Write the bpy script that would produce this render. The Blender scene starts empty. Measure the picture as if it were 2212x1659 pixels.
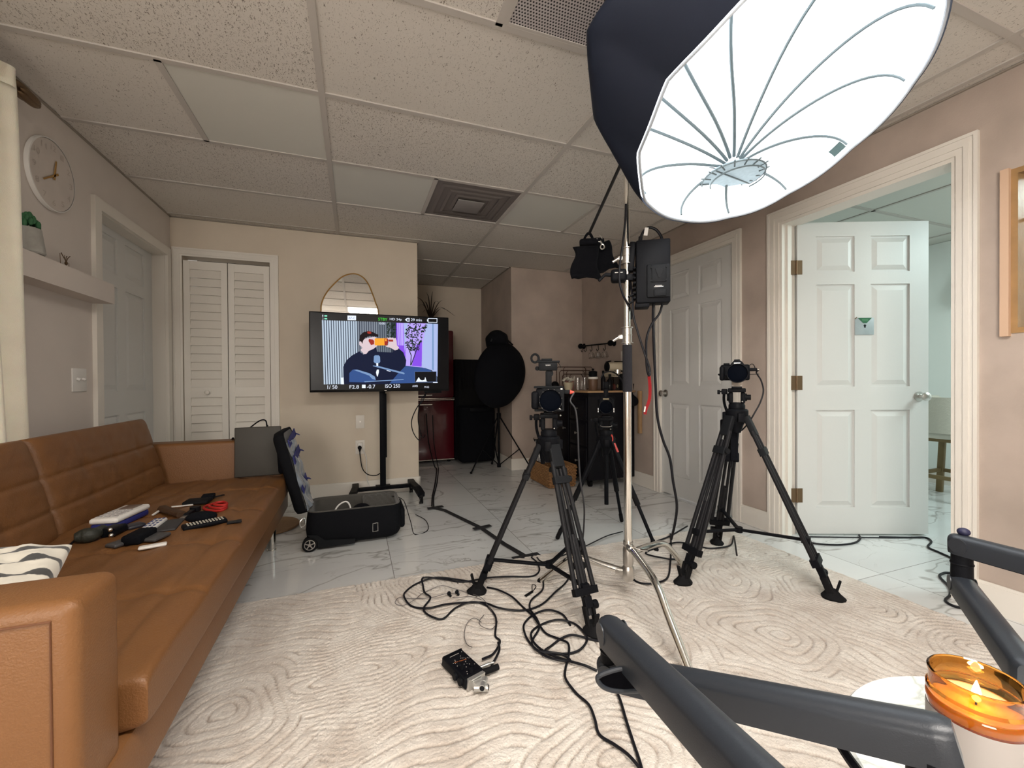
import bpy, bmesh, math, random
import numpy as np
from mathutils import Vector, Matrix
PI = math.pi
sc = bpy.context.scene
COL = sc.collection
# ------------------------------------------------------------------ camera, world, light, exposure
def make_camera():
    f = 915.0
    yaw = math.atan(340 / f); pitch = -math.atan(6.5 / f); roll = 0.006
    cam = bpy.data.cameras.new('camera'); co = bpy.data.objects.new('camera', cam); COL.objects.link(co)
    cam.sensor_fit = 'HORIZONTAL'; cam.sensor_width = 36.0; cam.lens = 36.0 * f / 2212
    cam.clip_start = 0.02; cam.clip_end = 60
    co.location = (0, 0, 1.0)
    fw = Vector((math.sin(yaw) * math.cos(pitch), math.cos(yaw) * math.cos(pitch), math.sin(pitch)))
    r = Vector((math.cos(yaw), -math.sin(yaw), 0)); u = r.cross(fw)
    r2 = r * math.cos(roll) - u * math.sin(roll); u2 = u * math.cos(roll) + r * math.sin(roll)
    co.matrix_world = Matrix(((r2.x, u2.x, -fw.x, 0), (r2.y, u2.y, -fw.y, 0), (r2.z, u2.z, -fw.z, 1.0), (0, 0, 0, 1)))
    sc.camera = co
make_camera()
sc.view_settings.view_transform = 'Standard'; sc.view_settings.look = 'None'
sc.view_settings.gamma = 1; sc.view_settings.use_curve_mapping = False
sc.view_settings.exposure = 0.92
w = bpy.data.worlds.new('world'); sc.world = w; w.use_nodes = True
w.node_tree.nodes['Background'].inputs[0].default_value = (0.9, 0.85, 0.8, 1)
w.node_tree.nodes['Background'].inputs[1].default_value = 0.35

def area(name, loc, target, size, power, col, sy=None, spread=PI):
    l = bpy.data.lights.new(name, 'AREA'); l.energy = power; l.color = col; l.size = size
    if sy: l.shape = 'RECTANGLE'; l.size_y = sy
    l.spread = spread
    o = bpy.data.objects.new(name, l); COL.objects.link(o); o.location = loc
    o.rotation_euler = (Vector(target) - Vector(loc)).to_track_quat('-Z', 'Y').to_euler()
    return o
# daylight from the window in the left wall behind the camera, an added ceiling fill light over the camera,
# the light in the neighbouring room and a second panel added there as fill
area('window_light', (-1.30, -1.9, 1.45), (1.2, 1.2, 1.9), 1.5, 66, (1.0, 0.93, 0.84), 1.1)
area('ceiling_fill_light', (0.483, -0.10, 2.262), (0.483, -0.10, 0), 1.1, 28, (1.0, 0.93, 0.85), 0.5)
area('side_room_fill', (4.3, 0.5, 2.24), (4.3, 0.5, 0), 0.6, 21, (0.84, 1.0, 0.98), 0.6)
area('side_room_light', (3.9, 0.1, 2.15), (3.3, 1.9, 0.9), 0.35, 5, (0.80, 1.0, 0.99), 0.35)

# ------------------------------------------------------------------ materials
MATS = {}
def mat(name, col, rough=0.6, metal=0.0, bump=0.0, bscale=60, var=0.0, vscale=4, spec=0.5, emit=None, es=0, trans=0, alpha=1, coat=0, sheen=0):
    if name in MATS: return MATS[name]
    m = bpy.data.materials.new(name); m.use_nodes = True; nt = m.node_tree; b = nt.nodes['Principled BSDF']
    b.inputs['Base Color'].default_value = (*col, 1); b.inputs['Roughness'].default_value = rough
    b.inputs['Metallic'].default_value = metal; b.inputs['Specular IOR Level'].default_value = spec
    b.inputs['Transmission Weight'].default_value = trans; b.inputs['Alpha'].default_value = alpha
    b.inputs['Coat Weight'].default_value = coat; b.inputs['Sheen Weight'].default_value = sheen
    if emit: b.inputs['Emission Color'].default_value = (*emit, 1); b.inputs['Emission Strength'].default_value = es
    tc = nt.nodes.new('ShaderNodeTexCoord')
    if var:
        n = nt.nodes.new('ShaderNodeTexNoise'); n.inputs['Scale'].default_value = vscale; n.inputs['Detail'].default_value = 6
        r = nt.nodes.new('ShaderNodeValToRGB'); r.color_ramp.elements[0].position = 0.3; r.color_ramp.elements[1].position = 0.7
        r.color_ramp.elements[0].color = (*[c * (1 - var) for c in col], 1); r.color_ramp.elements[1].color = (*[min(1, c * (1 + var)) for c in col], 1)
        nt.links.new(tc.outputs['Object'], n.inputs['Vector']); nt.links.new(n.outputs['Fac'], r.inputs['Fac']); nt.links.new(r.outputs['Color'], b.inputs['Base Color'])
    if bump:
        n = nt.nodes.new('ShaderNodeTexNoise'); n.inputs['Scale'].default_value = bscale; n.inputs['Detail'].default_value = 4
        bp = nt.nodes.new('ShaderNodeBump'); bp.inputs['Strength'].default_value = bump; bp.inputs['Distance'].default_value = 0.01
        nt.links.new(tc.outputs['Object'], n.inputs['Vector']); nt.links.new(n.outputs['Fac'], bp.inputs['Height']); nt.links.new(bp.outputs['Normal'], b.inputs['Normal'])
    MATS[name] = m
    return m
def nodes(m):
    nt = m.node_tree; return nt, nt.nodes['Principled BSDF'], (lambda t: nt.nodes.new('ShaderNode' + t)), nt.links.new

BLK = mat('black_plastic', (0.0065, 0.007, 0.009), 0.45, spec=.06, bump=0.05, bscale=400)
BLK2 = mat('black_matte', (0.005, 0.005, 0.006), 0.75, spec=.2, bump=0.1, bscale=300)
GREYP = mat('dark_grey_plastic', (0.013, 0.014, 0.016), 0.5, spec=.07, bump=0.05, bscale=400)
FAB = mat('black_fabric', (0.004, 0.0045, 0.007), 0.9, bump=0.3, bscale=500, spec=.15)
CARB = mat('carbon_tube', (0.015, 0.015, 0.017), 0.42, 0.0, spec=.12, bump=0.05, bscale=300)
CHR = mat('chrome', (0.85, 0.84, 0.80), 0.16, 1.0, bump=0.01, bscale=40)
STEEL = mat('brushed_steel', (0.6, 0.58, 0.55), 0.3, 1.0, bump=0.03, bscale=200)
BRASS = mat('aged_brass', (0.20, 0.13, 0.075), 0.45, 0.8, bump=0.1, bscale=80)
WHT = mat('white_plastic', (0.75, 0.73, 0.70), 0.4, bump=0.02, bscale=200)
WPAINT = mat('white_trim_paint', (0.74, 0.70, 0.64), 0.45, bump=0.03, bscale=60)
DPAINT = mat('white_door_paint', (0.62, 0.62, 0.605), 0.4, bump=0.03, bscale=90)
WALLC = mat('cream_wall_paint', (0.64, 0.56, 0.46), 0.85, bump=0.06, bscale=220, var=0.03)
WALLL = mat('pale_wall_paint', (0.66, 0.60, 0.55), 0.85, bump=0.06, bscale=220, var=0.03)
LIMEW = mat('taupe_limewash_wall', (0.43, 0.355, 0.305), 0.9, bump=0.06, bscale=120, var=0.13, vscale=3.2)
COOLW = mat('cool_white_wall_paint', (0.80, 0.83, 0.80), 0.85, bump=0.04, bscale=200)
RUBR = mat('black_rubber', (0.005, 0.005, 0.006), 0.8, spec=.2, bump=0.1, bscale=150)
CABLE = mat('black_cable_rubber', (0.005, 0.005, 0.008), 0.5, spec=.25, bump=0.02, bscale=100)
RED = mat('red_nylon', (0.26, 0.004, 0.008), 0.6, bump=0.1, bscale=300)
GLASS = mat('clear_glass', (1, 1, 1), 0.05, trans=1.0, bump=0.01, bscale=30)
DGLASS = mat('dark_lens_glass', (0.001, 0.002, 0.005), 0.5, spec=0.02, bump=0.0)
DSCR = mat('dark_screen_glass', (0.004, 0.004, 0.006), 0.30, spec=0.18, bump=0.0)

# ------------------------------------------------------------------ mesh builder
ORG = {}
def catmull(pts, n=6, closed=False):
    pts = [Vector(p) for p in pts]; L = len(pts); out = []
    if L < 3 and not closed: return pts
    rng = range(L) if closed else range(L - 1)
    for i in rng:
        p0 = pts[(i - 1) % L] if closed or i > 0 else pts[0] * 2 - pts[1]
        p1 = pts[i]; p2 = pts[(i + 1) % L]
        p3 = pts[(i + 2) % L] if closed or i + 2 < L else pts[-1] * 2 - pts[-2]
        for k in range(n):
            t = k / n
            out.append(0.5 * ((2 * p1) + (-p0 + p2) * t + (2 * p0 - 5 * p1 + 4 * p2 - p3) * t * t + (-p0 + 3 * p1 - 3 * p2 + p3) * t ** 3))
    if not closed: out.append(pts[-1])
    return out
def frame(o, away=None, ang=None, tilt=0):
    """local -Y faces the camera side, X to its right, Z up"""
    if ang is None: ang = math.atan2(-away[0], away[1])
    return Matrix.Translation(Vector(o)) @ Matrix.Rotation(ang, 4, 'Z') @ Matrix.Rotation(tilt, 4, 'X')
def facing(o):
    return frame(o, away=(o[0], o[1]))
class M:
    def __init__(s, T=None): s.bm = bmesh.new(); s.T = T or Matrix.Identity(4); s.mi = 0
    def v(s, p): return s.bm.verts.new(s.T @ Vector(p))
    def f(s, vs):
        try: fc = s.bm.faces.new(vs)
        except ValueError: return None
        fc.material_index = s.mi; return fc
    def box(s, c, sz, rz=0, bev=0, rx=0, ry=0, seg=2):
        b = bmesh.new(); bmesh.ops.create_cube(b, size=1)
        bmesh.ops.scale(b, vec=sz, verts=b.verts)
        if bev: bmesh.ops.bevel(b, geom=b.edges[:], offset=min(bev, min(sz) * 0.49), segments=seg, profile=0.5, affect='EDGES', clamp_overlap=True)
        R = Matrix.Translation(Vector(c)) @ Matrix.Rotation(rz, 4, 'Z') @ Matrix.Rotation(ry, 4, 'Y') @ Matrix.Rotation(rx, 4, 'X')
        s.merge(b, s.T @ R); return s
    def bb(s, x0, x1, y0, y1, z0, z1, bev=0):
        return s.box(((x0 + x1) / 2, (y0 + y1) / 2, (z0 + z1) / 2), (abs(x1 - x0), abs(y1 - y0), abs(z1 - z0)), bev=bev)
    def merge(s, b, T):
        mp = {}
        for v in b.verts: mp[v] = s.bm.verts.new(T @ v.co)
        for fc in b.faces:
            try: nf = s.bm.faces.new([mp[v] for v in fc.verts]); nf.material_index = s.mi
            except ValueError: pass
        b.free()
    def rings(s, rs, caps=True, closed=False):
        L = len(rs); n = len(rs[0]); idx = range(L) if closed else range(L - 1)
        for i in idx:
            a = rs[i]; b = rs[(i + 1) % L]
            for k in range(n): s.f([a[k], a[(k + 1) % n], b[(k + 1) % n], b[k]])
        if caps and not closed:
            s.f(rs[0][::-1]); s.f(rs[-1])
    def tube(s, pts, r, n=8, sm=6, closed=False):
        P = catmull(pts, sm, closed) if sm else [Vector(p) for p in pts]
        L = len(P); rs = []; nrm = None
        for i, p in enumerate(P):
            if closed: d = P[(i + 1) % L] - P[i - 1]
            else: d = (P[min(i + 1, L - 1)] - P[max(i - 1, 0)])
            if d.length < 1e-9: d = Vector((0, 0, 1))
            d.normalize()
            if nrm is None:
                nrm = d.orthogonal().normalized()
            nrm = (nrm - d * nrm.dot(d))
            nrm = nrm.normalized() if nrm.length > 1e-6 else d.orthogonal().normalized()
            bn = d.cross(nrm); rr = r(i / max(1, L - 1)) if callable(r) else r
            rs.append([s.v(p + nrm * (rr * math.cos(2 * PI * k / n)) + bn * (rr * math.sin(2 * PI * k / n))) for k in range(n)])
        s.rings(rs, closed=closed); return s
    def cyl(s, p0, p1, r0, r1=None, n=24):
        p0 = Vector(p0); p1 = Vector(p1); d = (p1 - p0).normalized(); a = d.orthogonal().normalized(); b = d.cross(a)
        if r1 is None: r1 = r0
        rs = [[s.v(p + a * (r * math.cos(2 * PI * k / n)) + b * (r * math.sin(2 * PI * k / n))) for k in range(n)] for p, r in ((p0, r0), (p1, r1))]
        s.rings(rs); return s
    def lathe(s, prof, o=(0, 0, 0), axis=(0, 0, 1), n=32, caps=True, sc2=(1, 1)):
        d = Vector(axis).normalized(); a = d.orthogonal().normalized() if abs(d.z) < 0.99 else Vector((1, 0, 0)); b = d.cross(a); o = Vector(o)
        rs = [[s.v(o + d * h + a * (max(r, 1e-5) * sc2[0] * math.cos(2 * PI * k / n)) + b * (max(r, 1e-5) * sc2[1] * math.sin(2 * PI * k / n))) for k in range(n)] for r, h in prof]
        s.rings(rs, caps=caps); return s
    def sph(s, c, r, n=16):
        if not hasattr(r, '__len__'): r = (r, r, r)
        b = bmesh.new(); bmesh.ops.create_uvsphere(b, u_segments=n * 2, v_segments=n, radius=1)
        s.merge(b, s.T @ Matrix.Translation(Vector(c)) @ Matrix.Diagonal((*r, 1))); return s
    def bar(s, p0, p1, w_, h, up=(0, 0, 1), r=0.0, seg=4):
        p0 = Vector(p0); p1 = Vector(p1); d = (p1 - p0).normalized(); x = d.cross(Vector(up)).normalized(); z = x.cross(d)
        r = min(r, w_ / 2 - 1e-5, h / 2 - 1e-5); pr = []
        if r <= 0: pr = [(-w_ / 2, -h / 2), (w_ / 2, -h / 2), (w_ / 2, h / 2), (-w_ / 2, h / 2)]
        else:
            for cx, cz, a0 in ((w_ / 2 - r, -h / 2 + r, -PI / 2), (w_ / 2 - r, h / 2 - r, 0), (-w_ / 2 + r, h / 2 - r, PI / 2), (-w_ / 2 + r, -h / 2 + r, PI)):
                for k in range(seg + 1): a = a0 + PI / 2 * k / seg; pr.append((cx + r * math.cos(a), cz + r * math.sin(a)))
        rs = [[s.v(p + x * a + z * b) for a, b in pr] for p in (p0, p1)]
        s.rings(rs); return s
    def ext(s, pts, vec):
        vec = Vector(vec); A = [s.v(p) for p in pts]; B = [s.v(Vector(p) + vec) for p in pts]
        s.f(A[::-1]); s.f(B); n = len(A)
        for k in range(n): s.f([A[k], A[(k + 1) % n], B[(k + 1) % n], B[k]])
        return s
    def poly(s, pts): s.f([s.v(p) for p in pts]); return s
    def grid(s, fn, nu, nv, cu=False, cv=False):
        G = [[s.v(fn(i / (nu if cu else nu - 1), j / (nv if cv else nv - 1))) for j in range(nv)] for i in range(nu)]
        for i in range(nu if cu else nu - 1):
            for j in range(nv if cv else nv - 1):
                s.f([G[i][j], G[(i + 1) % nu][j], G[(i + 1) % nu][(j + 1) % nv], G[i][(j + 1) % nv]])
        return s
    def build(s, name, mats, parent=None, loc=None, smooth=True, ang=35, label=None):
        bmesh.ops.recalc_face_normals(s.bm, faces=s.bm.faces[:])
        if parent is not None: o0 = ORG[parent.name]
        elif loc is not None: o0 = Vector(loc)
        else:
            xs = [v.co.x for v in s.bm.verts]; ys = [v.co.y for v in s.bm.verts]; zs = [v.co.z for v in s.bm.verts]
            o0 = Vector(((min(xs) + max(xs)) / 2, (min(ys) + max(ys)) / 2, min(zs)))
        bmesh.ops.translate(s.bm, vec=-o0, verts=s.bm.verts)
        me = bpy.data.meshes.new(name); s.bm.to_mesh(me); s.bm.free()
        if not isinstance(mats, (list, tuple)): mats = [mats]
        for m in mats: me.materials.append(m)
        if smooth:
            me.polygons.foreach_set('use_smooth', [True] * len(me.polygons)); me.set_sharp_from_angle(angle=math.radians(ang))
        o = bpy.data.objects.new(name, me); COL.objects.link(o); ORG[o.name] = o0
        if parent is not None: o.parent = parent
        else: o.location = o0
        if label: o['label'] = label
        return o
def tag(o, label, cat, group=None, kind=None):
    o['label'] = label; o['category'] = cat
    if group: o['group'] = group
    if kind: o['kind'] = kind
    return o
def struct(o, label=None): o['kind'] = 'structure'; return o
def thing(name, label, cat, loc, group=None):
    o = bpy.data.objects.new(name, None); COL.objects.link(o); o.location = loc; o.empty_display_size = 0.05
    ORG[o.name] = Vector(loc); return tag(o, label, cat, group)
def text_into(m, body, p0, p1, z0, z1, plane='y', depth=0.0004, mi=0):
    """put flat lettering into builder m: p0,p1 = left/right in plane coords, on y=const (plane=('y',y)) or a 4x4 matrix"""
    cu = bpy.data.curves.new('lettering', 'FONT'); cu.body = body; cu.size = 1; cu.resolution_u = 3
    ob = bpy.data.objects.new('lettering', cu); COL.objects.link(ob)
    dg = bpy.context.evaluated_depsgraph_get(); me = bpy.data.meshes.new_from_object(ob.evaluated_get(dg))
    xs = [v.co.x for v in me.vertices]; ys = [v.co.y for v in me.vertices]
    x0, x1, y0, y1 = min(xs), max(xs), min(ys), max(ys)
    T = plane
    om = m.mi; m.mi = mi; vs = []
    for v in me.vertices:
        u = p0 + (v.co.x - x0) / (x1 - x0) * (p1 - p0); h = z0 + (v.co.y - y0) / (y1 - y0) * (z1 - z0)
        vs.append(m.bm.verts.new(T @ Vector((u, 0, h))))
    for p in me.polygons:
        try: fc = m.bm.faces.new([vs[i] for i in p.vertices]); fc.material_index = m.mi
        except ValueError: pass
    m.mi = om
    bpy.data.objects.remove(ob); bpy.data.curves.remove(cu); bpy.data.meshes.remove(me)

# ================================================================== ROOM SHELL
XL, XR, YB, HC = -1.32, 2.55, 3.97, 2.28
YP, YN, XN0, XN1 = 4.45, 5.65, 0.55, 1.65
YF = -3.6
def floor_mat():
    m = mat('marble_tile', (0.66, 0.67, 0.66), 0.12, spec=0.5); nt, b, N, lk = nodes(m)
    tc = N('TexCoord'); mp = N('Mapping'); lk(tc.outputs['Object'], mp.inputs['Vector'])
    br = N('TexBrick'); br.offset = 0.0; br.inputs['Scale'].default_value = 1; br.inputs['Mortar Size'].default_value = 0.0022
    br.inputs['Brick Width'].default_value = 0.78; br.inputs['Row Height'].default_value = 1.56
    br.inputs['Color1'].default_value = (0, 0, 0, 1); br.inputs['Color2'].default_value = (1, 1, 1, 1); br.inputs['Mortar'].default_value = (0.5, 0.5, 0.5, 1)
    mp.inputs['Location'].default_value = (-0.183 + 0.78 * 5, -1.37 + 1.56 * 4, 0)
    lk(mp.outputs['Vector'], br.inputs['Vector'])
    # veins: per-tile shifted warped noise, thin ridge lines
    sh = N('VectorMath'); sh.operation = 'SCALE'; sh.inputs['Scale'].default_value = 7.0; lk(br.outputs['Color'], sh.inputs[0])
    ad = N('VectorMath'); ad.operation = 'ADD'; lk(mp.outputs['Vector'], ad.inputs[0]); lk(sh.outputs[0], ad.inputs[1])
    rot = N('Mapping'); rot.inputs['Rotation'].default_value = (0, 0, 0.75); rot.inputs['Scale'].default_value = (0.55, 1.5, 1); lk(ad.outputs[0], rot.inputs['Vector'])
    def vein(scale, width, detail, dist):
        n = N('TexNoise'); n.inputs['Scale'].default_value = scale; n.inputs['Detail'].default_value = detail; n.inputs['Distortion'].default_value = dist
        n.inputs['Roughness'].default_value = 0.55
        lk(rot.outputs[0], n.inputs['Vector'])
        s = N('Math'); s.operation = 'SUBTRACT'; s.inputs[1].default_value = 0.5; lk(n.outputs['Fac'], s.inputs[0])
        a = N('Math'); a.operation = 'ABSOLUTE'; lk(s.outputs[0], a.inputs[0])
        r = N('ValToRGB'); r.color_ramp.elements[0].position = 0; r.color_ramp.elements[0].color = (1, 1, 1, 1); r.color_ramp.elements[1].position = width; r.color_ramp.elements[1].color = (0, 0, 0, 1)
        lk(a.outputs[0], r.inputs['Fac']); return r
    v1 = vein(1.15, 0.011, 4, 0.7); v2 = vein(2.6, 0.012, 6, 1.2)
    msk = N('TexNoise'); msk.inputs['Scale'].default_value = 1.7; lk(ad.outputs[0], msk.inputs['Vector'])
    mr = N('ValToRGB'); mr.color_ramp.elements[0].position = 0.42; mr.color_ramp.elements[1].position = 0.62; lk(msk.outputs['Fac'], mr.inputs['Fac'])
    m2 = N('Math'); m2.operation = 'MULTIPLY'; lk(v2.outputs['Color'], m2.inputs[0]); lk(mr.outputs['Color'], m2.inputs[1])
    m1 = N('Math'); m1.operation = 'MULTIPLY'; lk(v1.outputs['Color'], m1.inputs[0]); m1.inputs[1].default_value = 0.75
    mx = N('Math'); mx.operation = 'MAXIMUM'; lk(m1.outputs[0], mx.inputs[0]); lk(m2.outputs[0], mx.inputs[1])
    cl = N('TexNoise'); cl.inputs['Scale'].default_value = 1.3; cl.inputs['Detail'].default_value = 5; lk(rot.outputs[0], cl.inputs['Vector'])
    cr = N('ValToRGB'); cr.color_ramp.elements[0].position = 0.3; cr.color_ramp.elements[0].color = (0.60, 0.61, 0.61, 1); cr.color_ramp.elements[1].position = 0.65; cr.color_ramp.elements[1].color = (0.70, 0.71, 0.705, 1); lk(cl.outputs['Fac'], cr.inputs['Fac'])
    mix = N('MixRGB'); mix.inputs['Color2'].default_value = (0.20, 0.18, 0.16, 1); lk(cr.outputs['Color'], mix.inputs['Color1'])
    mf = N('Math'); mf.operation = 'MULTIPLY'; mf.inputs[1].default_value = 0.8; lk(mx.outputs[0], mf.inputs[0]); lk(mf.outputs[0], mix.inputs['Fac'])
    g = N('MixRGB'); g.inputs['Color2'].default_value = (0.30, 0.29, 0.28, 1); lk(mix.outputs['Color'], g.inputs['Color1']); lk(br.outputs['Fac'], g.inputs['Fac'])
    lk(g.outputs['Color'], b.inputs['Base Color'])
    return m
FLOORM = floor_mat()
m = M(); m.bb(XL - 0.12, 6.0, YF, YN + 0.1, -0.06, 0.0); struct(m.build('floor', FLOORM, loc=(0, 0, 0), smooth=False))

def ceiling_mat(name, fleck):
    m = mat(name, (0.66, 0.62, 0.57), 0.95, spec=0.2); nt, b, N, lk = nodes(m)
    tc = N('TexCoord'); mp = N('Mapping'); mp.inputs['Scale'].default_value = (1.0, 0.45, 1); mp.inputs['Rotation'].default_value = (0, 0, 0.5)
    lk(tc.outputs['Object'], mp.inputs['Vector'])
    n = N('TexNoise'); n.inputs['Scale'].default_value = 185; n.inputs['Detail'].default_value = 2; n.inputs['Distortion'].default_value = 1.5; lk(mp.outputs[0], n.inputs['Vector'])
    r = N('ValToRGB'); r.color_ramp.elements[0].position = fleck; r.color_ramp.elements[0].color = (0, 0, 0, 1); r.color_ramp.elements[1].position = fleck + 0.03; r.color_ramp.elements[1].color = (1, 1, 1, 1); lk(n.outputs['Fac'], r.inputs['Fac'])
    mx = N('MixRGB'); mx.inputs['Color1'].default_value = (0.25, 0.22, 0.19, 1); mx.inputs['Color2'].default_value = (0.66, 0.62, 0.57, 1); lk(r.outputs['Color'], mx.inputs['Fac']); lk(mx.outputs[0], b.inputs['Base Color'])
    n2 = N('TexNoise'); n2.inputs['Scale'].default_value = 260; lk(tc.outputs['Object'], n2.inputs['Vector'])
    ad = N('Math'); ad.operation = 'MULTIPLY_ADD'; ad.inputs[1].default_value = 0.25; lk(n2.outputs['Fac'], ad.inputs[0]); lk(r.outputs['Color'], ad.inputs[2])
    bp = N('Bump'); bp.inputs['Strength'].default_value = 0.5; bp.inputs['Distance'].default_value = 0.003; lk(ad.outputs[0], bp.inputs['Height']); lk(bp.outputs[0], b.inputs['Normal'])
    return m
C1 = ceiling_mat('fissured_ceiling_tile', 0.362); C2 = ceiling_mat('pinhole_ceiling_tile', 0.325)
CSM = mat('smooth_ceiling_panel', (0.62, 0.61, 0.56), 0.8, bump=0.03, bscale=100)
m = M()
xs = [-2.567 + 1.22 * i for i in range(0, 8)]; ys = [0.23 + 0.61 * k for k in range(-7, 10)]
random.seed(3)
for i in range(len(xs) - 1):
    for k in range(len(ys) - 1):
        x0, x1, y0, y1 = xs[i], xs[i + 1], ys[k], ys[k + 1]
        x0c, x1c = max(x0, XL), min(x1, XR + 0.2); y1c = min(y1, YN)
        if x1c <= x0c or y0 > YN: continue
        cx = (x0 + x1) / 2; cy = (y0 + y1) / 2
        if abs(cx - 0.483) < .1 and 2.68 < cy < 3.2: parts = [(x0c, 0.50, 2)]            # vent fills the other half
        elif abs(cx - 0.483) < .1 and 0.85 < cy < 1.4: parts = [(x0c, 0.50, 0)]
        elif abs(cx - 0.483) < .1 and 1.45 < cy < 2.0: parts = [(x0c, x1c, 1)]
        elif abs(cx + 0.737) < .1 and 2.1 < cy < 2.6: parts = [(x0c, -0.72, 1), (-0.72, x1c, 2)]
        elif cx > 1.1 and 2.68 < cy < 3.2: parts = [(x0c, 1.68, 2), (1.68, x1c, 1)]
        else: parts = [(x0c, x1c, 1 if random.random() < .45 else 0)]
        for a, b_, mi in parts:
            m.mi = mi; m.box(((a + b_) / 2, (y0 + y1c) / 2, HC + 0.006 + random.random() * .002), (b_ - a - 0.004, y1c - y0 - 0.004, 0.012))
struct(m.build('ceiling', [C1, C2, CSM], loc=(0, 0, HC), smooth=False))
TB = mat('ceiling_bar_paint', (0.50, 0.465, 0.43), 0.7, spec=.2, bump=0.02, bscale=50)
m = M(); e = 0.013
for x in xs:
    if XL < x < XR: m.bb(x - e, x + e, YF, YN, HC - 0.005, HC + 0.004)
for y in ys:
    if y < YN: m.bb(XL, XR, y - e, y + e, HC - 0.0045, HC + 0.004)
for x, y0, y1 in ((0.495, 2.67, 3.28), (0.495, 0.84, 1.45), (-0.722, 2.06, 2.67), (1.68, 2.67, 3.28)): m.bb(x - e, x + e, y0, y1, HC - 0.0045, HC + 0.004)
struct(m.build('trim_1', TB, loc=(0, 0, HC), smooth=False))
m = M()   # dark wall angle running round the room under the tiles
DK = mat('dark_wall_angle', (0.30, 0.26, 0.22), 0.8, bump=0.02)
for a in ((XL, XL + .012, YF, YB), (XR - .012, XR, YF, YP)): m.bb(a[0], a[1], a[2], a[3], HC - .006, HC)
for a in ((XL, XN0, YB - .012, YB), (XN1, XR, YP - .012, YP), (XN0, XN1, YN - .012, YN)): m.bb(a[0], a[1], a[2], a[3], HC - .006, HC)
m.bb(XN0, XN0 + .012, YB, YN, HC - .006, HC); m.bb(XN1 - .012, XN1, YP, YN, HC - .006, HC)
struct(m.build('trim_2', DK, loc=(0, 0, HC), smooth=False))
# ceiling shell above
m = M(); m.bb(XL - .12, 6.0, YF, YN + .1, HC + .22, HC + .3); struct(m.build('ceiling_deck', BLK2, loc=(0, 0, HC + .3), smooth=False))

# ---- walls (with openings)
D1 = (2.985, 3.865, 1.955)      # door 1 in the left wall: y0,y1,top
W1 = (-2.3, 1.9, 0.85, 2.05)   # window in the left wall behind the curtain
m = M(); t = 0.12
m.bb(XL - t, XL, YF, W1[0], 0, HC); m.bb(XL - t, XL, W1[1], D1[0], 0, HC); m.bb(XL - t, XL, D1[1], YB + .12, 0, HC)
m.bb(XL - t, XL, D1[0], D1[1], D1[2], HC); m.bb(XL - t, XL, W1[0], W1[1], 0, W1[2]); m.bb(XL - t, XL, W1[0], W1[1], W1[3], HC)
struct(m.build('wall_left', WALLL, loc=(XL, 0, 0), smooth=False))
C0 = (-1.245, -0.646, 1.985)    # closet opening in the back wall
m = M(); m.bb(XL, C0[0], YB, YB + .12, 0, HC); m.bb(C0[1], XN0, YB, YB + .12, 0, HC); m.bb(C0[0], C0[1], YB, YB + .12, C0[2], HC)
m.bb(XN0 - .12, XN0, YB + .12, YN, 0, HC)
struct(m.build('wall_back', WALLC, loc=(-.4, YB, 0), smooth=False))
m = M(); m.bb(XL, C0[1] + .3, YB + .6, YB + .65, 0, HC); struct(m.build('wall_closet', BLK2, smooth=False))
m = M(); m.bb(XN0 - .12, XN1 + .12, YN, YN + .1, 0, HC); struct(m.build('wall_nook', WALLC, smooth=False))
m = M(); m.bb(XN1, XN1 + .12, YP + .12, YN, 0, HC); m.bb(XN1, XR, YP, YP + .12, 0, HC); struct(m.build('wall_pillar', LIMEW, smooth=False))
DB = (2.30, 3.075, 1.985)       # closed door in the right wall
DA = (1.095, 1.945, 2.0)        # open doorway
WI = (-0.9, 0.925, 1.185, 1.86) # pass-through window
m = M()
for y0, y1, z0, z1 in ((DB[1], YP, 0, HC), (DB[0], DB[1], DB[2], HC), (DA[1], DB[0], 0, HC), (DA[0], DA[1], DA[2], HC), (WI[1], DA[0], 0, HC),
                       (WI[0], WI[1], 0, WI[2]), (WI[0], WI[1], WI[3], HC), (YF, WI[0], 0, HC)): m.bb(XR, XR + .115, y0, y1, z0, z1)
struct(m.build('wall_right', LIMEW, loc=(XR, 1, 0), smooth=False))
m = M(); m.bb(XL - .12, XR + .1, YF - .1, YF, 0, HC); struct(m.build('wall_front', WALLL, smooth=False))
# neighbouring room
m = M(); m.bb(5.2, 5.3, -2.2, 3.4, 0, HC); struct(m.build('wall_side_room_far', COOLW, smooth=False))
m = M(); m.bb(XR + .115, 5.3, 2.6, 2.7, 0, HC); struct(m.build('wall_side_room_back', COOLW, smooth=False))
m = M(); m.bb(XR + .115, 5.3, -2.3, -2.2, 0, HC); struct(m.build('wall_side_room_front', COOLW, smooth=False))
m = M(); m.mi = 0
for i in range(4):
    for k in range(8):
        m.box((3.1 + 1.22 * i, -1.9 + .61 * k, HC + .008), (1.2, .592, .012))
m.mi = 1
for i in range(4): m.bb(2.49 + 1.22 * i - e, 2.49 + 1.22 * i + e, -2.2, 2.6, HC - .004, HC + .003)
for k in range(9): m.bb(XR + .12, 5.2, -2.2 + .61 * k - e, -2.2 + .61 * k + e, HC - .004, HC + .003)
struct(m.build('ceiling_side_room', [CSM, TB], loc=(4, 0, HC), smooth=False))

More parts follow.
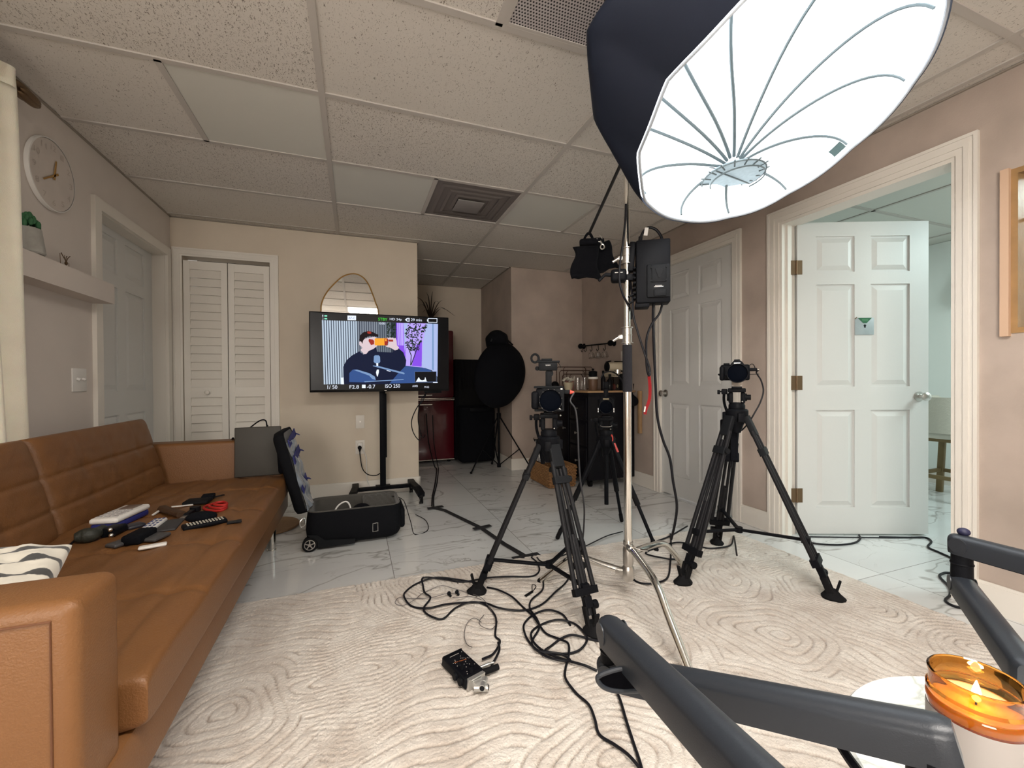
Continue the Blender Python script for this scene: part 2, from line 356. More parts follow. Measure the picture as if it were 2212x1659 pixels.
# ================================================================== DOORS, CASINGS, BASEBOARDS
def panel_leaf(m, wd, ht, th, panels):
    """six panel leaf; local x 0..wd, y -th/2..th/2, z 0..ht"""
    st = 0.0
    m.bb(0, wd, -th / 2 + 0.009, th / 2 - 0.009, 0, ht)
    xs_ = sorted(set([0, wd] + [v for p in panels for v in p[:2]])); zs_ = sorted(set([0, ht] + [v for p in panels for v in p[2:]]))
    for a, b_ in zip(xs_[:-1], xs_[1:]):
        for c, d in zip(zs_[:-1], zs_[1:]):
            cx, cz = (a + b_) / 2, (c + d) / 2
            if any(p[0] < cx < p[1] and p[2] < cz < p[3] for p in panels): continue
            m.bb(a, b_, -th / 2, th / 2, c, d)
    for p in panels:
        for s in (-1, 1):
            y0 = s * (th / 2 - 0.009); y1 = s * (th / 2 - 0.001); i0, i1 = 0.012, 0.040
            A = [(p[0] + i0, y0, p[2] + i0), (p[1] - i0, y0, p[2] + i0), (p[1] - i0, y0, p[3] - i0), (p[0] + i0, y0, p[3] - i0)]
            B = [(p[0] + i1, y1, p[2] + i1), (p[1] - i1, y1, p[2] + i1), (p[1] - i1, y1, p[3] - i1), (p[0] + i1, y1, p[3] - i1)]
            a_ = [m.v(q) for q in A]; b_ = [m.v(q) for q in B]; m.f(b_)
            for k in range(4): m.f([a_[k], a_[(k + 1) % 4], b_[(k + 1) % 4], b_[k]])
def six(wd):
    s = 0.115 * wd / .81; mid = 0.10; a = (s, wd / 2 - mid / 2); b_ = (wd / 2 + mid / 2, wd - s)
    return [(x0, x1, z0, z1) for x0, x1 in (a, b_) for z0, z1 in ((0.17, 0.79), (0.94, 1.59), (1.67, 1.895))]
def casing(m, y0, y1, zt, x, s, w_=0.075, z0=0.0, ax='y'):
    """profiled casing round an opening on the wall plane x, sticking out by s"""
    def B(a0, a1, b0, b1, d):
        if ax == 'y': m.bb(x, x + s * d, a0, a1, b0, b1)
        else: m.bb(a0, a1, x, x + s * d, b0, b1)
    for k, (i, d) in enumerate(((0, .018), (.014, .013), (.03, .016), (.048, .010))):
        j = (.014, .03, .048, w_)[k]
        B(y0 - w_ + i, y0 - w_ + j, z0, zt + w_ - i, d); B(y1 + w_ - j, y1 + w_ - i, z0, zt + w_ - i, d)
        B(y0 - w_ + j, y1 + w_ - j, zt + w_ - j, zt + w_ - i, d)
def knob(parent, T, mt, name='door_knob'):
    m = M(T); m.lathe([(0.031, 0), (0.031, .006), (.014, .010), (.011, .03), (.020, .038), (.027, .048), (.026, .058), (.016, .066), (0, .068)], axis=(0, -1, 0), n=24)
    return m.build(name, mt, parent)
# left wall door (closed, set back in its frame)
m = M(Matrix.Translation((-1.415, D1[0] + .005, 0.01)) @ Matrix.Rotation(PI / 2, 4, 'Z')); panel_leaf(m, D1[1] - D1[0] - .01, D1[2] - .015, .035, six(D1[1] - D1[0] - .01))
d = struct(m.build('door_1', DPAINT, loc=(-1.415, D1[0], 0), smooth=False))
m = M(); m.ext([(-1.395, D1[0] + .035, .80), (-1.395, D1[0] + .14, .775), (-1.395, D1[0] + .14, .782), (-1.395, D1[0] + .035, .815)], (.03, 0, 0)); m.build('door_handle', BLK, d)
m = M(); m.bb(XL - .12, XL + .001, D1[0] - .002, D1[0] + .002, 0, D1[2]); m.bb(XL - .12, XL + .001, D1[1] - .004, D1[1], 0, D1[2]); m.bb(XL - .12, XL + .001, D1[0], D1[1], D1[2] - .004, D1[2])
for a, b_, c, d_ in ((D1[0] - .062, D1[0], 0, D1[2] + .062), (D1[1], D1[1] + .062, 0, D1[2] + .062), (D1[0], D1[1], D1[2], D1[2] + .062)): m.bb(XL, XL + .02, a, b_, c, d_)
struct(m.build('trim_3', WPAINT, loc=(XL, 3.4, 0), smooth=False))
# louvred closet doors
CW = C0[1] - C0[0]
for side in (0, 1):
    x0 = C0[0] + .004 + side * (CW / 2 - .002); x1 = x0 + CW / 2 - .008; zt = C0[2] - .03
    m = M(); yf = YB + .005; yb = YB + .033; s_ = .042
    m.bb(x0, x0 + s_, yf, yb, .015, zt); m.bb(x1 - s_, x1, yf, yb, .015, zt)
    for z0, z1 in ((.015, .14), (.885, .965), (zt - .065, zt)): m.bb(x0 + s_, x1 - s_, yf + .003, yb - .003, z0, z1)
    for za, zb in ((.14, .885), (.965, zt - .065)):
        n = round((zb - za) / .0665)
        for k in range(n):
            z = za + (k + .5) * (zb - za) / n
            m.box(((x0 + x1) / 2, (yf + yb) / 2, z), (x1 - x0 - 2 * s_, .007, .069), rx=-.30)
    d = struct(m.build('door_%d' % (2 + side), WPAINT, loc=(x0, yf, .015), smooth=False))
    if side == 0:
        k_ = knob(d, Matrix.Translation((-1.085, yf, .925)) @ Matrix.Scale(.62, 4), WPAINT)
m = M(); casing(m, C0[0], C0[1], C0[2], YB, -1, .062, ax='x'); struct(m.build('trim_4', WPAINT, loc=(-.95, YB, 0), smooth=False))
# closed door in the right wall
m = M(Matrix.Translation((XR + .03, DB[1] - .004, 0.012)) @ Matrix.Rotation(-PI / 2, 4, 'Z')); panel_leaf(m, DB[1] - DB[0] - .008, DB[2] - .016, .035, six(DB[1] - DB[0] - .008))
d = struct(m.build('door_4', DPAINT, loc=(XR + .03, DB[0], 0), smooth=False)); knob(d, Matrix.Translation((XR + .012, 3.015, .885)) @ Matrix.Rotation(-PI / 2, 4, 'Z'), STEEL)
m = M(); casing(m, DB[0], DB[1], DB[2], XR, -1); m.bb(XR, XR + .115, DB[0] - .001, DB[0] + .003, 0, DB[2]); m.bb(XR, XR + .115, DB[1] - .003, DB[1], 0, DB[2]); m.bb(XR + .0005, XR + .115, DB[0] + .003, DB[1] - .003, DB[2] - .003, DB[2] - .0003)
m.bb(XR + .05, XR + .07, DB[0], DB[1], DB[2] - .02, DB[2])
struct(m.build('trim_5', WPAINT, loc=(XR, 2.7, 0), smooth=False))
# open doorway: casing, jambs with stop, and the open leaf swung into the next room
m = M(); casing(m, DA[0], DA[1], DA[2], XR, -1); casing(m, DA[0], DA[1], DA[2], XR + .115, 1)
m.bb(XR - .002, XR + .117, DA[0], DA[0] + .018, 0, DA[2]); m.bb(XR - .002, XR + .117, DA[1] - .018, DA[1], 0, DA[2]); m.bb(XR - .0015, XR + .1165, DA[0] + .018, DA[1] - .018, DA[2] - .018, DA[2] - .0005)
m.bb(XR + .035, XR + .07, DA[1] - .03, DA[1] - .018, 0, DA[2] - .018); m.bb(XR + .035, XR + .07, DA[0] + .018, DA[0] + .03, 0, DA[2] - .018)
struct(m.build('trim_6', WPAINT, loc=(XR, 1.5, 0), smooth=False))
hx, hy = XR + .108, DA[1] - .028
dx, dy = 3.44 - hx, 1.602 - hy; ang = math.atan2(dy, dx); LW = .815
TD = Matrix.Translation((hx, hy, 0.012)) @ Matrix.Rotation(ang, 4, 'Z')
m = M(TD); m2 = Matrix.Translation((0, 0, 0)); panel_leaf(m, LW, 1.985, .035, six(LW))
d5 = struct(m.build('door_5', DPAINT, loc=(hx, hy, 0), smooth=False)); d5['label'] = 'open white six-panel door with small grey sign'
knob(d5, TD @ Matrix.Translation((LW - .06, -.0175, .875)), STEEL); knob(d5, TD @ Matrix.Translation((LW - .06, .0175, .875)) @ Matrix.Rotation(PI, 4, 'Z'), STEEL)
m = M(TD); m.bb(LW - .001, LW + .002, -.012, .012, .84, .91); m.build('latch_plate', STEEL, d5)
for z in (.245, .965, 1.70):
    m = M(TD @ Matrix.Translation((-.006, -.016, z))); m.bb(.004, .036, -.004, -.001, -.045, .045); m.bb(-.034, -.002, -.004, -.001, -.045, .045); m.cyl((0, -.004, -.045), (0, -.004, .045), .005)
    m.build('hinge', BRASS, d5)
# pass-through window in the right wall
WOOD = mat('oak_frame', (0.33, 0.19, 0.075), 0.5, bump=0.1, bscale=60, var=.15, vscale=12)
CASW = mat('bare_pine_casing', (0.62, 0.42, 0.29), 0.6, bump=0.05, bscale=60)
y0, y1, z0, z1 = WI
m = M()
for a, b_, c, d_ in ((y0, y1, z0, z0 + .022), (y0, y1, z1 - .022, z1), (y0, y0 + .02, z0 + .022, z1 - .022), (y1 - .02, y1, z0 + .022, z1 - .022)): m.bb(XR - .004, XR + .115, a, b_, c, d_)
wf = struct(m.build('window_1', WOOD, loc=(XR, 0, z0), smooth=False))
m = M(); m.bb(XR - .022, XR, y1, y1 + .026, z0 - .012, z1 + .004); m.build('casing_strip', CASW, wf, smooth=False)
m = M(); m.bb(XR + .07, XR + .074, y0 + .02, y1 - .02, z0 + .022, z1 - .022); m.build('window_pane', GLASS, wf, smooth=False)
m = M(); m.bb(XR + .06, XR + .085, y0, y1, 1.655, 1.665); m.build('glazing_bar', GREYP, wf, smooth=False)
# window in the left wall behind the curtain
y0, y1, z0, z1 = W1
m = M()
for a, b_, c, d_ in ((y0, y1, z0, z0 + .04), (y0, y1, z1 - .04, z1), (y0, y0 + .04, z0, z1), (y1 - .04, y1, z0, z1), ((y0 + y1) / 2 - .02, (y0 + y1) / 2 + .02, z0, z1)): m.bb(XL - .10, XL - .04, a, b_, c, d_)
wf = struct(m.build('window_2', WPAINT, loc=(XL, 0, z0), smooth=False))
m = M(); m.bb(XL - .075, XL - .07, y0 + .04, y1 - .04, z0 + .04, z1 - .04); m.build('window_pane', GLASS, wf, smooth=False)
# baseboards
BH = .125
def base(name, segs):
    m = M()
    for x0, x1, y0, y1, c in segs:
        m.bb(x0, x1, y0, y1, 0, BH - .012)
        dx = .003 if abs(x1 - x0) < abs(y1 - y0) else 0; dy = 0 if dx else .003
        m.bb(x0 + dx, x1 - dx, y0 + dy, y1 - dy, BH - .012, BH)
    struct(m.build(name, WPAINT, smooth=False))
base('baseboard_left', [(XL, XL + .014, YF, D1[0] - .062, 0)])
base('baseboard_back', [(C0[1] + .062, XN0 + .014, YB - .014, YB, 0), (XN0, XN0 + .014, YB - .014, YN, 0)])
base('baseboard_pillar', [(XN1 - .014, XR, YP - .014, YP, 0), (XN1 - .014, XN1, YP, YN, 0), (XN0, XN1, YN - .014, YN, 0)])
base('baseboard_right', [(XR - .014, XR, DB[1] + .075, YP, 0), (XR - .014, XR, DA[1] + .075, DB[0] - .075, 0), (XR - .014, XR, YF, DA[0] - .075, 0)])
base('baseboard_side_room', [(5.186, 5.2, -2.2, 2.6, 0), (XR + .115, 5.2, 2.586, 2.6, 0)])

# ================================================================== RUG (carved pile, real relief)
def rug():
    x0, x1, y0, y1 = -0.62, 2.31, -1.2, 2.2
    nx, ny = 590, 680
    X, Y = np.meshgrid(np.linspace(x0, x1, nx), np.linspace(y0, y1, ny), indexing='ij')
    rs = np.random.RandomState(5)
    # patches: ring centres (kind 0) and straight hatch (kind 1, angle)
    seeds = [(-0.36, 1.45, 0, .2), (-0.30, 2.0, 1, 1.57), (0.02, 1.55, 0, 0), (0.35, 2.05, 0, 0), (0.72, 1.75, 1, 1.2), (0.35, 1.25, 1, 1.45), (0.05, 0.75, 0, 0), (0.62, 0.95, 0, 0), (0.45, .5, 1, .6),
             (1.05, 1.35, 0, 0), (1.15, 1.95, 1, .9), (1.55, 1.95, 1, 1.0), (1.75, 1.62, 0, 0), (2.1, 1.75, 0, 0), (2.05, 1.25, 0, 0), (1.5, 1.2, 0, 0), (1.25, .85, 1, .75), (1.75, .85, 1, .35), (2.15, .85, 0, 0), (.95, .55, 0, 0),
             (-.35, .9, 1, 1.1), (-.3, .2, 0, 0), (.4, -.1, 0, 0), (1.1, 0, 1, .3), (1.7, .3, 0, 0), (2.1, 0, 1, 1.2), (0, -.7, 0, 0), (.8, -.7, 1, .5), (1.6, -.6, 0, 0)]
    wx = X + 0.03 * np.sin(Y * 9 + 1) + 0.015 * np.sin(Y * 23 + X * 11); wy = Y + 0.03 * np.sin(X * 8 + 2) + 0.015 * np.sin(X * 21 - Y * 9)
    D = np.stack([np.hypot(wx - s[0], wy - s[1]) for s in seeds]); order = np.argsort(D, axis=0); k = order[0]
    d1 = np.take_along_axis(D, order[:1], 0)[0]; d2 = np.take_along_axis(D, order[1:2], 0)[0]
    kind = np.array([s[2] for s in seeds])[k]; an = np.array([s[3] for s in seeds])[k]
    sx = np.array([s[0] for s in seeds])[k]; sy = np.array([s[1] for s in seeds])[k]
    ex = 1 + .45 * np.sin(k * 2.3)
    ring = np.hypot((wx - sx) * ex, (wy - sy) / ex)
    lin = (wx * np.cos(an) + wy * np.sin(an))
    sp = .036 + .006 * np.sin(k * 1.7)
    ph = np.where(kind == 0, ring, lin) / sp
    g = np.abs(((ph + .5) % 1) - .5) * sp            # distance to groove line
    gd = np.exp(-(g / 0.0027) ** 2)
    n = rs.rand(nx // 8 + 2, ny // 8 + 2)
    xi = np.linspace(0, nx // 8, nx); yi = np.linspace(0, ny // 8, ny)
    a = xi.astype(int); b = yi.astype(int); fa = (xi - a)[:, None]; fb = (yi - b)[None]
    low = n[a][:, b] * (1 - fa) * (1 - fb) + n[a + 1][:, b] * fa * (1 - fb) + n[a][:, b + 1] * (1 - fa) * fb + n[a + 1][:, b + 1] * fa * fb
    n2 = rs.rand(nx // 3 + 2, ny // 3 + 2); a2 = (np.arange(nx) / 3).astype(int); b2 = (np.arange(ny) / 3).astype(int); mid = n2[a2][:, b2]
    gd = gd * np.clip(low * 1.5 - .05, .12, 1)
    edge = np.minimum.reduce([X - x0, x1 - X, Y - y0, y1 - Y]); ef = np.clip(edge / 0.012, 0, 1) ** .5
    Zz = (0.013 + 0.0025 * low + .0018 * mid + rs.rand(nx, ny) * 0.0014 - 0.010 * gd) * ef + 0.0005
    co = np.stack([X, Y, Zz], -1).reshape(-1, 3)
    i, j = np.meshgrid(np.arange(nx - 1), np.arange(ny - 1), indexing='ij'); q = i * ny + j
    F = np.stack([q, q + ny, q + ny + 1, q + 1], -1).reshape(-1, 4)
    me = bpy.data.meshes.new('rug'); me.vertices.add(len(co)); me.vertices.foreach_set('co', co.astype(np.float32).ravel())
    me.loops.add(F.size); me.loops.foreach_set('vertex_index', F.astype(np.int32).ravel()); me.polygons.add(len(F))
    me.polygons.foreach_set('loop_start', np.arange(0, F.size, 4, dtype=np.int32)); me.polygons.foreach_set('loop_total', np.full(len(F), 4, dtype=np.int32))
    me.update(); me.validate(); me.polygons.foreach_set('use_smooth', [True] * len(F))
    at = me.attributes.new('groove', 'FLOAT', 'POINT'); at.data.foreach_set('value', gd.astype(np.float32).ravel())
    m = mat('carved_pile', (0.60, 0.53, 0.46), 0.95, sheen=.3, spec=.1); nt, b_, N, lk = nodes(m)
    tc = N('TexCoord'); nn = N('TexNoise'); nn.inputs['Scale'].default_value = 7; nn.inputs['Detail'].default_value = 8; nn.inputs['Roughness'].default_value = .7; lk(tc.outputs['Object'], nn.inputs['Vector'])
    r = N('ValToRGB'); r.color_ramp.elements[0].position = .35; r.color_ramp.elements[0].color = (0.56, 0.49, 0.43, 1); r.color_ramp.elements[1].position = .62; r.color_ramp.elements[1].color = (0.74, 0.69, 0.63, 1); lk(nn.outputs['Fac'], r.inputs['Fac'])
    at_ = N('Attribute'); at_.attribute_name = 'groove'; mx = N('MixRGB'); mx.inputs['Color2'].default_value = (0.27, 0.20, 0.15, 1); mm = N('Math'); mm.operation = 'MULTIPLY'; mm.inputs[1].default_value = .9  # groove colour darkened: part brown backing, part painted groove shade
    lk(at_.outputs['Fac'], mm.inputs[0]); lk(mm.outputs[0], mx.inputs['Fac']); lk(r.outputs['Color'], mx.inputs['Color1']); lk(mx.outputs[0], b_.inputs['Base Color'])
    n2 = N('TexNoise'); n2.inputs['Scale'].default_value = 140; n2.inputs['Detail'].default_value = 5; lk(tc.outputs['Object'], n2.inputs['Vector'])
    bp = N('Bump'); bp.inputs['Strength'].default_value = .8; bp.inputs['Distance'].default_value = .006; lk(n2.outputs['Fac'], bp.inputs['Height']); lk(bp.outputs[0], b_.inputs['Normal'])
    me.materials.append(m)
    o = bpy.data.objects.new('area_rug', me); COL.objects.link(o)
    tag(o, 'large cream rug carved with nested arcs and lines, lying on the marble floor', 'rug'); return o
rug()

# ================================================================== SOFA
LEA = mat('tan_leather', (0.185, 0.080, 0.026), 0.46, bump=0.18, bscale=260, var=.04, vscale=5, spec=.45)
STI = mat('leather_seam', (0.13, 0.05, 0.02), 0.6, bump=.1)
def superpad(m, c, half, ax, p=7, tu=(), tv=(), depth=.012, nu=70, nv=50, wu=1.0, tk=1.6, noise=.004, rnd=0.0, edge=6):
    """padded slab: ax=(U,V,N) unit vectors, half=(hu,hv,hn); tu/tv seam positions in -1..1"""
    U, Vv, Nn = [Vector(a) for a in ax]; c = Vector(c); hu, hv, hn = half
    def prof(t, e): return (1 - abs(t) ** e) ** (1 / e) if abs(t) < 1 else 0.0
    for s in (1, -1):
        def fn(a, b_):
            u = math.sin((a * 2 - 1) * PI / 2); v = math.sin((b_ * 2 - 1) * PI / 2)
            h = prof(u, edge) * prof(v, edge)
            d = 0
            if s == 1:
                for q in tu: d += wu * math.exp(-((u - q) * hu / .008) ** 2)
                for q in tv: d += math.exp(-((v - q) * hv / .008) ** 2)
                d = min(d, 1.6)
                for q in tu:
                    for r in tv: d += tk * math.exp(-(((u - q) * hu / .03) ** 2 + ((v - r) * hv / .03) ** 2))
                d -= noise / depth * (math.sin(u * 17 + v * 9) + .7 * math.sin(u * 31 - v * 13 + 2) + .6 * math.sin(v * 27 + u * 5))
            return c + U * (u * hu) + Vv * (v * hv) + Nn * (s * hn * h - (depth * d * min(1, h * 1.2) if s == 1 else 0))
        m.grid(fn, nu, nv)
    bmesh.ops.remove_doubles(m.bm, verts=m.bm.verts[:], dist=.0004)
SX0, SX1 = -1.30, -0.42
sofa = thing('sofa', 'tan leather three-seat sofa with tufted back, against the left wall', 'sofa', (-.85, 1.98, 0))
m = M(); m.bb(SX0, SX1 + .008, .885, 3.09, .185, .315, bev=.012); m.build('base_frame', LEA, sofa)
m = M(); superpad(m, (-.84, 1.983, .372), (.455, .958, .072), ((1, 0, 0), (0, 1, 0), (0, 0, 1)), tu=(-.45, .22, .80), tv=(-.62, -.22, .2, .6), depth=.0075, wu=.5, tk=.9, nu=120, nv=230, noise=.0028, edge=9)
m.build('seat_cushion', LEA, sofa, ang=60)
for nm, y0, y1 in (('back_cushion', 1.02, 2.03), ('back_cushion', 2.035, 2.945)):
    m = M(); th = math.radians(14); N_ = Vector((math.cos(th), 0, math.sin(th))); V_ = Vector((-math.sin(th), 0, math.cos(th)))
    superpad(m, Vector((-1.12, (y0 + y1) / 2, .60)), ((y1 - y0) / 2, .195, .085), ((0, 1, 0), V_, N_), tu=(-.5, 0, .5), tv=(-.42, .2), depth=.0055, wu=.2, tk=.9, nu=110, nv=90, noise=.0006, edge=8)
    m.build(nm, LEA, sofa, ang=60)
m = M(); m.bb(SX0, -1.17, 1.0, 3.0, .30, .72, bev=.02); m.build('back_frame', LEA, sofa)
for y0, y1 in ((.877, 1.015), (2.955, 3.093)):
    m = M(); m.box((-.86, (y0 + y1) / 2, .4185), (.88, y1 - y0, .467), bev=.022, seg=4); a = m.build('armrest', LEA, sofa)
    yy = y0 - .001 if y0 < 2 else y1 + .001
    m = M(); z1_, x1_ = .625, -.452
    pts = [(-1.28, yy, z1_), (x1_, yy, z1_), (x1_, yy, .20)]
    m.tube(pts, .0022, n=6, sm=0)
    m.build('piping', STI, a)
for x, y in ((-.47, 2.86), (-.47, 1.12), (-1.22, 2.86), (-1.22, 1.12)):
    m = M(); m.cyl((x, y, 0), (x, y, .187), .0225); m.cyl((x, y, 0), (x, y, .008), .0265); m.build('leg', CHR, sofa)

# striped throw pillow behind the near arm
PIL = mat('woven_stripe_wool', (0.75, 0.71, 0.62), 0.95, sheen=.4)
nt, b_, N, lk = nodes(PIL); tc = N('TexCoord'); wv = N('TexWave'); wv.inputs['Scale'].default_value = 6.5; wv.inputs['Distortion'].default_value = 1.2; wv.inputs['Detail'].default_value = 3; wv.inputs['Detail Scale'].default_value = 3
mp = N('Mapping'); mp.inputs['Rotation'].default_value = (0, 0, .9); lk(tc.outputs['Object'], mp.inputs[0]); lk(mp.outputs[0], wv.inputs['Vector'])
r = N('ValToRGB'); r.color_ramp.elements[0].position = .80; r.color_ramp.elements[0].color = (.76, .72, .63, 1); r.color_ramp.elements[1].position = .9; r.color_ramp.elements[1].color = (.06, .06, .06, 1)
n3 = N('TexNoise'); n3.inputs['Scale'].default_value = 22; n3.inputs['Detail'].default_value = 5; lk(tc.outputs['Object'], n3.inputs['Vector']); mm = N('Math'); mm.operation = 'MULTIPLY_ADD'; mm.inputs[1].default_value = .5; mm.inputs[2].default_value = -.2
lk(n3.outputs['Fac'], mm.inputs[0]); ad = N('Math'); ad.operation = 'ADD'; lk(wv.outputs['Fac'], ad.inputs[0]); lk(mm.outputs[0], ad.inputs[1]); lk(ad.outputs[0], r.inputs['Fac']); lk(r.outputs['Color'], b_.inputs['Base Color'])
bp = N('Bump'); bp.inputs['Strength'].default_value = .5; n4 = N('TexNoise'); n4.inputs['Scale'].default_value = 160; lk(tc.outputs['Object'], n4.inputs['Vector']); lk(n4.outputs['Fac'], bp.inputs['Height']); lk(bp.outputs[0], b_.inputs['Normal'])
m = M(); superpad(m, (-.95, 1.25, .507), (.27, .20, .065), ((.98, .2, -.02), (-.18, .93, .30), (.0, -.30, .95)), nu=50, nv=40, noise=.006, depth=.01, edge=2.6)
tag(m.build('throw_pillow', PIL, ang=60), 'cream throw pillow with broken black stripes, behind the near sofa arm', 'pillow')

# ================================================================== CURTAIN, CLOCK, SHELF, SWITCH
CUR = mat('linen_curtain', (0.88, 0.83, 0.70), 0.9, bump=.25, bscale=300, sheen=.2, var=.04, vscale=9)
nt, b_, N, lk = nodes(CUR); b_.inputs['Transmission Weight'].default_value = 0.0; b_.inputs['Subsurface Weight'].default_value = .15
ct = thing('curtain', 'cream linen curtain hanging at the left wall window', 'curtain', (-1.22, 1.75, 0.02))
m = M()
def cf(a, b_):
    y = 1.2 + a * 1.02; z = .74 + b_ * 1.44
    pin = .35 + .65 * (1 - b_) ** .5
    return (-1.225 + .028 * pin * math.sin(a * 46) + .008 * math.sin(a * 17 + b_ * 3), y - .03 * b_ * a + .035 * (1 - b_) * a * .5, z)
m.grid(cf, 160, 30); m.build('drape', CUR, ct, ang=80)
m = M(); m.grid(lambda a, b_: (-1.225 + .024 * math.sin(a * 46) + .006, 1.2 + a * .97, 2.12 + .075 * b_), 160, 3); m.build('heading_tape', CUR, ct, ang=80)
rod = thing('curtain_rod', 'thin dark curtain rod with bronze leaf finial at the left wall', 'curtain rod', (-1.25, 1.2, 2.19))
m = M(); m.cyl((-1.25, -2.4, 2.175), (-1.25, 2.255, 2.175), .008, n=12); m.build('rod', BRASS, rod)
m = M()
for k in range(5):
    a = k * 2 * PI / 5
    m.sph((-1.25 + .012 * math.cos(a), 2.325 - (k % 2) * .03, 2.18 + .014 * math.sin(a)), (.016, .058, .016), n=8)
m.sph((-1.25, 2.35, 2.178), (.02, .05, .02), n=8); m.build('finial', BRASS, rod)
m = M(); m.bar((-1.32, 2.24, 2.15), (-1.25, 2.24, 2.165), .012, .02); m.build('bracket', BRASS, rod)
# clock
CLK = mat('pale_wood_clock_face', (0.62, 0.56, 0.51), .7, bump=.03, var=.03, vscale=14)
GOLD = mat('gold_clock_hand', (0.42, 0.23, 0.06), .45, .3, bump=.02)
NUMC = mat('faint_engraved_numeral', (0.50, 0.44, 0.39), .8, bump=.02)
cy_, cz_, cr = 2.585, 1.965, .158
ck = thing('wall_clock', 'round pale wall clock with gold hands and engraved numerals', 'clock', (XL, cy_, cz_))
m = M(); m.lathe([(cr, 0), (cr, .016), (cr - .003, .019), (0, .019)], o=(XL, cy_, cz_), axis=(1, 0, 0), n=64); m.build('dial', CLK, ck)
m = M(); m.lathe([(cr - .001, .002), (cr + .004, .004), (cr + .004, .02), (cr - .001, .021)], o=(XL, cy_, cz_), axis=(1, 0, 0), n=64, caps=False); m.build('rim', WHT, ck)
TC = Matrix.Translation((XL + .0205, cy_, cz_)) @ Matrix.Rotation(PI / 2, 4, 'Z')
for k in range(1, 13):
    a = math.radians(90 - 30 * k); m = M(); r_ = cr * .80; w_ = .018 if k > 9 else .011
    text_into(m, str(k), r_ * math.cos(a) - w_, r_ * math.cos(a) + w_, r_ * math.sin(a) - .013, r_ * math.sin(a) + .013, plane=TC); m.build('numeral', NUMC, ck, smooth=False)
for nm, a, L, b_, w_ in (('hour_hand', math.radians(80), .072, .02, .012), ('minute_hand', math.radians(212), .09, .03, .010)):
    m = M(TC @ Matrix.Translation((0, -.003, 0)) @ Matrix.Rotation(-a, 4, 'Y')); m.ext([(-b_, 0, -w_ / 2), (L, 0, -w_ * .3), (L, 0, w_ * .3), (-b_, 0, w_ / 2)], (0, -.002, 0)); m.build(nm, GOLD, ck)
# picture-ledge shelf
sh = thing('wall_shelf', 'long pale floating shelf with deep front lip on the left wall', 'shelf', (XL, 2.3, 1.43))
m = M(); m.bb(XL, XL + .084, 2.22, 2.915, 1.43, 1.445); m.bb(XL + .085, XL + .10, 2.22, 2.915, 1.43, 1.535); m.bb(XL, XL + .012, 2.22, 2.915, 1.446, 1.53); m.build('ledge', WALLL, sh, smooth=False)
POTG = mat('grey_stone_pot', (0.36, 0.35, 0.32), .8, bump=.2, bscale=60, var=.1, vscale=30)
SUC = mat('succulent_green', (0.03, 0.13, 0.05), .6, bump=.05)
pl = thing('succulent_plant', 'small green succulent in a tapered grey pot on the shelf by the curtain', 'potted plant', (-1.27,2.3605,1.5083))
px_, py_, pz_ = (-1.27,2.3605,1.5083)
m = M(); m.lathe([(.048, 0), (.052, .006), (.040, .105), (.036, .107), (.036, .095), (0, .095)], o=(-1.265, py_ - .012, 1.54), n=24); m.build('pot', POTG, pl)
m = M()
for k in range(26):
    a = k * 2.4; rr = .006 + .0012 * k; m.sph((-1.265 + rr * math.cos(a), py_ - .012 + rr * math.sin(a), 1.655 + .045 * (1 - k / 26)), (.009, .009, .016), n=5)
m.build('leaves', SUC, pl)
m = M(); m.box((-1.265, py_ - .012, 1.493), (.08, .10, .092)); tag(m.build('box', CLK, smooth=False), 'small pale box on the shelf under the succulent pot', 'box')
# thin wire stag-head stand on the shelf
BRZ = mat('dark_bronze_wire', (0.12, 0.07, 0.035), .5, .6, bump=.05)
st = thing('stag_ornament', 'small bronze antler ornament with thin upright wires on the shelf', 'ornament', (-1.27,2.6054,1.4991))
ox, oy, oz = (-1.28,2.6275,1.5781)
m = M(); m.tube([(ox, oy, oz), (ox, oy + .012, oz + .02), (ox, oy + .03, oz + .035)], .0018, n=5); m.tube([(ox, oy, oz), (ox, oy - .012, oz + .012), (ox, oy - .03, oz + .028), (ox, oy - .035, oz + .035)], .0018, n=5); m.tube([(ox, oy, oz - .005), (ox, oy - .002, oz + .015), (ox, oy + .006, oz + .03)], .0016, n=5); m.tube([(ox, oy - .012, oz + .012), (ox, oy - .01, oz + .03)], .0014, n=5)
m.sph((ox, oy, oz - .006), (.006, .006, .01), n=6); m.build('antlers', BRZ, st)
m = M(); m.tube([(ox, oy - .035, 1.445), (ox, oy - .045, oz + .03)], .0012, n=5, sm=0); m.tube([(ox, oy + .025, 1.445), (ox, oy + .02, oz)], .001, n=5, sm=0); m.tube([(ox, oy, 1.445), (ox, oy, oz)], .0009, n=5, sm=0); m.box((ox, oy, 1.4475), (.03, .09, .004)); m.build('wire_stand', BRZ, st)
# light switch
y_, z_ = 2.795, 1.018
sw = thing('light_switch', 'white double toggle light switch plate on the left wall', 'light switch', (XL, y_, z_))
m = M(); m.box((XL + .003, y_, z_), (.006, .118, .118), bev=.002); m.build('plate', WHT, sw)
for s in (-1, 1):
    m = M(); m.box((XL + .012, y_ + s * .023, z_ + .004), (.016, .009, .012), ry=.5, bev=.002); m.build('toggle', WHT, sw)
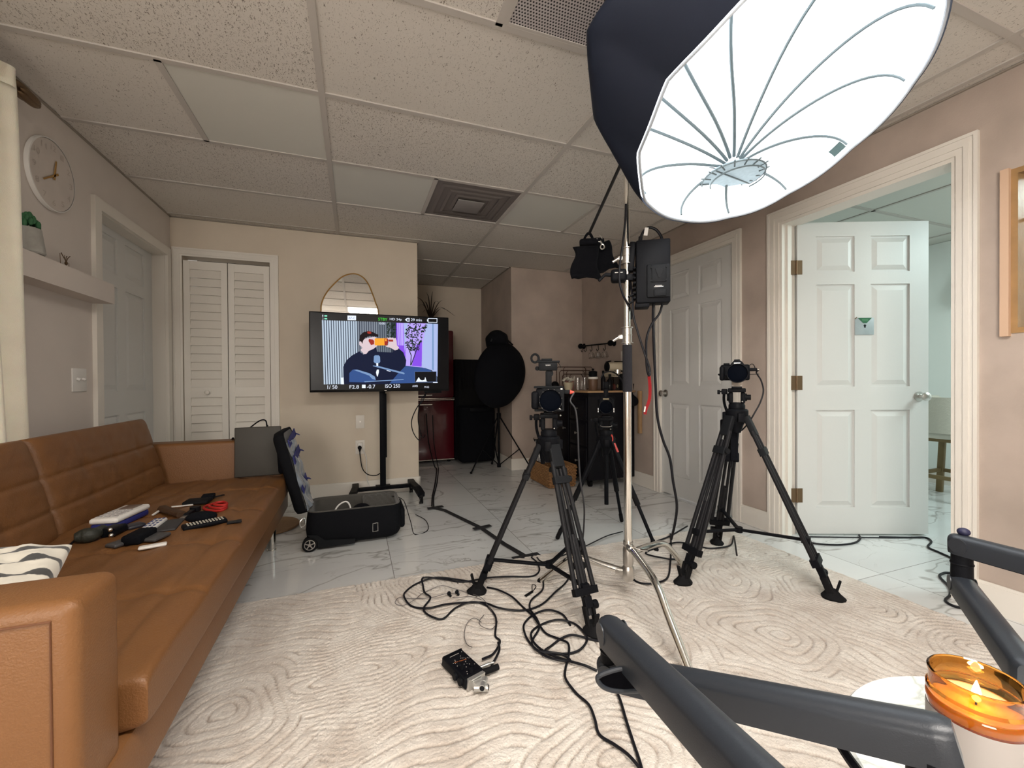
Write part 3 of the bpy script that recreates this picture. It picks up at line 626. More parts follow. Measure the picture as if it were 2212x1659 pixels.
# wall plates on the back wall
y_ = YB; x_, z_ = .043, .648
jp = thing('jack_plate', 'white wall plate with one round jack, above the power outlet', 'wall plate', (x_, y_, z_))
m = M(); m.box((x_, y_ - .003, z_), (.072, .006, .115), bev=.002); m.build('plate', WPAINT, jp)
m = M(); m.cyl((x_, y_ - .006, z_), (x_, y_ - .012, z_), .006, n=12); m.build('jack', STEEL, jp)
x_, z_ = .042, .425
op = thing('power_outlet', 'white power outlet with plugs, low on the back wall', 'outlet', (x_, y_, z_))
m = M(); m.box((x_, y_ - .003, z_), (.078, .006, .122), bev=.002); m.build('plate', WPAINT, op)
m = M(); m.box((x_, y_ - .018, z_ + .022), (.04, .028, .036), bev=.004); m.build('charger', WHT, op)
# mirror
MIR = mat('mirror_silver', (0.86, 0.86, 0.84), 0.02, 1.0); 
mo = [(-0.2638,1.5926),(-0.2586,1.6702),(-0.2223,1.76),(-0.1544,1.8501),(-0.0812,1.919),(0.0023,1.9462),(0.0686,1.9259),(0.1169,1.8704),(0.1495,1.795),(0.1785,1.7086),(0.2026,1.6123)]
mp_ = catmull([(x, YB - .012, z) for x, z in mo] + [(.205, YB - .012, 1.30), (.13, YB - .012, 1.12), (-.05, YB - .012, 1.06), (-.2, YB - .012, 1.15), (-.27, YB - .012, 1.35)], 5, True)
mr_ = thing('wall_mirror', 'organic blob-shaped mirror with thin gold rim behind the television', 'mirror', (-.03, YB, 1.5))
m = M(); m.ext(mp_, (0, .011, 0)); m.build('mirror_glass', MIR, mr_, smooth=False)
m = M(); m.tube([p for p in mp_], .0055, n=8, sm=0, closed=True); m.build('rim', GOLD, mr_)

# ================================================================== TELEVISION AND STAND
TY = 3.645
c_ = [(-0.3362,1.5479),(0.775,1.5615),(0.7654,0.9232),(-0.322,0.9153)]
tvx0, tvx1 = (c_[0][0] + c_[3][0]) / 2, (c_[1][0] + c_[2][0]) / 2; tvz1, tvz0 = (c_[0][1] + c_[1][1]) / 2, (c_[2][1] + c_[3][1]) / 2
tv = thing('television', 'large black television showing a live camera view of a man holding up an orange phone', 'television', ((tvx0 + tvx1) / 2, TY, tvz0))
m = M(); m.bb(tvx0, tvx1, TY + .001, TY + .03, tvz0, tvz1, bev=.004); m.bb(tvx0 + .2, tvx1 - .2, TY + .03, TY + .06, tvz0 + .06, tvz1 - .15, bev=.01); m.build('case', mat('tv_gloss_black', (.004, .004, .005), .35, spec=.2, bump=0), tv)
m = M(); m.bb(tvx0 + .008, tvx1 - .008, TY - .0005, TY + .0015, tvz0 + .018, tvz1 - .008); scr = m.build('screen', DSCR, tv, smooth=False)
def em(name, c, s=1.0):
    m = mat(name, (0, 0, 0), .5, emit=c, es=s * .56, spec=.1, bump=0); return m
SC = [em('screen_slat_light', (.50, .60, .72)), em('screen_slat_dark', (.035, .045, .07)), em('screen_navy', (.006, .010, .035)), em('screen_skin', (.72, .58, .62)), em('screen_cap', (.012, .006, .008)),
      em('screen_orange', (1.0, .36, .03), 1.1), em('screen_violet', (.25, .08, .80)), em('screen_lilac', (.50, .38, .95)), em('screen_curtain', (.42, .50, .82)), em('screen_leaf', (.012, .025, .012)), em('screen_blue', (.035, .085, .26)),
      em('screen_steel', (.20, .32, .55)), em('screen_black', (.006, .006, .008)), em('screen_white', (.80, .86, 1.0), 1.1), em('screen_green', (.08, .75, .06)), em('screen_mint', (.25, .8, .55)), em('screen_panel_text', (.12, .18, .35)), em('screen_red', (.35, .03, .02)), em('screen_grey', (.22, .25, .30)), em('screen_slat_mid', (.16, .19, .23))]
def sp(m, pts, mi, lay):
    m.mi = mi; m.poly([(x, TY - .0006 - .0003 * lay, z) for x, z in pts]); m.mi = 0
def S(): return M()
m = S(); sp(m, [(-0.237,1.4876),(0.6766,1.4957),(0.6698,0.9888),(-0.2274,0.9823)], 1, 1)
def lerp(a, b_, t): return (a[0] + (b_[0] - a[0]) * t, a[1] + (b_[1] - a[1]) * t)
tl, tr, br_, bl = [(-0.237,1.4876),(0.6766,1.4957),(0.6698,0.9888),(-0.2274,0.9823)]
for k in range(30):
    t0 = k / 52; t1 = t0 + .0125
    sp(m, [lerp(tl, tr, t0), lerp(tl, tr, t1), lerp(bl, br_, t1), lerp(bl, br_, t0)], 0 if k < 15 else (18 if k < 24 else 19), 2)
LB = [(0.258,1.486),(0.3248,1.2787)]
r2 = random.Random(9)
for k in range(60):
    x = LB[0][0] + (LB[1][0] - LB[0][0]) * r2.random(); z = LB[0][1] + (LB[1][1] - LB[0][1]) * r2.random(); a = r2.random() * PI; L = .010 + .010 * r2.random(); W = .004
    sp(m, [(x + L * math.cos(a), z + L * math.sin(a)), (x - W * math.sin(a), z + W * math.cos(a)), (x - L * math.cos(a), z - L * math.sin(a)), (x + W * math.sin(a), z - W * math.cos(a))], 9, 4)
sp(m, [(0.3293,1.4908),(0.4044,1.4916),(0.4076,1.1371),(0.3272,1.2195)], 6, 3)
for x in (0, 38, 74, 100): sp(m, [(p[0] + x * .00038, p[1]) for p in [(0.3362,1.4899),(0.3477,1.4892),(0.3497,1.303),(0.3393,1.3027)]], 7, 4)
sp(m, [(0.387,1.4909),(0.4219,1.4911),(0.4155,1.412),(0.3938,1.2444),(0.3921,1.3993)], 8, 4)
sp(m, [(0.3986,1.4914),(0.5823,1.4954),(0.6735,1.4955),(0.6676,1.1022),(0.4017,1.1341)], 7, 3)
sp(m, [(0.5762,1.4952),(0.6766,1.4957),(0.669,1.0409),(0.6217,1.0959),(0.5315,1.1259),(0.5511,1.344)], 8, 4)
sp(m, [(0.6277,1.4955),(0.6399,1.4954),(0.6388,1.096),(0.623,1.102)], 11, 5)
sp(m, [(0.4912,1.3063),(0.5391,1.3437),(0.5375,1.1259),(0.4545,1.1344)], 6, 4)
rs_ = random.Random(4)
LA = [(0.4044,1.4892),(0.5745,1.2597)]
for k in range(230):   # leafy branches of the studio plant
    u, v = rs_.random(), rs_.random() ** .8
    if abs(u - .35) > .65 * (1.1 - v * .7): continue
    x = LA[0][0] + (LA[1][0] - LA[0][0]) * u; z = LA[0][1] + (LA[1][1] - LA[0][1]) * v; a = rs_.random() * PI; L = .008 + .013 * rs_.random(); W = .0042
    sp(m, [(x + L * math.cos(a), z + L * math.sin(a)), (x - W * math.sin(a), z + W * math.cos(a)), (x - L * math.cos(a), z - L * math.sin(a)), (x + W * math.sin(a), z - W * math.cos(a))], 9, 5)
for a_, b_ in (((1545, 840), (1560, 620)), ((1560, 830), (1620, 600)), ((1550, 700), (1500, 560))): pass
sp(m, [(0.4398,1.1373),(0.4474,1.1386),(0.4528,1.2214),(0.4205,1.3046),(0.4147,1.3021),(0.4463,1.2183)], 9, 6)
sp(m, [(0.4427,1.1373),(0.4498,1.1362),(0.4835,1.2279),(0.509,1.3067),(0.5031,1.309),(0.4764,1.2278)], 9, 6)
# sofa, person, phone, microphone
sp(m, [(0.3785,1.1339),(0.5374,1.1199),(0.6096,1.099),(0.6186,1.0837),(0.4777,1.0835),(0.477,0.9872),(0.1894,0.9834),(0.3493,1.101)], 10, 5)
sp(m, [(-0.0825,0.9827),(-0.084,1.1221),(-0.0598,1.1736),(-0.0167,1.2142),(0.0374,1.2467),(0.0698,1.2213),(0.1416,1.2748),(0.1694,1.2812),(0.1747,1.2463),(0.2987,1.2427),(0.3104,1.2725),(0.3449,1.2791),(0.3851,1.2442),(0.4079,1.1789),(0.4017,1.1311),(0.3724,1.1011),(0.3375,1.0654),(0.2682,0.9799)], 2, 6)
sp(m, [(0.0456,1.2583),(0.0758,1.2907),(0.1031,1.2797),(0.1278,1.2745),(0.0917,1.2274),(0.0726,1.2259)], 3, 8)
sp(m, [(0.0653,1.3424),(0.1037,1.358),(0.1534,1.3682),(0.1701,1.3628),(0.1588,1.345),(0.1558,1.31),(0.1779,1.296),(0.1471,1.2691),(0.1084,1.2509),(0.0757,1.2734),(0.0539,1.2787)], 3, 9)
sp(m, [(0.038,1.3244),(0.0543,1.3306),(0.064,1.3135),(0.0622,1.2904),(0.0486,1.2872),(0.0389,1.3014)], 3, 8)
sp(m, [(0.0625,1.3308),(0.1146,1.3496),(0.1533,1.3449),(0.1529,1.2983),(0.114,1.2742),(0.0702,1.2732)], 3, 7)
sp(m, [(0.1119,1.3495),(0.1422,1.3457),(0.1532,1.3332),(0.1519,1.307),(0.128,1.3006),(0.109,1.332)], 17, 10)
sp(m, [(0.037,1.3358),(0.0439,1.3763),(0.0713,1.4032),(0.1097,1.4143),(0.1427,1.4074),(0.1648,1.3947),(0.187,1.3855),(0.184,1.3662),(0.1646,1.3714),(0.1148,1.3728),(0.0818,1.3573),(0.0663,1.3309),(0.0623,1.3077),(0.0516,1.3276)], 4, 11)
sp(m, [(0.0986,1.407),(0.1124,1.4121),(0.1289,1.4081),(0.1315,1.3954),(0.1177,1.3903),(0.1013,1.3944)], 17, 12)
sp(m, [(0.2457,1.3534),(0.2571,1.3655),(0.2684,1.3629),(0.2769,1.3672),(0.2883,1.3635),(0.2997,1.3667),(0.3111,1.36),(0.3226,1.3645),(0.331,1.3381),(0.3336,1.3026),(0.3507,1.2852),(0.339,1.2671),(0.316,1.2607),(0.2876,1.2779),(0.2424,1.2916),(0.2622,1.3038),(0.2654,1.3481)], 3, 9)
for k, x in enumerate((1232, 1262, 1292)): sp(m, [(p[0] + (x - 1232) * .000395, p[1]) for p in [(0.2654,1.3481),(0.2779,1.3496),(0.2801,1.3337),(0.2664,1.3316)]], 17, 10)
sp(m, [(0.16,1.3556),(0.2514,1.3594),(0.257,1.3537),(0.2549,1.3007),(0.164,1.2974),(0.1557,1.3042),(0.1561,1.3479)], 5, 12)
sp(m, [(0.2327,1.3559),(0.261,1.3568),(0.2625,1.3362),(0.2566,1.3037),(0.234,1.3014)], 17, 13)
sp(m, [(0.2383,1.352),(0.2507,1.3523),(0.2506,1.3359),(0.2382,1.3355)], 5, 14)
sp(m, [(0.1494,1.208),(0.1578,1.2169),(0.1884,1.2173),(0.1978,1.2058),(0.1992,1.1648),(0.1907,1.1531),(0.1573,1.1528),(0.1474,1.1643)], 11, 8)
sp(m, [(0.1673,1.154),(0.1829,1.1542),(0.1827,1.1238),(0.1693,1.1266)], 13, 8)
sp(m, [(0.1416,1.134),(0.1849,1.1296),(0.3838,1.0773),(0.3954,1.0702),(0.3895,1.0606),(0.1793,1.1179),(0.1416,1.1282)], 11, 9)
sp(m, [(0.2493,1.0959),(0.2816,1.0878),(0.2793,1.0831),(0.2487,1.0912)], 13, 10)
sp(m, [(0.1724,1.1004),(0.1875,1.1004),(0.1879,1.0799),(0.1776,1.042),(0.1709,1.0478),(0.165,1.077)], 13, 9)
sp(m, [(-0.0393,1.071),(-0.0123,1.0997),(0.02,1.0998),(0.1124,1.0711),(0.1564,1.042),(0.1645,1.0128),(0.0789,0.9959),(-0.0399,0.9995)], 10, 10)
sp(m, [(-0.007,1.0968),(0.02,1.0998),(0.1179,1.0682),(0.1564,1.042),(0.1618,1.0157),(0.1341,1.0246),(0.1123,1.0508)], 11, 11)
sp(m, [(0.0708,1.0046),(0.3834,1.0207),(0.3863,1.0147),(0.0789,0.997)], 11, 12)
sp(m, [(-0.1022,1.034),(-0.0821,1.0368),(-0.0794,0.9821),(-0.1005,0.9823)], 13, 7)
sp(m, [(0.4747,1.0846),(0.6613,1.0863),(0.6607,0.995),(0.477,0.9932)], 16, 13); sp(m, [(0.4777,1.0822),(0.6583,1.0838),(0.6576,0.9981),(0.4794,0.9962)], 12, 14)
sp(m, [(0.4859,0.9979),(0.5009,1.0232),(0.51,1.0382),(0.5217,1.0171),(0.5366,1.0097),(0.5576,1.0139),(0.5638,1.0393),(0.5739,1.0108),(0.5756,1.001),(0.5846,0.9985)], 13, 15)
sp(m, [(0.6301,0.9952),(0.6699,0.9949),(0.6698,0.9882),(0.6301,0.9885)], 13, 15)
m.build('live_picture', SC, scr, smooth=False)
TT = Matrix.Translation((0, TY - .0052, 0))
def tx(body, box, mi=13):
    (x0, z1), (x1, z0) = box; m = M(); text_into(m, body, x0, x1, z0, z1, plane=TT, mi=mi); m.build('screen_text', SC, scr, smooth=False)
tx('1', [(-0.2326,1.5297),(-0.227,1.5143)]); tx('2', [(-0.2328,1.5062),(-0.2262,1.4909)])
m = S(); sp(m, [(-0.2182,1.5276),(-0.1981,1.5275),(-0.1982,1.5162),(-0.2183,1.5158)], 15, 15); sp(m, [(-0.2184,1.5046),(-0.1983,1.5044),(-0.1984,1.4938),(-0.2185,1.4934)], 15, 15)
sp(m, [(-0.0489,1.5318),(0.0154,1.5338),(0.0151,1.497),(-0.0492,1.4953)], 13, 14)
for q in ([(0.5904,1.5407),(0.6708,1.5432),(0.6708,1.5389),(0.5904,1.5364)], [(0.5902,1.5079),(0.6705,1.5089),(0.6705,1.5046),(0.5902,1.5036)], [(0.5904,1.5407),(0.5953,1.5409),(0.595,1.5039),(0.5902,1.5036)], [(0.6659,1.5429),(0.6708,1.5432),(0.6705,1.5046),(0.6656,1.5044)], [(0.5837,1.5301),(0.5904,1.5322),(0.5902,1.5103),(0.5836,1.5119)],
          [(0.4,1.5188),(0.4164,1.5339),(0.4375,1.5349),(0.4373,1.5037),(0.4162,1.504)]): sp(m, q, 13, 14)
sp(m, [(0.4152,1.5279),(0.4328,1.5287),(0.4326,1.5083),(0.4151,1.5076)], 12, 15)
sp(m, [(0.0559,0.9776),(0.0831,0.9773),(0.0829,0.9495),(0.0556,0.9499)], 13, 14); m.build('screen_icon', SC, scr, smooth=False)
tx('AF-C', [(-0.0425,1.523),(0.0098,1.5048)], 16); tx('STBY', [(0.1858,1.5256),(0.2576,1.5031)], 14); tx('HD 24p', [(0.277,1.5281),(0.3743,1.5046)]); tx('29 min', [(0.4486,1.533),(0.5391,1.5093)]); tx('3', [(0.4199,1.5257),(0.4285,1.5105)]); tx('0:00', [(0.195,1.4886),(0.2381,1.4717)])
tx('1/ 50', [(-0.2007,0.9742),(-0.1292,0.9452)]); tx('F2.8', [(-0.038,0.9738),(0.0323,0.9467)]); tx('-0.7', [(0.0941,0.9772),(0.1584,0.9463)]); tx('ISO 250', [(0.2365,0.9795),(0.3551,0.95)]); tx('AWB', [(0.4562,0.9705),(0.5004,0.9532)]); tx('M 0.2', [(0.5573,0.9611),(0.5963,0.9449)])
m = M(); m.bb(tvx0 + .56, tvx0 + .578, TY - .002, TY + .001, tvz0 + .005, tvz0 + .010); m.build('logo', STEEL, tv, smooth=False)
m = M(); q = [(0.5599,0.9168),(0.7063,0.9178)]; m.bb(q[0][0], q[1][0], TY + .01, TY + .03, tvz0 - .02, tvz0 + .005, bev=.003)
for k in range(5): m.cyl((q[0][0] + .02 + .025 * k, TY + .009, tvz0 - .01), (q[0][0] + .02 + .025 * k, TY + .012, tvz0 - .01), .003, n=8)
m.build('port_panel', BLK, tv)
st = thing('television_stand', 'black wheeled television stand in front of the cream back wall', 'stand', (.225, 3.78, 0))
px = .222; py = 3.79
m = M(); m.bb(px - .024, px + .024, py - .02, py + .02, .08, 1.25, bev=.006); m.bb(px + .024, px + .034, py - .01, py + .01, .35, .9, bev=.003); m.build('pole', BLK, st)
m = M(); m.bb(px - .12, px + .12, py - .055, py - .02, 1.05, 1.35, bev=.004); m.bb(px - .2, px - .16, TY + .06, py - .055, 1.0, 1.4); m.bb(px + .16, px + .2, TY + .06, py - .055, 1.0, 1.4); m.bb(px - .2, px + .2, py - .075, py - .055, 1.15, 1.2); m.build('mount', BLK, st)
m = M(); m.bb(0.0, .47, 3.775, 3.815, .075, .105, bev=.004); m.bb(px - .06, px + .06, 3.76, 3.83, .10, .112, bev=.003); m.build('crossbar', BLK, st)
for x, s in ((.0, -1), (.47, 1)):
    m = M(); m.bar((x, 3.78, .105), (x + .02 * s, 3.62, .10), .055, .035, r=.006); m.bar((x + .02 * s, 3.62, .10), (x + .035 * s, 3.50, .075), .055, .04, r=.006); m.bar((x, 3.78, .105), (x, 3.92, .10), .055, .035, r=.006); f_ = m.build('foot_bar', BLK, st)
    for yy, xx in ((3.51, x + .033 * s), (3.90, x)):
        m = M(); m.cyl((xx - .014, yy, .027), (xx - .004, yy, .027), .027); m.cyl((xx + .004, yy, .027), (xx + .014, yy, .027), .027); m.cyl((xx - .012, yy, .027), (xx + .012, yy, .027), .008); m.bb(xx - .016, xx + .016, yy - .01, yy + .02, .045, .075, bev=.004); m.build('caster', RUBR, f_)
        m = M(); m.cyl((xx - .0155, yy, .027), (xx - .014, yy, .027), .018, n=16); m.cyl((xx + .014, yy, .027), (xx + .0155, yy, .027), .018, n=16); m.build('wheel_cap', STEEL, f_)

# ================================================================== OPEN SUITCASE
SUIT = mat('black_ballistic_nylon', (.0045, .005, .007), .85, spec=.15, bump=.25, bscale=400)
LIN = mat('grey_suitcase_lining', (.065, .060, .052), .85, bump=.2, bscale=200, sheen=.2)
MESHP = mat('clear_grey_vinyl', (.30, .34, .40), .25, bump=.25, bscale=14, var=.25, vscale=10, coat=.6)
BLU = mat('navy_zip', (.015, .02, .16), .6, bump=.1)
sx0, sx1, sy0, sy1, sh_ = -.275, .27, 2.75, 3.10, .225
sc_ = thing('open_suitcase', 'black wheeled suitcase lying open on the marble floor beside the sofa', 'suitcase', (0, 2.92, 0))
def rrect(x0, x1, y0, y1, r, n=6):
    out = []
    for cx, cy, a0 in ((x1 - r, y0 + r, -PI / 2), (x1 - r, y1 - r, 0), (x0 + r, y1 - r, PI / 2), (x0 + r, y0 + r, PI)):
        for k in range(n + 1): a = a0 + PI / 2 * k / n; out.append((cx + r * math.cos(a), cy + r * math.sin(a)))
    return out
m = M()
prof = [(.03, .02), (.012, .035), (.0, .06), (-.006, .12), (0, .19), (.004, sh_), (.012, sh_ + .002), (.018, sh_ - .006), (.02, .05), (.03, .04)]
rs = []
for ins, z in prof: rs.append([m.v((x, y, z)) for x, y in rrect(sx0 + ins, sx1 - ins, sy0 + ins, sy1 - ins, .06)])
m.rings(rs); m.build('shell', SUIT, sc_, ang=50)
m = M(); rs = [[m.v((x, y, z)) for x, y in rrect(sx0 + ins, sx1 - ins, sy0 + ins, sy1 - ins, .06)] for ins, z in ((.012, sh_ + .0035), (.0215, sh_ - .004), (.024, .052))]; m.rings(rs, caps=False); m.f(rs[-1]); m.build('lining', LIN, sc_, ang=50)
m = M(); m.tube([(x, y, sh_ + .003) for x, y in rrect(sx0 + .006, sx1 - .006, sy0 + .006, sy1 - .006, .06, 4)], .0045, n=6, sm=0, closed=True); m.build('zip_edge', LIN, sc_)
m = M(); m.box((sx1 + .008, 2.92, .125), (.04, .26, .13), bev=.02, seg=3); m.build('end_pocket', SUIT, sc_)
m = M(); m.tube([(sx0 - .01, 2.76, .20), (sx0 - .03, 2.745, .185), (sx0 - .025, 2.745, .155), (sx0 - .005, 2.75, .165)], .004, n=6, closed=True); m.build('metal_ring', STEEL, sc_)
m = M(); m.tube([(.098, sy0 - .004, .075), (.128, sy0 - .004, .077), (.128, sy0 - .004, .127), (.098, sy0 - .004, .125)], .003, n=6, sm=0, closed=True); m.build('buckle', STEEL, sc_)
for yy in (sy0 + .012, sy1 - .05):
    m = M(); m.cyl((sx0 + .02, yy - .018, .042), (sx0 + .02, yy + .022, .042), .042, n=28); w_ = m.build('wheel', RUBR, sc_)
    if yy < 2.9:
        m = M(); m.lathe([(.030, 0), (.030, .002), (.026, .0025)], o=(sx0 + .02, yy - .018, .042), axis=(0, -1, 0), n=24, caps=False)
        for k in range(5): a = k * 2 * PI / 5 + .3; m.bar((sx0 + .02 + .008 * math.cos(a), yy - .0195, .042 + .008 * math.sin(a)), (sx0 + .02 + .028 * math.cos(a), yy - .0195, .042 + .028 * math.sin(a)), .006, .003, up=(0, 1, 0))
        m.cyl((sx0 + .02, yy - .018, .042), (sx0 + .02, yy - .022, .042), .009, n=12); m.build('hub', STEEL, sc_)
m = M(); m.ext([(sx0 + .005, sy0 - .006, .10), (sx0 + .06, sy0 - .006, .095), (sx0 + .10, sy0 - .006, .06), (sx0 + .27, sy0 - .006, .045), (sx0 + .27, sy0 - .006, .018), (sx0 + .065, sy0 - .006, .018), (sx0 + .062, sy0 - .006, .06), (sx0 + .02, sy0 - .006, .088)], (0, .012, 0)); m.build('corner_guard', GREYP, sc_)
# lid leaning left against the sofa front
L0 = Vector((sx0 + .005, 0, sh_)); L1 = Vector((-.395, 0, .715)); ld = (L1 - L0).normalized(); ln = Vector((ld.z, 0, -ld.x))
def lidp(t, y, o): p = L0 + (L1 - L0) * t + ln * o; return (p.x, y, p.z)
def rr2(i, o): return [lidp(t, y, o) for t, y in [(a, b_) for a, b_ in zip([p[0] for p in rrect(0 + i * 2, 1 - i * 2, sy0 + i, sy1 - i, .06)], [p[1] for p in rrect(0 + i, 1 - i, sy0 + i, sy1 - i, .06)])]]
m = M(); rs = [[m.v(p) for p in rr2(i, o)] for i, o in ((.02, -.06), (.004, -.05), (0, -.03), (0, 0), (.008, .002), (.012, -.004))]; m.rings(rs); lid = m.build('lid', SUIT, sc_, ang=50)
m = M(); m.f([m.v(p) for p in rr2(.013, -.001)]); m.build('lid_lining', LIN, sc_, smooth=False)
def fnp(a, b_):
    t = .02 + a * .84; y = sy0 + .02 + b_ * (sy1 - sy0 - .04)
    return lidp(t, y, .004 + .012 * math.sin(b_ * PI) * (1 + .8 * math.sin(a * 19 + b_ * 4)) + .004 * math.sin(b_ * 23 + a * 11))
m = M(); m.grid(fnp, 60, 24); m.build('clear_pocket', MESHP, lid, ang=80)
for t, s_ in ((.87, 0), (.66, .1), (.30, .35)):
    m = M(); y0_ = sy0 + .03; y1_ = sy1 - .03 - s_ * .2
    m.bar(lidp(t - .03, y0_, .012), lidp(t + .03 + .02, y1_, .020), .004, .045, up=tuple(ld)); m.bar(lidp(t + .03, y1_ - .02, .02), lidp(t + .0, y1_ + .01, .035), .004, .018, up=(0, 1, 0)); m.build('zip_band', BLU, lid)
# contents
m = M(); m.tube([(-.13, 2.84, .07), (-.12, 2.86, .20), (-.06, 2.87, .245), (-.03, 2.86, .20), (-.04, 2.84, .10)], .005, n=8); tag(m.build('charging_cable', WHT), 'white looped charging cable standing in the open suitcase', 'cable')
m = M(); m.sph((.035, 2.90, .15), (.068, .07, .065)); tag(m.build('round_pouch', FAB), 'round dark pouch inside the open suitcase', 'pouch')
m = M(); superpad(m, (.15, 2.955, .175), (.105, .13, .022), ((1, 0, 0), (0, .94, .34), (0, -.34, .94)), nu=30, nv=24, edge=3, noise=.004, depth=.01); tag(m.build('padded_divider', LIN, ang=70), 'grey padded fabric divider flap in the right end of the open suitcase', 'divider')
m = M(); m.tube([(0.1111,3.0994,0.145), (0.187,3.0715,0.1865), (0.2493,2.9952,0.2157), (0.2967,2.9775,0.1964), (.30, 2.80, .21), (.33, 2.76, .10), (.36, 2.80, .005), (.45, 2.85, .005), (.47, 3.05, .005), (.42, 3.22, .005)], .0028, n=6); tag(m.build('thin_cable', CABLE), 'thin black cable trailing out of the open suitcase onto the floor', 'cable')
m = M(); m.lathe([(.19, 0), (.195, .006), (.19, .014), (0, .016)], o=(-.565, 3.32, 0.001), n=48); tag(m.build('round_mat', mat('tan_cork', (.36, .22, .12), .8, bump=.2, bscale=80, var=.08, vscale=30)), 'round tan mat on the floor behind the sofa leg', 'mat')

# laptop shell and camera bag on the far end of the sofa
LG = mat('charcoal_grey_shell', (.042, .038, .031), .6, bump=.06, bscale=500)
m = M(); lx0, lx1 = -.665, -.43
m.box(((lx0 + lx1) / 2 - .0, 2.925, .585), (.245, .014, .295), rx=-.07, rz=.03, bev=.006, seg=3); tag(m.build('laptop', LG), 'dark grey laptop standing upright against the far sofa arm', 'laptop')
m = M(); m.box((-.415, 2.905, .575), (.052, .09, .255), bev=.018, seg=4, ry=-.06); tag(m.build('camera_bag', FAB), 'black camera bag standing between the upright laptop and the suitcase lid', 'bag')
m = M(); m.tube([(-.70, 3.0, .657), (-.69, 2.985, .665), (-0.7829,3.435,0.5925), (-0.7403,3.4195,0.6341), (-0.6702,3.3939,0.6981), (-0.6155,3.3739,0.7365), (-0.5823,3.3615,0.733), (-0.5736,3.3579,0.6846)], .0045, n=8); m.cyl((-0.5735,3.358,0.704), (-0.5708,3.3567,0.6653), .0065, n=10); tag(m.build('laptop_cable', CABLE), 'short black cable arching over the top of the upright laptop', 'cable')

# ================================================================== NOOK: fridge, cabinet, stored dish, bags
FR = mat('burgundy_enamel', (.085, .004, .010), .28, coat=.5, bump=.01)
fr = thing('refrigerator', 'tall glossy burgundy refrigerator in the alcove behind the television', 'refrigerator', (.875, 5.4, 0))
m = M(); m.bb(.62, 1.155, 5.22, 5.60, .04, 1.63, bev=.05); m.build('body', FR, fr)
m = M(); m.bb(.62, 1.155, 5.17, 5.225, .80, 1.63, bev=.022); up_ = m.build('upper_door', FR, fr)
m = M(); m.bb(.62, 1.155, 5.17, 5.225, .045, .765, bev=.018); lo_ = m.build('lower_door', FR, fr)
m = M(); m.bb(.62, 1.157, 5.165, 5.172, .771, .779); m.bb(.62, 1.157, 5.165, 5.172, .789, .797); m.build('chrome_trim', CHR, fr)
m = M(); m.bb(.62, 1.155, 5.166, 5.172, .038, .048); m.build('bottom_trim', CHR, fr)
m = M(); m.bar((.70, 5.15, .835), (.88, 5.15, .835), .012, .012, r=.004); m.bb(.70, .72, 5.15, 5.17, .83, .84); m.bb(.86, .88, 5.15, 5.17, .83, .84); m.build('handle', CHR, up_)
m = M(); m.bar((.70, 5.15, .72), (.88, 5.15, .72), .012, .012, r=.004); m.bb(.70, .72, 5.15, 5.17, .715, .725); m.bb(.86, .88, 5.15, 5.17, .715, .725); m.build('handle', CHR, lo_)
for x in (.68, 1.10):
    m = M(); m.cyl((x, 5.25, 0), (x, 5.25, .05), .02, n=12); m.build('foot', BLK, fr)
LEAF = mat('dark_bronze_leaf', (.045, .03, .02), .5, bump=.05, var=.2, vscale=20)
pl = thing('spiky_plant', 'small spiky dark plant in a round pot on top of the refrigerator', 'potted plant', (.90, 5.35, 1.63))
m = M(); m.lathe([(.06, 0), (.10, .05), (.105, .10), (.09, .17), (.08, .17), (.08, .15), (0, .15)], o=(.90, 5.35, 1.63)); m.build('pot', BLK, pl)
m = M()
for k, (dx_, h_, b_) in enumerate(((-.23, .28, .02), (-.05, .33, 0), (.02, .34, 0), (.25, .27, .02), (.24, .10, .08), (-.20, .12, .08), (.12, .22, .05), (-.12, .20, .05), (.30, .05, .1), (-.1, .08, .06))):
    p0 = Vector((.90, 5.35, 1.78)); p1 = p0 + Vector((dx_ * .45, -.02 * (k % 3), h_ * .75 + b_)); p2 = p0 + Vector((dx_, -.03 * (k % 3), h_))
    C = catmull([p0, p1, p2], 8)
    for q0, q1, t in zip(C[:-1], C[1:], range(99)):
        w0 = .011 * (1 - t / len(C)) + .002; w1 = .011 * (1 - (t + 1) / len(C)) + .001
        m.f([m.v(q0 + Vector((0, -w0, 0)) + Vector((w0 * .6, 0, 0))), m.v(q0 + Vector((-w0 * .6, w0, 0))), m.v(q1 + Vector((-w1 * .6, w1, 0))), m.v(q1 + Vector((w1 * .6, -w1, 0)))])
bmesh.ops.remove_doubles(m.bm, verts=m.bm.verts[:], dist=.0001); m.build('leaves', LEAF, pl)
cb = thing('black_cabinet', 'tall black ribbed cabinet beside the burgundy refrigerator', 'cabinet', (1.35, 5.4, 0))
m = M(); m.bb(1.17, 1.60, 5.20, 5.60, .02, 1.275, bev=.006)
m.build('body', BLK2, cb)
m = M()
for k in range(22): m.bb(1.18 + k * .0185, 1.188 + k * .0185, 5.192, 5.202, .9, 1.27)
m.build('ribbed_front', BLK2, cb, smooth=False)
m = M(); m.bb(1.17, 1.215, 5.185, 5.2, .05, 1.2); m.cyl((1.21, 5.185, 1.11), (1.21, 5.185, 1.17), .004, n=8); m.build('handle', BLK, cb)
DOT = mat('pale_indicator_dot', (.5, .5, .5), .5, emit=(.6, .6, .65), es=.15, bump=0)
for c in range(2):
    m = M(); n_ = 9
    for k in range(n_): m.cyl((1.268 + c * .042, 5.186, .385 - k * .030 - (.03 if k == 8 else 0)), (1.268 + c * .042, 5.183, .385 - k * .030 - (.03 if k == 8 else 0)), .0065, n=8)
    m.build('dot_row', DOT, cb)
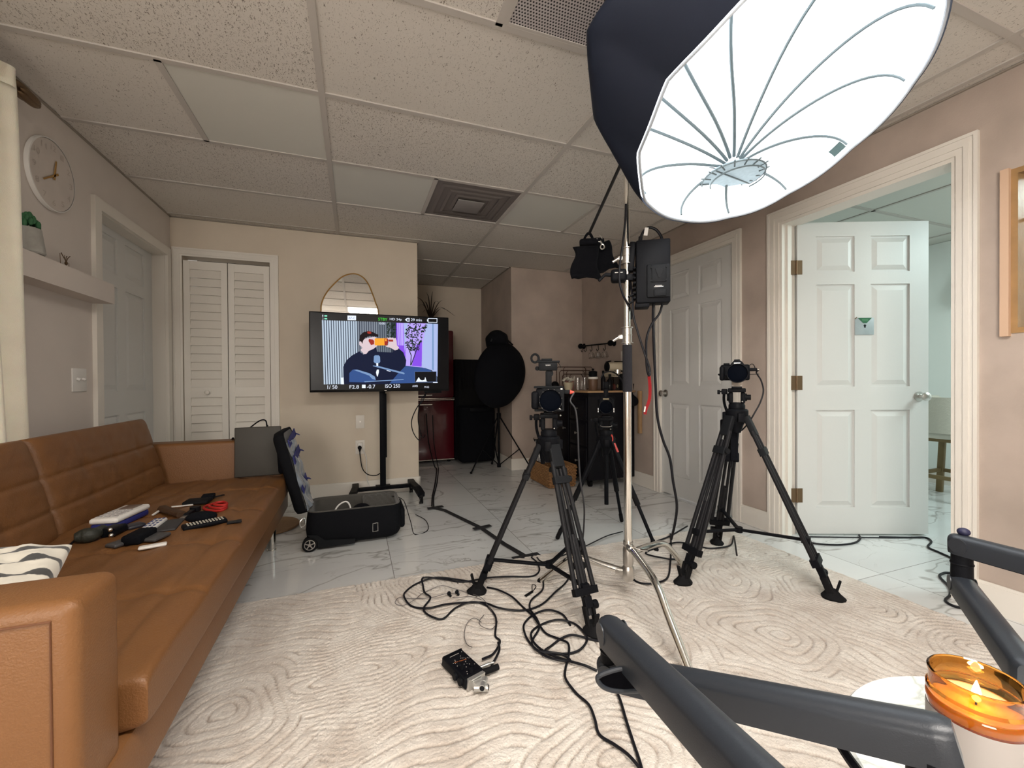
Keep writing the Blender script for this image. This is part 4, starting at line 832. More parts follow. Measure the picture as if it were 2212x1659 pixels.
m = M(); m.bb(1.22, 1.35, 5.187, 5.2, .06, .45, bev=.003); m.build('vent_panel', BLK, cb)
# tall soft equipment case
eb = thing('equipment_case', 'tall soft black equipment case behind the stored light on its stand', 'case', (1.38, 4.75, 0))
m = M(); m.box((1.385, 5.02, .365), (.44, .24, .68), bev=.05, seg=4); m.build('body', FAB, eb)
m = M(); m.box((1.43, 4.89, .66), (.30, .02, .05), bev=.008); m.cyl((1.46, 4.88, .65), (1.53, 4.88, .645), .004, n=8); m.build('handle', BLK, eb)
m = M(); m.box((1.56, 4.89, .72), (.055, .008, .035), bev=.002); m.build('label', mat('faded_pink_label', (.30, .2, .22), .7, bump=.02), eb)
# stored black dish on a light stand
ls = thing('stored_light', 'black covered dish light on a folding tripod stand in the alcove', 'light', (1.51, 4.47, 0))
cx0, cz0 = 1.485, 1.075
m = M(); R_ = Matrix.Translation((cx0 - .035, 4.18, cz0 - .005)) @ Matrix.Rotation(math.radians(24), 4, 'Z') @ Matrix.Rotation(math.radians(-4), 4, 'X')
m2 = M(R_); m2.lathe([(0, -.13), (.12, -.125), (.22, -.10), (.30, -.045), (.345, .02), (.35, .05), (.32, .075), (.2, .16), (.1, .21), (0, .22)], axis=(0, 1, 0), n=64, sc2=(1.08, .90)); m2.build('dish_cover', FAB, ls, ang=60); m.bm.free()
m = M(R_); m.lathe([(0, 0), (.09, 0), (.12, .03), (.12, .10), (.08, .15), (0, .15)], o=(-.02, .03, .30), axis=(.25, .4, .9), n=24); m.build('lamp_head', FAB, ls, ang=60)
m = M(R_); m.bar((.08, .0, .375), (.17, .0, .32), .02, .008); m.bar((-.16, -.02, .33), (-.15, -.03, .36), .02, .012); m.build('handle', GREYP, ls)
m = M(); m.cyl((1.52, 4.53, .03), (1.52, 4.53, .78), .013, n=12); m.cyl((1.52, 4.53, .58), (1.52, 4.53, .64), .024, n=12); m.cyl((1.52, 4.53, .03), (1.52, 4.53, .07), .022, n=12); m.build('pole', BLK, ls)
for fx, fy in ((1.17, 4.43), (1.79, 4.16), (1.54, 4.85)):
    m = M(); a = Vector((1.52, 4.53, .62)); b_ = Vector((fx, fy, .012)); m.bar(a + (b_ - a) * .03, b_, .016, .010, r=.003); m.bar((1.52, 4.53, .05), a + (b_ - a) * .60, .012, .008); m.sph(b_, .014, n=6); m.build('leg', BLK, ls)

# ================================================================== CAMERA TRIPODS
def tripod(name, label, apex, feet, hubz, T, kind='twin', group=None, headz=.0, hs=1.0):
    ax, ay, az = apex
    t = thing(name, label, 'tripod', (ax, ay, 0), group)
    A = Vector(apex)
    m = M(); m.lathe([(.018, -.10), (.030, -.06), (.045, -.035), (.052, -.01), (.052, .012), (.046, .02)], o=A, n=32)
    for k in range(3): a = k * 2.1; m.box((ax + .05 * math.cos(a), ay + .05 * math.sin(a), az - .02), (.03, .03, .045), rz=a, bev=.004)
    m.build('bowl', BLK, t)
    hub = Vector(((feet[0][0] + feet[1][0] + feet[2][0]) / 3 * .6 + ax * .4, (feet[0][1] + feet[1][1] + feet[2][1]) / 3 * .6 + ay * .4, hubz))
    for i, f in enumerate(feet):
        F_ = Vector((f[0], f[1], .075 if kind == 'twin' else .015)); out = Vector((f[0] - ax, f[1] - ay, 0)).normalized(); tan = Vector((-out.y, out.x, 0))
        P0 = A + out * .048 + Vector((0, 0, -.03)); d = (F_ - P0); L = d.length; dn = d.normalized(); nrm = tan.cross(dn)
        m = M()
        if kind == 'twin':
            w0, w1 = .024, .043
            for s in (-1, 1):
                m.tube([P0 + tan * s * w0 + dn * .06, P0 + d * .86 + tan * s * w1], .0102, n=12, sm=0)
                m.tube([P0 + d * .14 + tan * s * .009 + nrm * .004, P0 + d * .9 + tan * s * .015 + nrm * .004], .0075, n=12, sm=0)
            m.tube([P0 + d * .55 + nrm * .004, F_ + Vector((0, 0, .0))], .0102, n=12, sm=0)
            leg = m.build('leg', CARB, t)
            m = M(); m.bar(P0 - dn * .015, P0 + dn * .085, .058, .026, up=nrm, r=.007); m.build('top_bracket', GREYP, leg)
            m = M(); m.bar(P0 + d * .19, P0 + d * .235, .076, .030, up=nrm, r=.006); m.cyl(P0 + d * .21 + tan * .03, P0 + d * .21 + tan * .05, .013, n=16); m.build('leg_clamp', GREYP, leg)
            m = M(); m.bar(P0 + d * .85, P0 + d * .89, .108, .034, up=nrm, r=.005); m.build('leg_clamp', BLK, leg)
            m = M(); q = P0 + d * .95; m.bar(P0 + d * .90, P0 + d * .96, .036, .028, up=nrm, r=.005); m.cyl(q + tan * .016, q + tan * .040, .017, n=18); m.build('lock_knob', BLK, leg)
            m = M(); g = Vector((f[0], f[1], 0)) + out * .012
            rs = []
            for z, sc_2 in ((.016, 1.0), (.024, 1.05), (.040, .7), (.058, .42)):
                rs.append([m.v(g + out * (.044 * sc_2 * math.cos(a) * (1.25 if math.cos(a) > 0 else .8)) + tan * (.036 * sc_2 * math.sin(a)) + Vector((0, 0, z))) for a in [2 * PI * k / 18 for k in range(18)]])
            m.rings(rs)
            for s in (-1, 1): m.bar(g + tan * s * .017 + Vector((0, 0, .040)), F_ + tan * s * .019 + dn * -.035, .011, .028, up=out, r=.004)
            m.bar(g + out * .02 + Vector((0, 0, .045)), g + out * .034 + Vector((0, 0, .100)), .022, .010, r=.004)
            m.cyl(g + tan * -.022 + Vector((0, 0, .052)), g + tan * .022 + Vector((0, 0, .052)), .008, n=12)
            m.build('rubber_foot', RUBR, leg)
            m = M(); sp_ = P0 + d * (1 - (hubz - .0) / max(P0.z, .1) * .97) if False else P0 + d * ((P0.z - hubz - .02) / (P0.z - F_.z))
            m.bar(hub, sp_, .019, .012, r=.003); m.box(sp_, (.035, .035, .03), rz=math.atan2(out.y, out.x), bev=.004); m.build('spreader_arm', BLK, t)
        else:
            K = P0 + d * .55
            m.tube([P0, K], .0155, n=14, sm=0); m.tube([K, F_], .0105, n=14, sm=0); leg = m.build('leg', BLK, t)
            m = M(); m.tube([K - dn * .035, K + dn * .03], .0165, n=14, sm=0); m.build('leg_clamp', RUBR, leg)
            m = M(); m.tube([F_ - dn * .06, F_ - dn * .012], .0135, n=14, sm=0); m.sph(F_ - dn * .006, .0135, n=8); m.build('rubber_foot', RUBR, leg)
            if i != 2:
                m = M(); m.bar(P0 + dn * .0 + nrm * -.012, P0 + dn * .06 + nrm * -.012, .017, .012, up=nrm, r=.003); m.build('leg_release', mat('red_anodised', (.55, .06, .05), .5, bump=.02), leg)
            m = M(); m.bar(P0 - dn * .02, P0 + dn * .03, .036, .032, up=nrm, r=.006); m.build('top_bracket', BLK, leg)
    if kind == 'twin':
        m = M(); m.cyl(hub - Vector((0, 0, .012)), hub + Vector((0, 0, .014)), .018, n=18); m.build('spreader_hub', BLK, t)
    else:
        m = M(); m.cyl((ax, ay, az - .42), (ax, ay, az + .05), .0135, n=16); m.build('centre_column', BLK, t)
    # fluid head, built in the head's own frame (x to its right, -y towards the seat)
    H_ = T @ Matrix.Translation((0, 0, .015)) @ Matrix.Scale(hs, 4)
    m = M(H_)
    m.lathe([(.044, 0), (.047, .006), (.047, .03), (.043, .036), (.043, .046)], n=32)
    for s in (-1, 1): m.box((s * .034, 0, .078), (.026, .075, .07), bev=.008)
    for s in (-1, 1): m.cyl((s * .045, 0, .08), (s * .056, 0, .08), .024, n=24)
    m.box((0, 0, .125), (.10, .12, .024), bev=.005); m.box((0, -.01, .142), (.058, .14, .012), bev=.003)
    hd = m.build('fluid_head', BLK, t)
    m = M(H_); m.cyl((.056, 0, .08), (.078, 0, .08), .017, n=20); m.build('tilt_knob', BLK, hd)
    m = M(H_); m.box((-.07, 0, .115), (.035, .032, .034), bev=.006); m.box((-.088, 0, .115), (.022, .008, .008)); m.box((-.103, 0, .112), (.016, .02, .028), bev=.003)
    m.tube([(-.072, .0, .105), (-.074, .03, .07), (-.070, .05, .03), (-.055, .06, -.03), (-.045, .075, -.12)], .0085, n=10); m.tube([(-.050, .068, -.06), (-.036, .09, -.17)], .013, n=10, sm=0)
    m.build('pan_handle', BLK, t)
    m = M(H_); m.sph((.030, -.048, .055), .005, n=6); m.build('spirit_level', STEEL, hd)
    return t

pA = (.84, 1.775, .725); TA = facing(pA)
tA = tripod('camera_tripod', 'black video tripod with twin-tube legs under the caged camera, left of the chrome stand', pA, ((.546, 1.895), (.863, 1.453), (1.09, 1.96)), .150, TA, hs=.8)
pC = (1.815, 1.615, .832); TC_ = facing(pC)
tC = tripod('camera_tripod', 'black video tripod with twin-tube legs in front of the open doorway', pC, ((1.505, 1.631), (1.994, 1.293), (2.024, 1.939)), .235, TC_, hs=.8)
m = M(frame(pC, away=(pC[0], pC[1]))); m.box((-.040, .045, -.075), (.075, .02, .07), bev=.006); m.box((-.012, .035, -.15), (.035, .02, .20), bev=.006); m.box((-.045, .05, -.235), (.11, .018, .05), rz=.1, bev=.006); m.build('strap_wrap', FAB, tC)
pB = (1.50, 2.32, .63); TB_ = facing(pB)
tB = tripod('camera_tripod', 'slim black photo tripod with red leg releases, standing behind the chrome stand', pB, ((1.746, 2.509), (1.629, 1.998), (1.18, 2.38)), .2, TB_, kind='single', hs=.9)
m = M(TB_); m.tube([(.030, -.035, -.035), (.040, -.04, .0), (.034, -.035, .028), (.028, -.03, -.005)], .004, n=6, closed=True); m.build('red_strap_loop', mat('red_anodised', (.55, .06, .05), .5), tB)
m = M(TB_); m.tube([(-.036, -.034, .085), (-.02, -.044, .080), (.02, -.044, .080), (.036, -.034, .085)], .003, n=6); m.cyl((0, -.052, -.03), (0, -.050, -.03), .009, n=16); m.build('metal_trim', STEEL, tB)

# ------------------------------------------------------------------ cameras (top-level: they sit on the heads)
def lens(m, c, r, L, n=48):
    m.lathe([(r * .8, 0), (r * .82, L * .2), (r * .97, L * .3), (r * .97, L * .55), (r * .9, L * .6), (r, L * .7), (r, L), (r * .93, L), (r * .90, L * .93)], o=c, axis=(0, -1, 0), n=n, caps=False)
cA = Vector(pA) + Vector((0, 0, .134)); FA = facing(cA)
k = thing('cinema_camera', 'caged video camera with top handle and red cable plug, on the left tripod', 'camera', cA)
m = M(FA); m.box((0, .01, .062), (.115, .075, .09), bev=.008); m.box((-.062, -.01, .052), (.034, .06, .082), bev=.012, seg=3); b = m.build('body', BLK, k)
m = M(FA); m.box((0, -.006, .112), (.135, .06, .010), bev=.003); m.box((0.064, -.006, .055), (.012, .05, .105), bev=.003); m.box((0, -.006, .007), (.13, .07, .010), bev=.003)
m.ext([(-.035, -.032, .108), (.064, -.032, .108), (.064, -.032, .02), (.052, -.032, .03), (.05, -.032, .09), (-.02, -.032, .10)], (0, .01, 0)); m.build('cage', GREYP, k)
m = M(FA); lens(m, (.008, -.028, .055), .051, .085); ln_ = m.build('lens', BLK, k)
m = M(FA); m.lathe([(.0465, 0), (.04, .001), (.02, .002), (0, .0022)], o=(.008, -.100, .055), axis=(0, -1, 0), n=48); m.build('lens_glass', DGLASS, ln_)
for j in range(12):
    a = j * PI / 6 + .2; m = M(FA); m.sph((.008 + .0495 * math.cos(a), -.1135, .055 + .0495 * math.sin(a)), .0016, n=4)
    if j == 0: MK = m
    else: MK.merge(m.bm, Matrix.Identity(4))
MK.build('ring_marks', STEEL, ln_)
m = M(FA); m.box((0.0, 0, .150), (.028, .03, .075), bev=.006); m.cyl((0.004, -.012, .176), (.004, .014, .176), .018, n=20); m.box((-.003, .0, .207), (.086, .05, .038), bev=.005); m.box((.001, 0, .228), (.10, .055, .008), bev=.002); m.box((-.008, 0, .237), (.05, .03, .012), bev=.003); h_ = m.build('top_handle', GREYP, k)
m = M(FA); text_into(m, 'SONY', -.0130, .010, .2095, .2145, plane=FA @ Matrix.Translation((0, -.0256, 0))); m.bm.transform(Matrix.Identity(4)); m.build('maker_lettering', WHT, h_, smooth=False)
m = M(FA); m.tube([(-.062 + .017 * math.cos(a), 0, .245 + .019 * math.sin(a)) for a in [j * PI / 8 for j in range(16)]], .0055, n=8, sm=0, closed=True); m.bar((-.048, 0, .240), (-.03, 0, .226), .01, .012, r=.002); m.build('microphone_clamp', GREYP, k)
m = M(FA); m.cyl((-.052, -.012, .198), (-.052, .012, .198), .010, n=16); m.cyl((-.052, -.014, .198), (-.052, -.02, .198), .006, n=10); m.tube([(-.055, 0, .205), (-.045, 0, .20), (-.04, 0, .20)], .004, n=6); m.build('side_knob', BLK, k)
m = M(FA); m.tube([(.044, -.01, .225), (.052, -.02, .21), (.056, -.02, .20)], .0014, n=5); m.build('safety_cord', CABLE, k)
m = M(FA); m.box((.083, -.008, .090), (.028, .018, .018), bev=.003); pg = m.build('cable_plug', GREYP, k)
m = M(FA); m.lathe([(.010, 0), (.009, .004), (.004, .018), (.0035, .02)], o=(.097, -.008, .089), axis=(1, 0, -.1), n=16); m.build('strain_relief', mat('coral_red_boot', (.80, .10, .07), .5, bump=0), pg)
m = M(FA); m.box((.052, -.036, .012), (.012, .004, .004), ry=.6); m.sph((.052, -.036, -.016), .0045, n=6); m.build('screws', STEEL, k)
m = M(FA); m.box((.058, -.033, .104), (.009, .002, .007)); m.build('white_mark', WHT, k)
cab = FA @ Vector((.116, -.008, .087))
m = M(); m.tube([cab, (0.9207,1.7162,0.9077), (0.9422,1.7079,0.8675), (0.9513,1.7038,0.7725), (0.9592,1.7106,0.6547), (0.9762,1.7247,0.5333), (1.0046,1.7454,0.4282), (1.0263,1.7793,0.339), (1.0421,1.8258,0.2092), (1.0344,1.8495,0.1443)], .0042, n=8)
tag(m.build('camera_cable', mat('grey_cable_sleeve', (.025, .025, .03), .5, bump=.02)), 'thin grey cable hanging from the red plug of the left camera to the floor', 'cable')

cC = Vector(pC) + Vector((0, 0, .134)); FC = frame(cC, away=(cC[0], cC[1]))
k = thing('mirrorless_camera', 'small black mirrorless camera on the right tripod in front of the white doors', 'camera', cC)
m = M(FC); m.box((0, 0, .016), (.045, .04, .022), bev=.003); m.box((0, 0, .004), (.03, .03, .012)); m.build('quick_plate', mat('tan_resin_plate', (.42, .36, .30), .6, bump=.02), k)
m = M(FC); m.box((-.008, 0, .070), (.132, .034, .080), bev=.010, seg=3); m.box((-.066, -.014, .066), (.024, .03, .074), bev=.010, seg=3)
m.ext([(-.030, -.02, .108), (-.020, -.02, .122), (-.012, -.02, .130), (.016, -.02, .130), (.026, -.02, .122), (.034, -.02, .108)], (0, .036, 0)); m.box((.001, 0, .133), (.026, .022, .006)); m.box((-.046, -.002, .113), (.028, .024, .010), bev=.003); m.build('body', BLK, k)
m = M(FC); lens(m, (.003, -.016, .066), .0475, .075); ln_ = m.build('lens', BLK, k)
m = M(FC); m.lathe([(.043, 0), (.036, .001), (.02, .002), (0, .0022)], o=(.003, -.080, .066), axis=(0, -1, 0), n=48); m.build('lens_glass', DGLASS, ln_)
m = M(FC); m.bb(-.012, .016, -.0215, -.0205, .1155, .1190); m.build('maker_lettering', STEEL, k, smooth=False)
m = M(FC); m.tube([(.055, 0, .104), (.068, 0, .112), (.078, 0, .10), (.080, 0, .088)], .0018, n=6); m.box((.070, 0, .084), (.04, .014, .016), bev=.005, seg=3); m.bar((.056, -.0, .060), (.098, -.002, .061), .003, .003); m.bar((-.078, 0, .062), (-.084, 0, .058), .008, .01, r=.003); m.build('side_port_cover', BLK, k)
m = M(FC); m.box((.094, 0, .0835), (.008, .006, .006), bev=.001); m.build('plug', mat('tan_resin_plate', (.42, .36, .30), .6), k)
m = M(); m.tube([FC @ Vector((.098, 0, .083)), (1.8856,1.5613,1.0344), (1.907,1.553,0.9948), (1.9174,1.5488,0.9415), (1.9017,1.5542,0.8837), (1.8752,1.5636,0.8329), (1.8663,1.5879,0.7847), (1.8913,1.6423,0.7451), (1.8809,1.6673,0.7163), (1.85,1.657,0.6637), (1.831,1.6632,0.5436)], .0038, n=8)
tag(m.build('camera_cable', CABLE), 'thin black cable curving down from the right camera beside the white trim', 'cable')

cB = Vector(pB) + Vector((0, 0, .150)); FB = frame(cB, away=(cB[0], cB[1]))
k = thing('video_camera', 'black camera with square lens hood on the slim middle tripod', 'camera', cB)
m = M(FB); m.box((0, .02, .06), (.10, .06, .09), bev=.008); m.box((0, .02, .135), (.03, .03, .085), bev=.006); m.box((0, .02, .105), (.075, .05, .014), bev=.003); m.box((0, 0, .19), (.032, .05, .045), bev=.006); m.build('body', BLK, k)
m = M(FB); m.box((0, -.03, .060), (.088, .022, .094), bev=.012, seg=3); m.build('matte_box', BLK, k)
m = M(FB); lens(m, (0, -.035, .056), .043, .04); ln_ = m.build('lens', BLK, k)
m = M(FB); m.lathe([(.039, 0), (.03, .001), (0, .002)], o=(0, -.068, .056), axis=(0, -1, 0), n=40); m.build('lens_glass', DGLASS, ln_)
m = M(FB); m.bb(-.019, .019, -.0425, -.0408, .1005, .1065); m.build('gold_label', mat('gold_label', (.42, .33, .18), .5, bump=.02), k)
for s in (-1, 1):
    m = M(FB); m.bar((s * .048, -.042, .020), (s * .048, -.042, .046), .003, .003, up=(0, 1, 0)); m.sph((s * .048, -.042, .033), .003, n=6); m.build('rod_clamp', STEEL, k)
m = M(); m.tube([(1.4718,2.3337,1.0173), (1.4914,2.3266,1.0466), (1.5274,2.3133,1.0553), (1.537,2.2563,1.0395), (1.5344,2.2036,1.0045), (1.5255,2.1533,0.9625)], .004, n=8); tag(m.build('camera_cable', CABLE), 'black cable looping from the middle camera towards the chrome stand', 'cable')

# ================================================================== CHROME C-STAND
C0x, C0y = 1.15, 1.605
cs = thing('light_stand', 'tall chrome turtle-base light stand with black foam grip in the middle of the room', 'light stand', (C0x, C0y, 0))
m = M(); m.cyl((C0x, C0y, .10), (C0x, C0y, 1.16), .0180, n=32); m.build('lower_column', CHR, cs)
m = M(); m.cyl((C0x, C0y, 1.16), (C0x, C0y, 1.53), .0145, n=32); m.build('middle_column', CHR, cs)
m = M(); m.cyl((C0x, C0y, 1.53), (C0x, C0y, 2.03), .0118, n=32); m.build('upper_column', CHR, cs)
m = M(); m.lathe([(.0172, 0), (.021, .002), (.021, .21), (.0172, .212)], o=(C0x, C0y, .948), n=32, caps=False); m.build('foam_grip', mat('dark_foam', (.008, .008, .012), .95, bump=.3, bscale=300), cs)
for z in (1.165, 1.52):
    m = M(); m.lathe([(.0145, 0), (.027, .001), (.027, .004), (.021, .006), (.021, .036), (.0225, .037), (.0225, .04), (.021, .041), (.020, .068), (.026, .070), (.026, .073), (.014, .075)], o=(C0x, C0y, z), n=36)
    q = facing((C0x, C0y, z)); m.T = q; m.box((-.026, 0, .03), (.025, .014, .02), bev=.003); m.bar((-.035, -.002, .03), (-.062, -.01, .012), .010, .012, r=.004); m.T = Matrix.Identity(4)
    m.build('collar', STEEL, cs)
m = M(); m.lathe([(.020, 0), (.026, .01), (.026, .055), (.020, .065), (.023, .075), (.023, .14), (.019, .15)], o=(C0x, C0y, .10), n=32); m.lathe([(.0185, 0), (.0215, .004), (.0215, .02), (.0175, .022)], o=(C0x, C0y, .255), n=32)
m.build('base_casting', STEEL, cs)
for a, P_ in ((22, ((.02, .215), (.16, .205), (.30, .185), (.375, .145), (.52, .018))), (136, ((.02, .135), (.12, .15), (.23, .165), (.29, .135), (.42, .014))), (256, ((.02, .255), (.10, .25), (.28, .215), (.40, .13), (.56, .02)))):
    c, s = math.cos(math.radians(a)), math.sin(math.radians(a))
    pts = [(C0x + r * c, C0y + r * s, z) for r, z in P_]; m = M(); m.tube(pts, .0148, n=18, sm=8); lg = m.build('leg', CHR, cs)
    m = M(); z0 = P_[0][1]; m.bar((C0x + .012 * c, C0y + .012 * s, z0), (C0x + .055 * c, C0y + .055 * s, z0), .03, .032, r=.010); m.cyl((C0x + .04 * c - .016 * s, C0y + .04 * s + .016 * c, z0), (C0x + .04 * c + .016 * s, C0y + .04 * s - .016 * c, z0), .007, n=10); m.build('leg_bracket', STEEL, lg)
    m = M(); m.sph((pts[-1][0], pts[-1][1], .0165), (.0165, .0165, .0160), n=8); m.build('leg_cap', RUBR, lg)
m = M(facing((C0x, C0y, .245))); m.bar((.022, 0, 0), (.052, -.005, -.002), .012, .012, r=.004); m.bar((.052, -.005, -.002), (.085, -.012, 0), .005, .016, up=(0, 1, 0), r=.002); m.build('wing_screw', STEEL, cs)
PV = Vector((C0x, C0y, 2.045)); BE = Vector((1.1988,2.0143,1.7943)); bd = (PV - BE).normalized(); BF = PV + bd * .40; BF.z = min(BF.z, 2.215)
m = M(); m.tube([BE, BF], .0078, n=14, sm=0); m.build('boom_arm', mat('black_anodised_tube', (.03, .03, .032), .3, .6, bump=.02), cs)
m = M(); m.box(PV, (.05, .05, .055), bev=.012, seg=3); m.cyl(PV + Vector((-.03, 0, 0)), PV + Vector((-.055, 0, 0)), .018, n=16); m.build('grip_head', STEEL, cs)
m = M(); m.box((1.0443,1.6,1.9047), (.022, .02, .022), bev=.002); 
m.bm.free()

# sandbag over the tail of the boom
sb = thing('sandbag', 'black saddle sandbag with steel snap hook hanging from the tail of the boom arm', 'sandbag', BE)
FS = facing(BE)
def bag(T, w_, h_, d_, sk):
    m = M(T)
    def fn(a, b_):
        th = a * 2 * PI; z = -b_ * h_; k = (1 - .12 * math.sin(b_ * PI * 1.6)) ; cx = math.cos(th); sy = math.sin(th)
        x = math.copysign(abs(cx) ** .28, cx) * w_ / 2 * k * (1 + sk * b_) + .008 * math.sin(b_ * 7); y = math.copysign(abs(sy) ** .55, sy) * d_ / 2 * (.35 + .65 * math.sin(min(1, b_ * 1.15) * PI) ** .6 if b_ < .98 else .12)
        return (x, y, z - .012 * (b_ * (x / w_) * 1.5) ** 2 + .006 * math.sin(x * 70) * b_)
    m.grid(fn, 48, 26, cu=True); n = 48
    return m
m = bag(FS @ Matrix.Translation((-.018, -.05, -.082)), .135, .165, .075, .05); m.build('front_pouch', FAB, sb, ang=70)
m = bag(FS @ Matrix.Translation((.062, .03, -.045)) @ Matrix.Rotation(-.28, 4, 'Y'), .10, .150, .07, .05); m.build('rear_pouch', FAB, sb, ang=70)
m = M(FS); m.box((.015, -.01, -.055), (.13, .10, .035), bev=.014, seg=3); m.build('saddle', FAB, sb)
m = M(FS); m.tube([(-.03, -.02, -.05), (-.018, -.01, -.015), (.0, -.005, .004), (.016, 0, -.015), (.028, .01, -.05)], .0075, n=6); m.build('strap', FAB, sb)
m = M(FS); 
m.tube([(.052, -.055, -.025), (.062, -.056, -.035), (.068, -.056, -.05), (.058, -.056, -.062), (.046, -.056, -.058), (.042, -.056, -.045)], .0035, n=8); m.tube([(.060, -.056, -.058), (.068, -.056, -.075)], .005, n=8, sm=0); m.tube([(.066, -.056, -.078), (.060, -.056, -.092), (.068, -.056, -.102), (.080, -.056, -.094), (.076, -.056, -.08)], .0038, n=8, closed=True); m.build('snap_hook', STEEL, sb)

# lamp control box clamped to the column
cb_ = Vector((1.2424,1.5476,1.475)); FB_ = facing(cb_) @ Matrix.Rotation(.10, 4, 'Z')
cx_ = thing('power_control_box', 'black battery-plate control box clamped to the chrome stand', 'control box', cb_)
m = M(FB_); m.box((0, 0, 0), (.142, .085, .275), bev=.006); m.box((-.045, 0, -.145), (.06, .07, .02), bev=.004); b = m.build('housing', BLK, cx_)
m = M(FB_); m.box((.020, -.046, -.045), (.095, .014, .145), bev=.008); m.box((.022, -.054, -.015), (.06, .006, .075), bev=.003); m.ext([(.006, -.058, .005), (.040, -.058, .005), (.026, -.058, -.035), (.020, -.058, -.035)], (0, -.002, 0)); m.box((.026, -.053, -.098), (.052, .008, .03), bev=.004)
for x_, z_ in ((-.01, .012), (.052, .012), (-.01, -.045), (.052, -.045)): m.cyl((x_, -.056, z_), (x_, -.059, z_), .004, n=10)
m.build('battery_plate', GREYP, b)
m = M(FB_); m.bb(.006, .034, -.0535, -.0530, -.068, -.066); m.bb(.002, .040, -.0535, -.0530, -.073, -.0705); m.build('printed_lines', WHT, b, smooth=False)
m = M(FB_)
for j in range(7): m.box((-.078, 0, .02 - j * .022), (.012, .07, .009), bev=.003)
m.build('cooling_fins', BLK, b)
for s in (0, 1): 
    m = M(FB_); m.bar((-.082, -.02, -.095 - .03 * s), (-.10, -.02, -.102 - .03 * s), .02, .008, r=.003); m.build('release_tab', BLK, b)
m = M(FB_); m.box((-.088, 0, .075), (.026, .05, .13), bev=.006, ry=.08); m.box((-.066, -.02, .085), (.008, .02, .03), bev=.002); m.bb(-.094, -.090, -.027, -.024, .045, .085); m.build('hanging_bracket', BLK, cx_)
m = M(FB_); m.box((-.145, .0, -.005), (.07, .06, .055), bev=.012, seg=3); m.box((-.10, 0, -.015), (.05, .035, .03), bev=.004); m.bar((-.175, -.01, .0), (-.205, -.015, .002), .014, .016, r=.004); m.bar((-.205, -.015, .002), (-.232, -.02, -.026), .014, .012, r=.004); m.build('super_clamp', BLK, cx_)
m = M(FB_); m.bb(-.162, -.128, -.0315, -.0302, .003, .006); m.build('clamp_lettering', WHT, cx_, smooth=False)
m = M(FB_); m.tube([(-.052, 0, .138), (-.05, 0, .155), (-.038, 0, .185), (-.015, 0, .203), (.015, 0, .192), (.035, 0, .165), (.044, 0, .140)], .006, n=10); m.tube([(-.052, 0, .135), (-.049, 0, .165)], .009, n=10, sm=0); m.build('top_lead', CABLE, cx_)
m = M(FB_); m.box((-.026, -.009, .183), (.016, .002, .035), ry=.15); m.build('cable_tag', WHT, cx_, smooth=False)

# ================================================================== LARGE DOME SOFTBOX
rc = Vector((1.309, 1.022, 1.866)); az, el, RR = .062, -1.126, .45
av = Vector((math.sin(az) * math.cos(el), -math.cos(az) * math.cos(el), math.sin(el)))
uu = av.cross(Vector((0, 0, 1))).normalized(); vv = uu.cross(av); HB = Vector((1.446, 1.310, 1.845))
sx_ = thing('softbox', 'huge glowing dome softbox with black outside hanging at the upper right', 'softbox', HB)
NR = 12
def rimp(t):
    r = RR * (1 - .018 * abs(math.sin(NR / 2 * t)) + .008 * math.sin(5 * t + 1)); return rc + (uu * math.cos(t) + vv * math.sin(t)) * r + av * (.012 * abs(math.sin(NR / 2 * t)))
def dome(t, s, off=0.0):
    P = rimp(t); d = (P - HB).length; C = P - av * (.38 * d); rad = (P - rc).normalized(); lf = max(0.0, rad.dot(Vector((-.92, -.30, .1)))) ** 1.1; C = C + Vector((-.78, -.14, -.02)) * lf; C.z = min(C.z, 2.30); C2 = HB + (P - HB) * .25 - av * (.06 + .08 * d); C2.z = min(C2.z, 2.26)
    q = HB * (1 - s) ** 3 + C2 * 3 * s * (1 - s) ** 2 + C * 3 * s * s * (1 - s) + P * s ** 3
    w_ = abs(math.sin(NR / 2 * t)); q = q + (rc + (HB - rc) * .5 - q).normalized() * (.012 * w_ * math.sin(s * PI))
    out = (q - (rc - av * .05)).normalized(); return q + out * off
NT = 160
INN = mat('glowing_white_fabric', (.85, .88, .9), .8, emit=(.93, .97, 1.0), es=1.65, bump=0)
m = M(); m.grid(lambda a, b_: dome(a * 2 * PI, .05 + .95 * b_), NT, 34, cu=True); m.build('inner_fabric', INN, sx_, ang=80)
OUT = mat('midnight_nylon_shell', (.009, .013, .026), .6, bump=.3, bscale=9, spec=.25)
m = M(); m.grid(lambda a, b_: dome(a * 2 * PI, .0 + 1.0 * b_, .010), NT, 34, cu=True); m.build('outer_shell', OUT, sx_, ang=80)
m = M(); m.grid(lambda a, b_: rimp(a * 2 * PI) + (rimp(a * 2 * PI) - rc).normalized() * (.005 * math.cos(b_ * 2 * PI)) + av * (.005 * math.sin(b_ * 2 * PI)), NT, 8, cu=True, cv=True); m.build('rim_binding', mat('grey_edge_binding', (.35, .38, .42), .7, bump=.1), sx_)
RIB = mat('grey_rib_sleeve', (.10, .13, .14), .7, bump=.05)
for k in range(12):
    t = k * 2 * PI / 12
    m = M(); P = [dome(t, .07 + .90 * j / 22, -.017) for j in range(23)]
    m.tube(P, lambda q: .0064 - .0022 * q, n=6, sm=0); m.build('rib', RIB, sx_)
m = M(); dh = HB + av * .018; dn_ = Vector((0.03, -.10, -1)).normalized()
m.lathe([(.113, 0), (.115, .003), (.113, .006), (0, .006)], o=dh, axis=tuple(dn_), n=48); m.build('deflector_disc', mat('frosted_deflector', (.12, .16, .18), .7, emit=(.62, .76, .82), es=.28, bump=.1, bscale=90, var=.2, vscale=60), sx_)
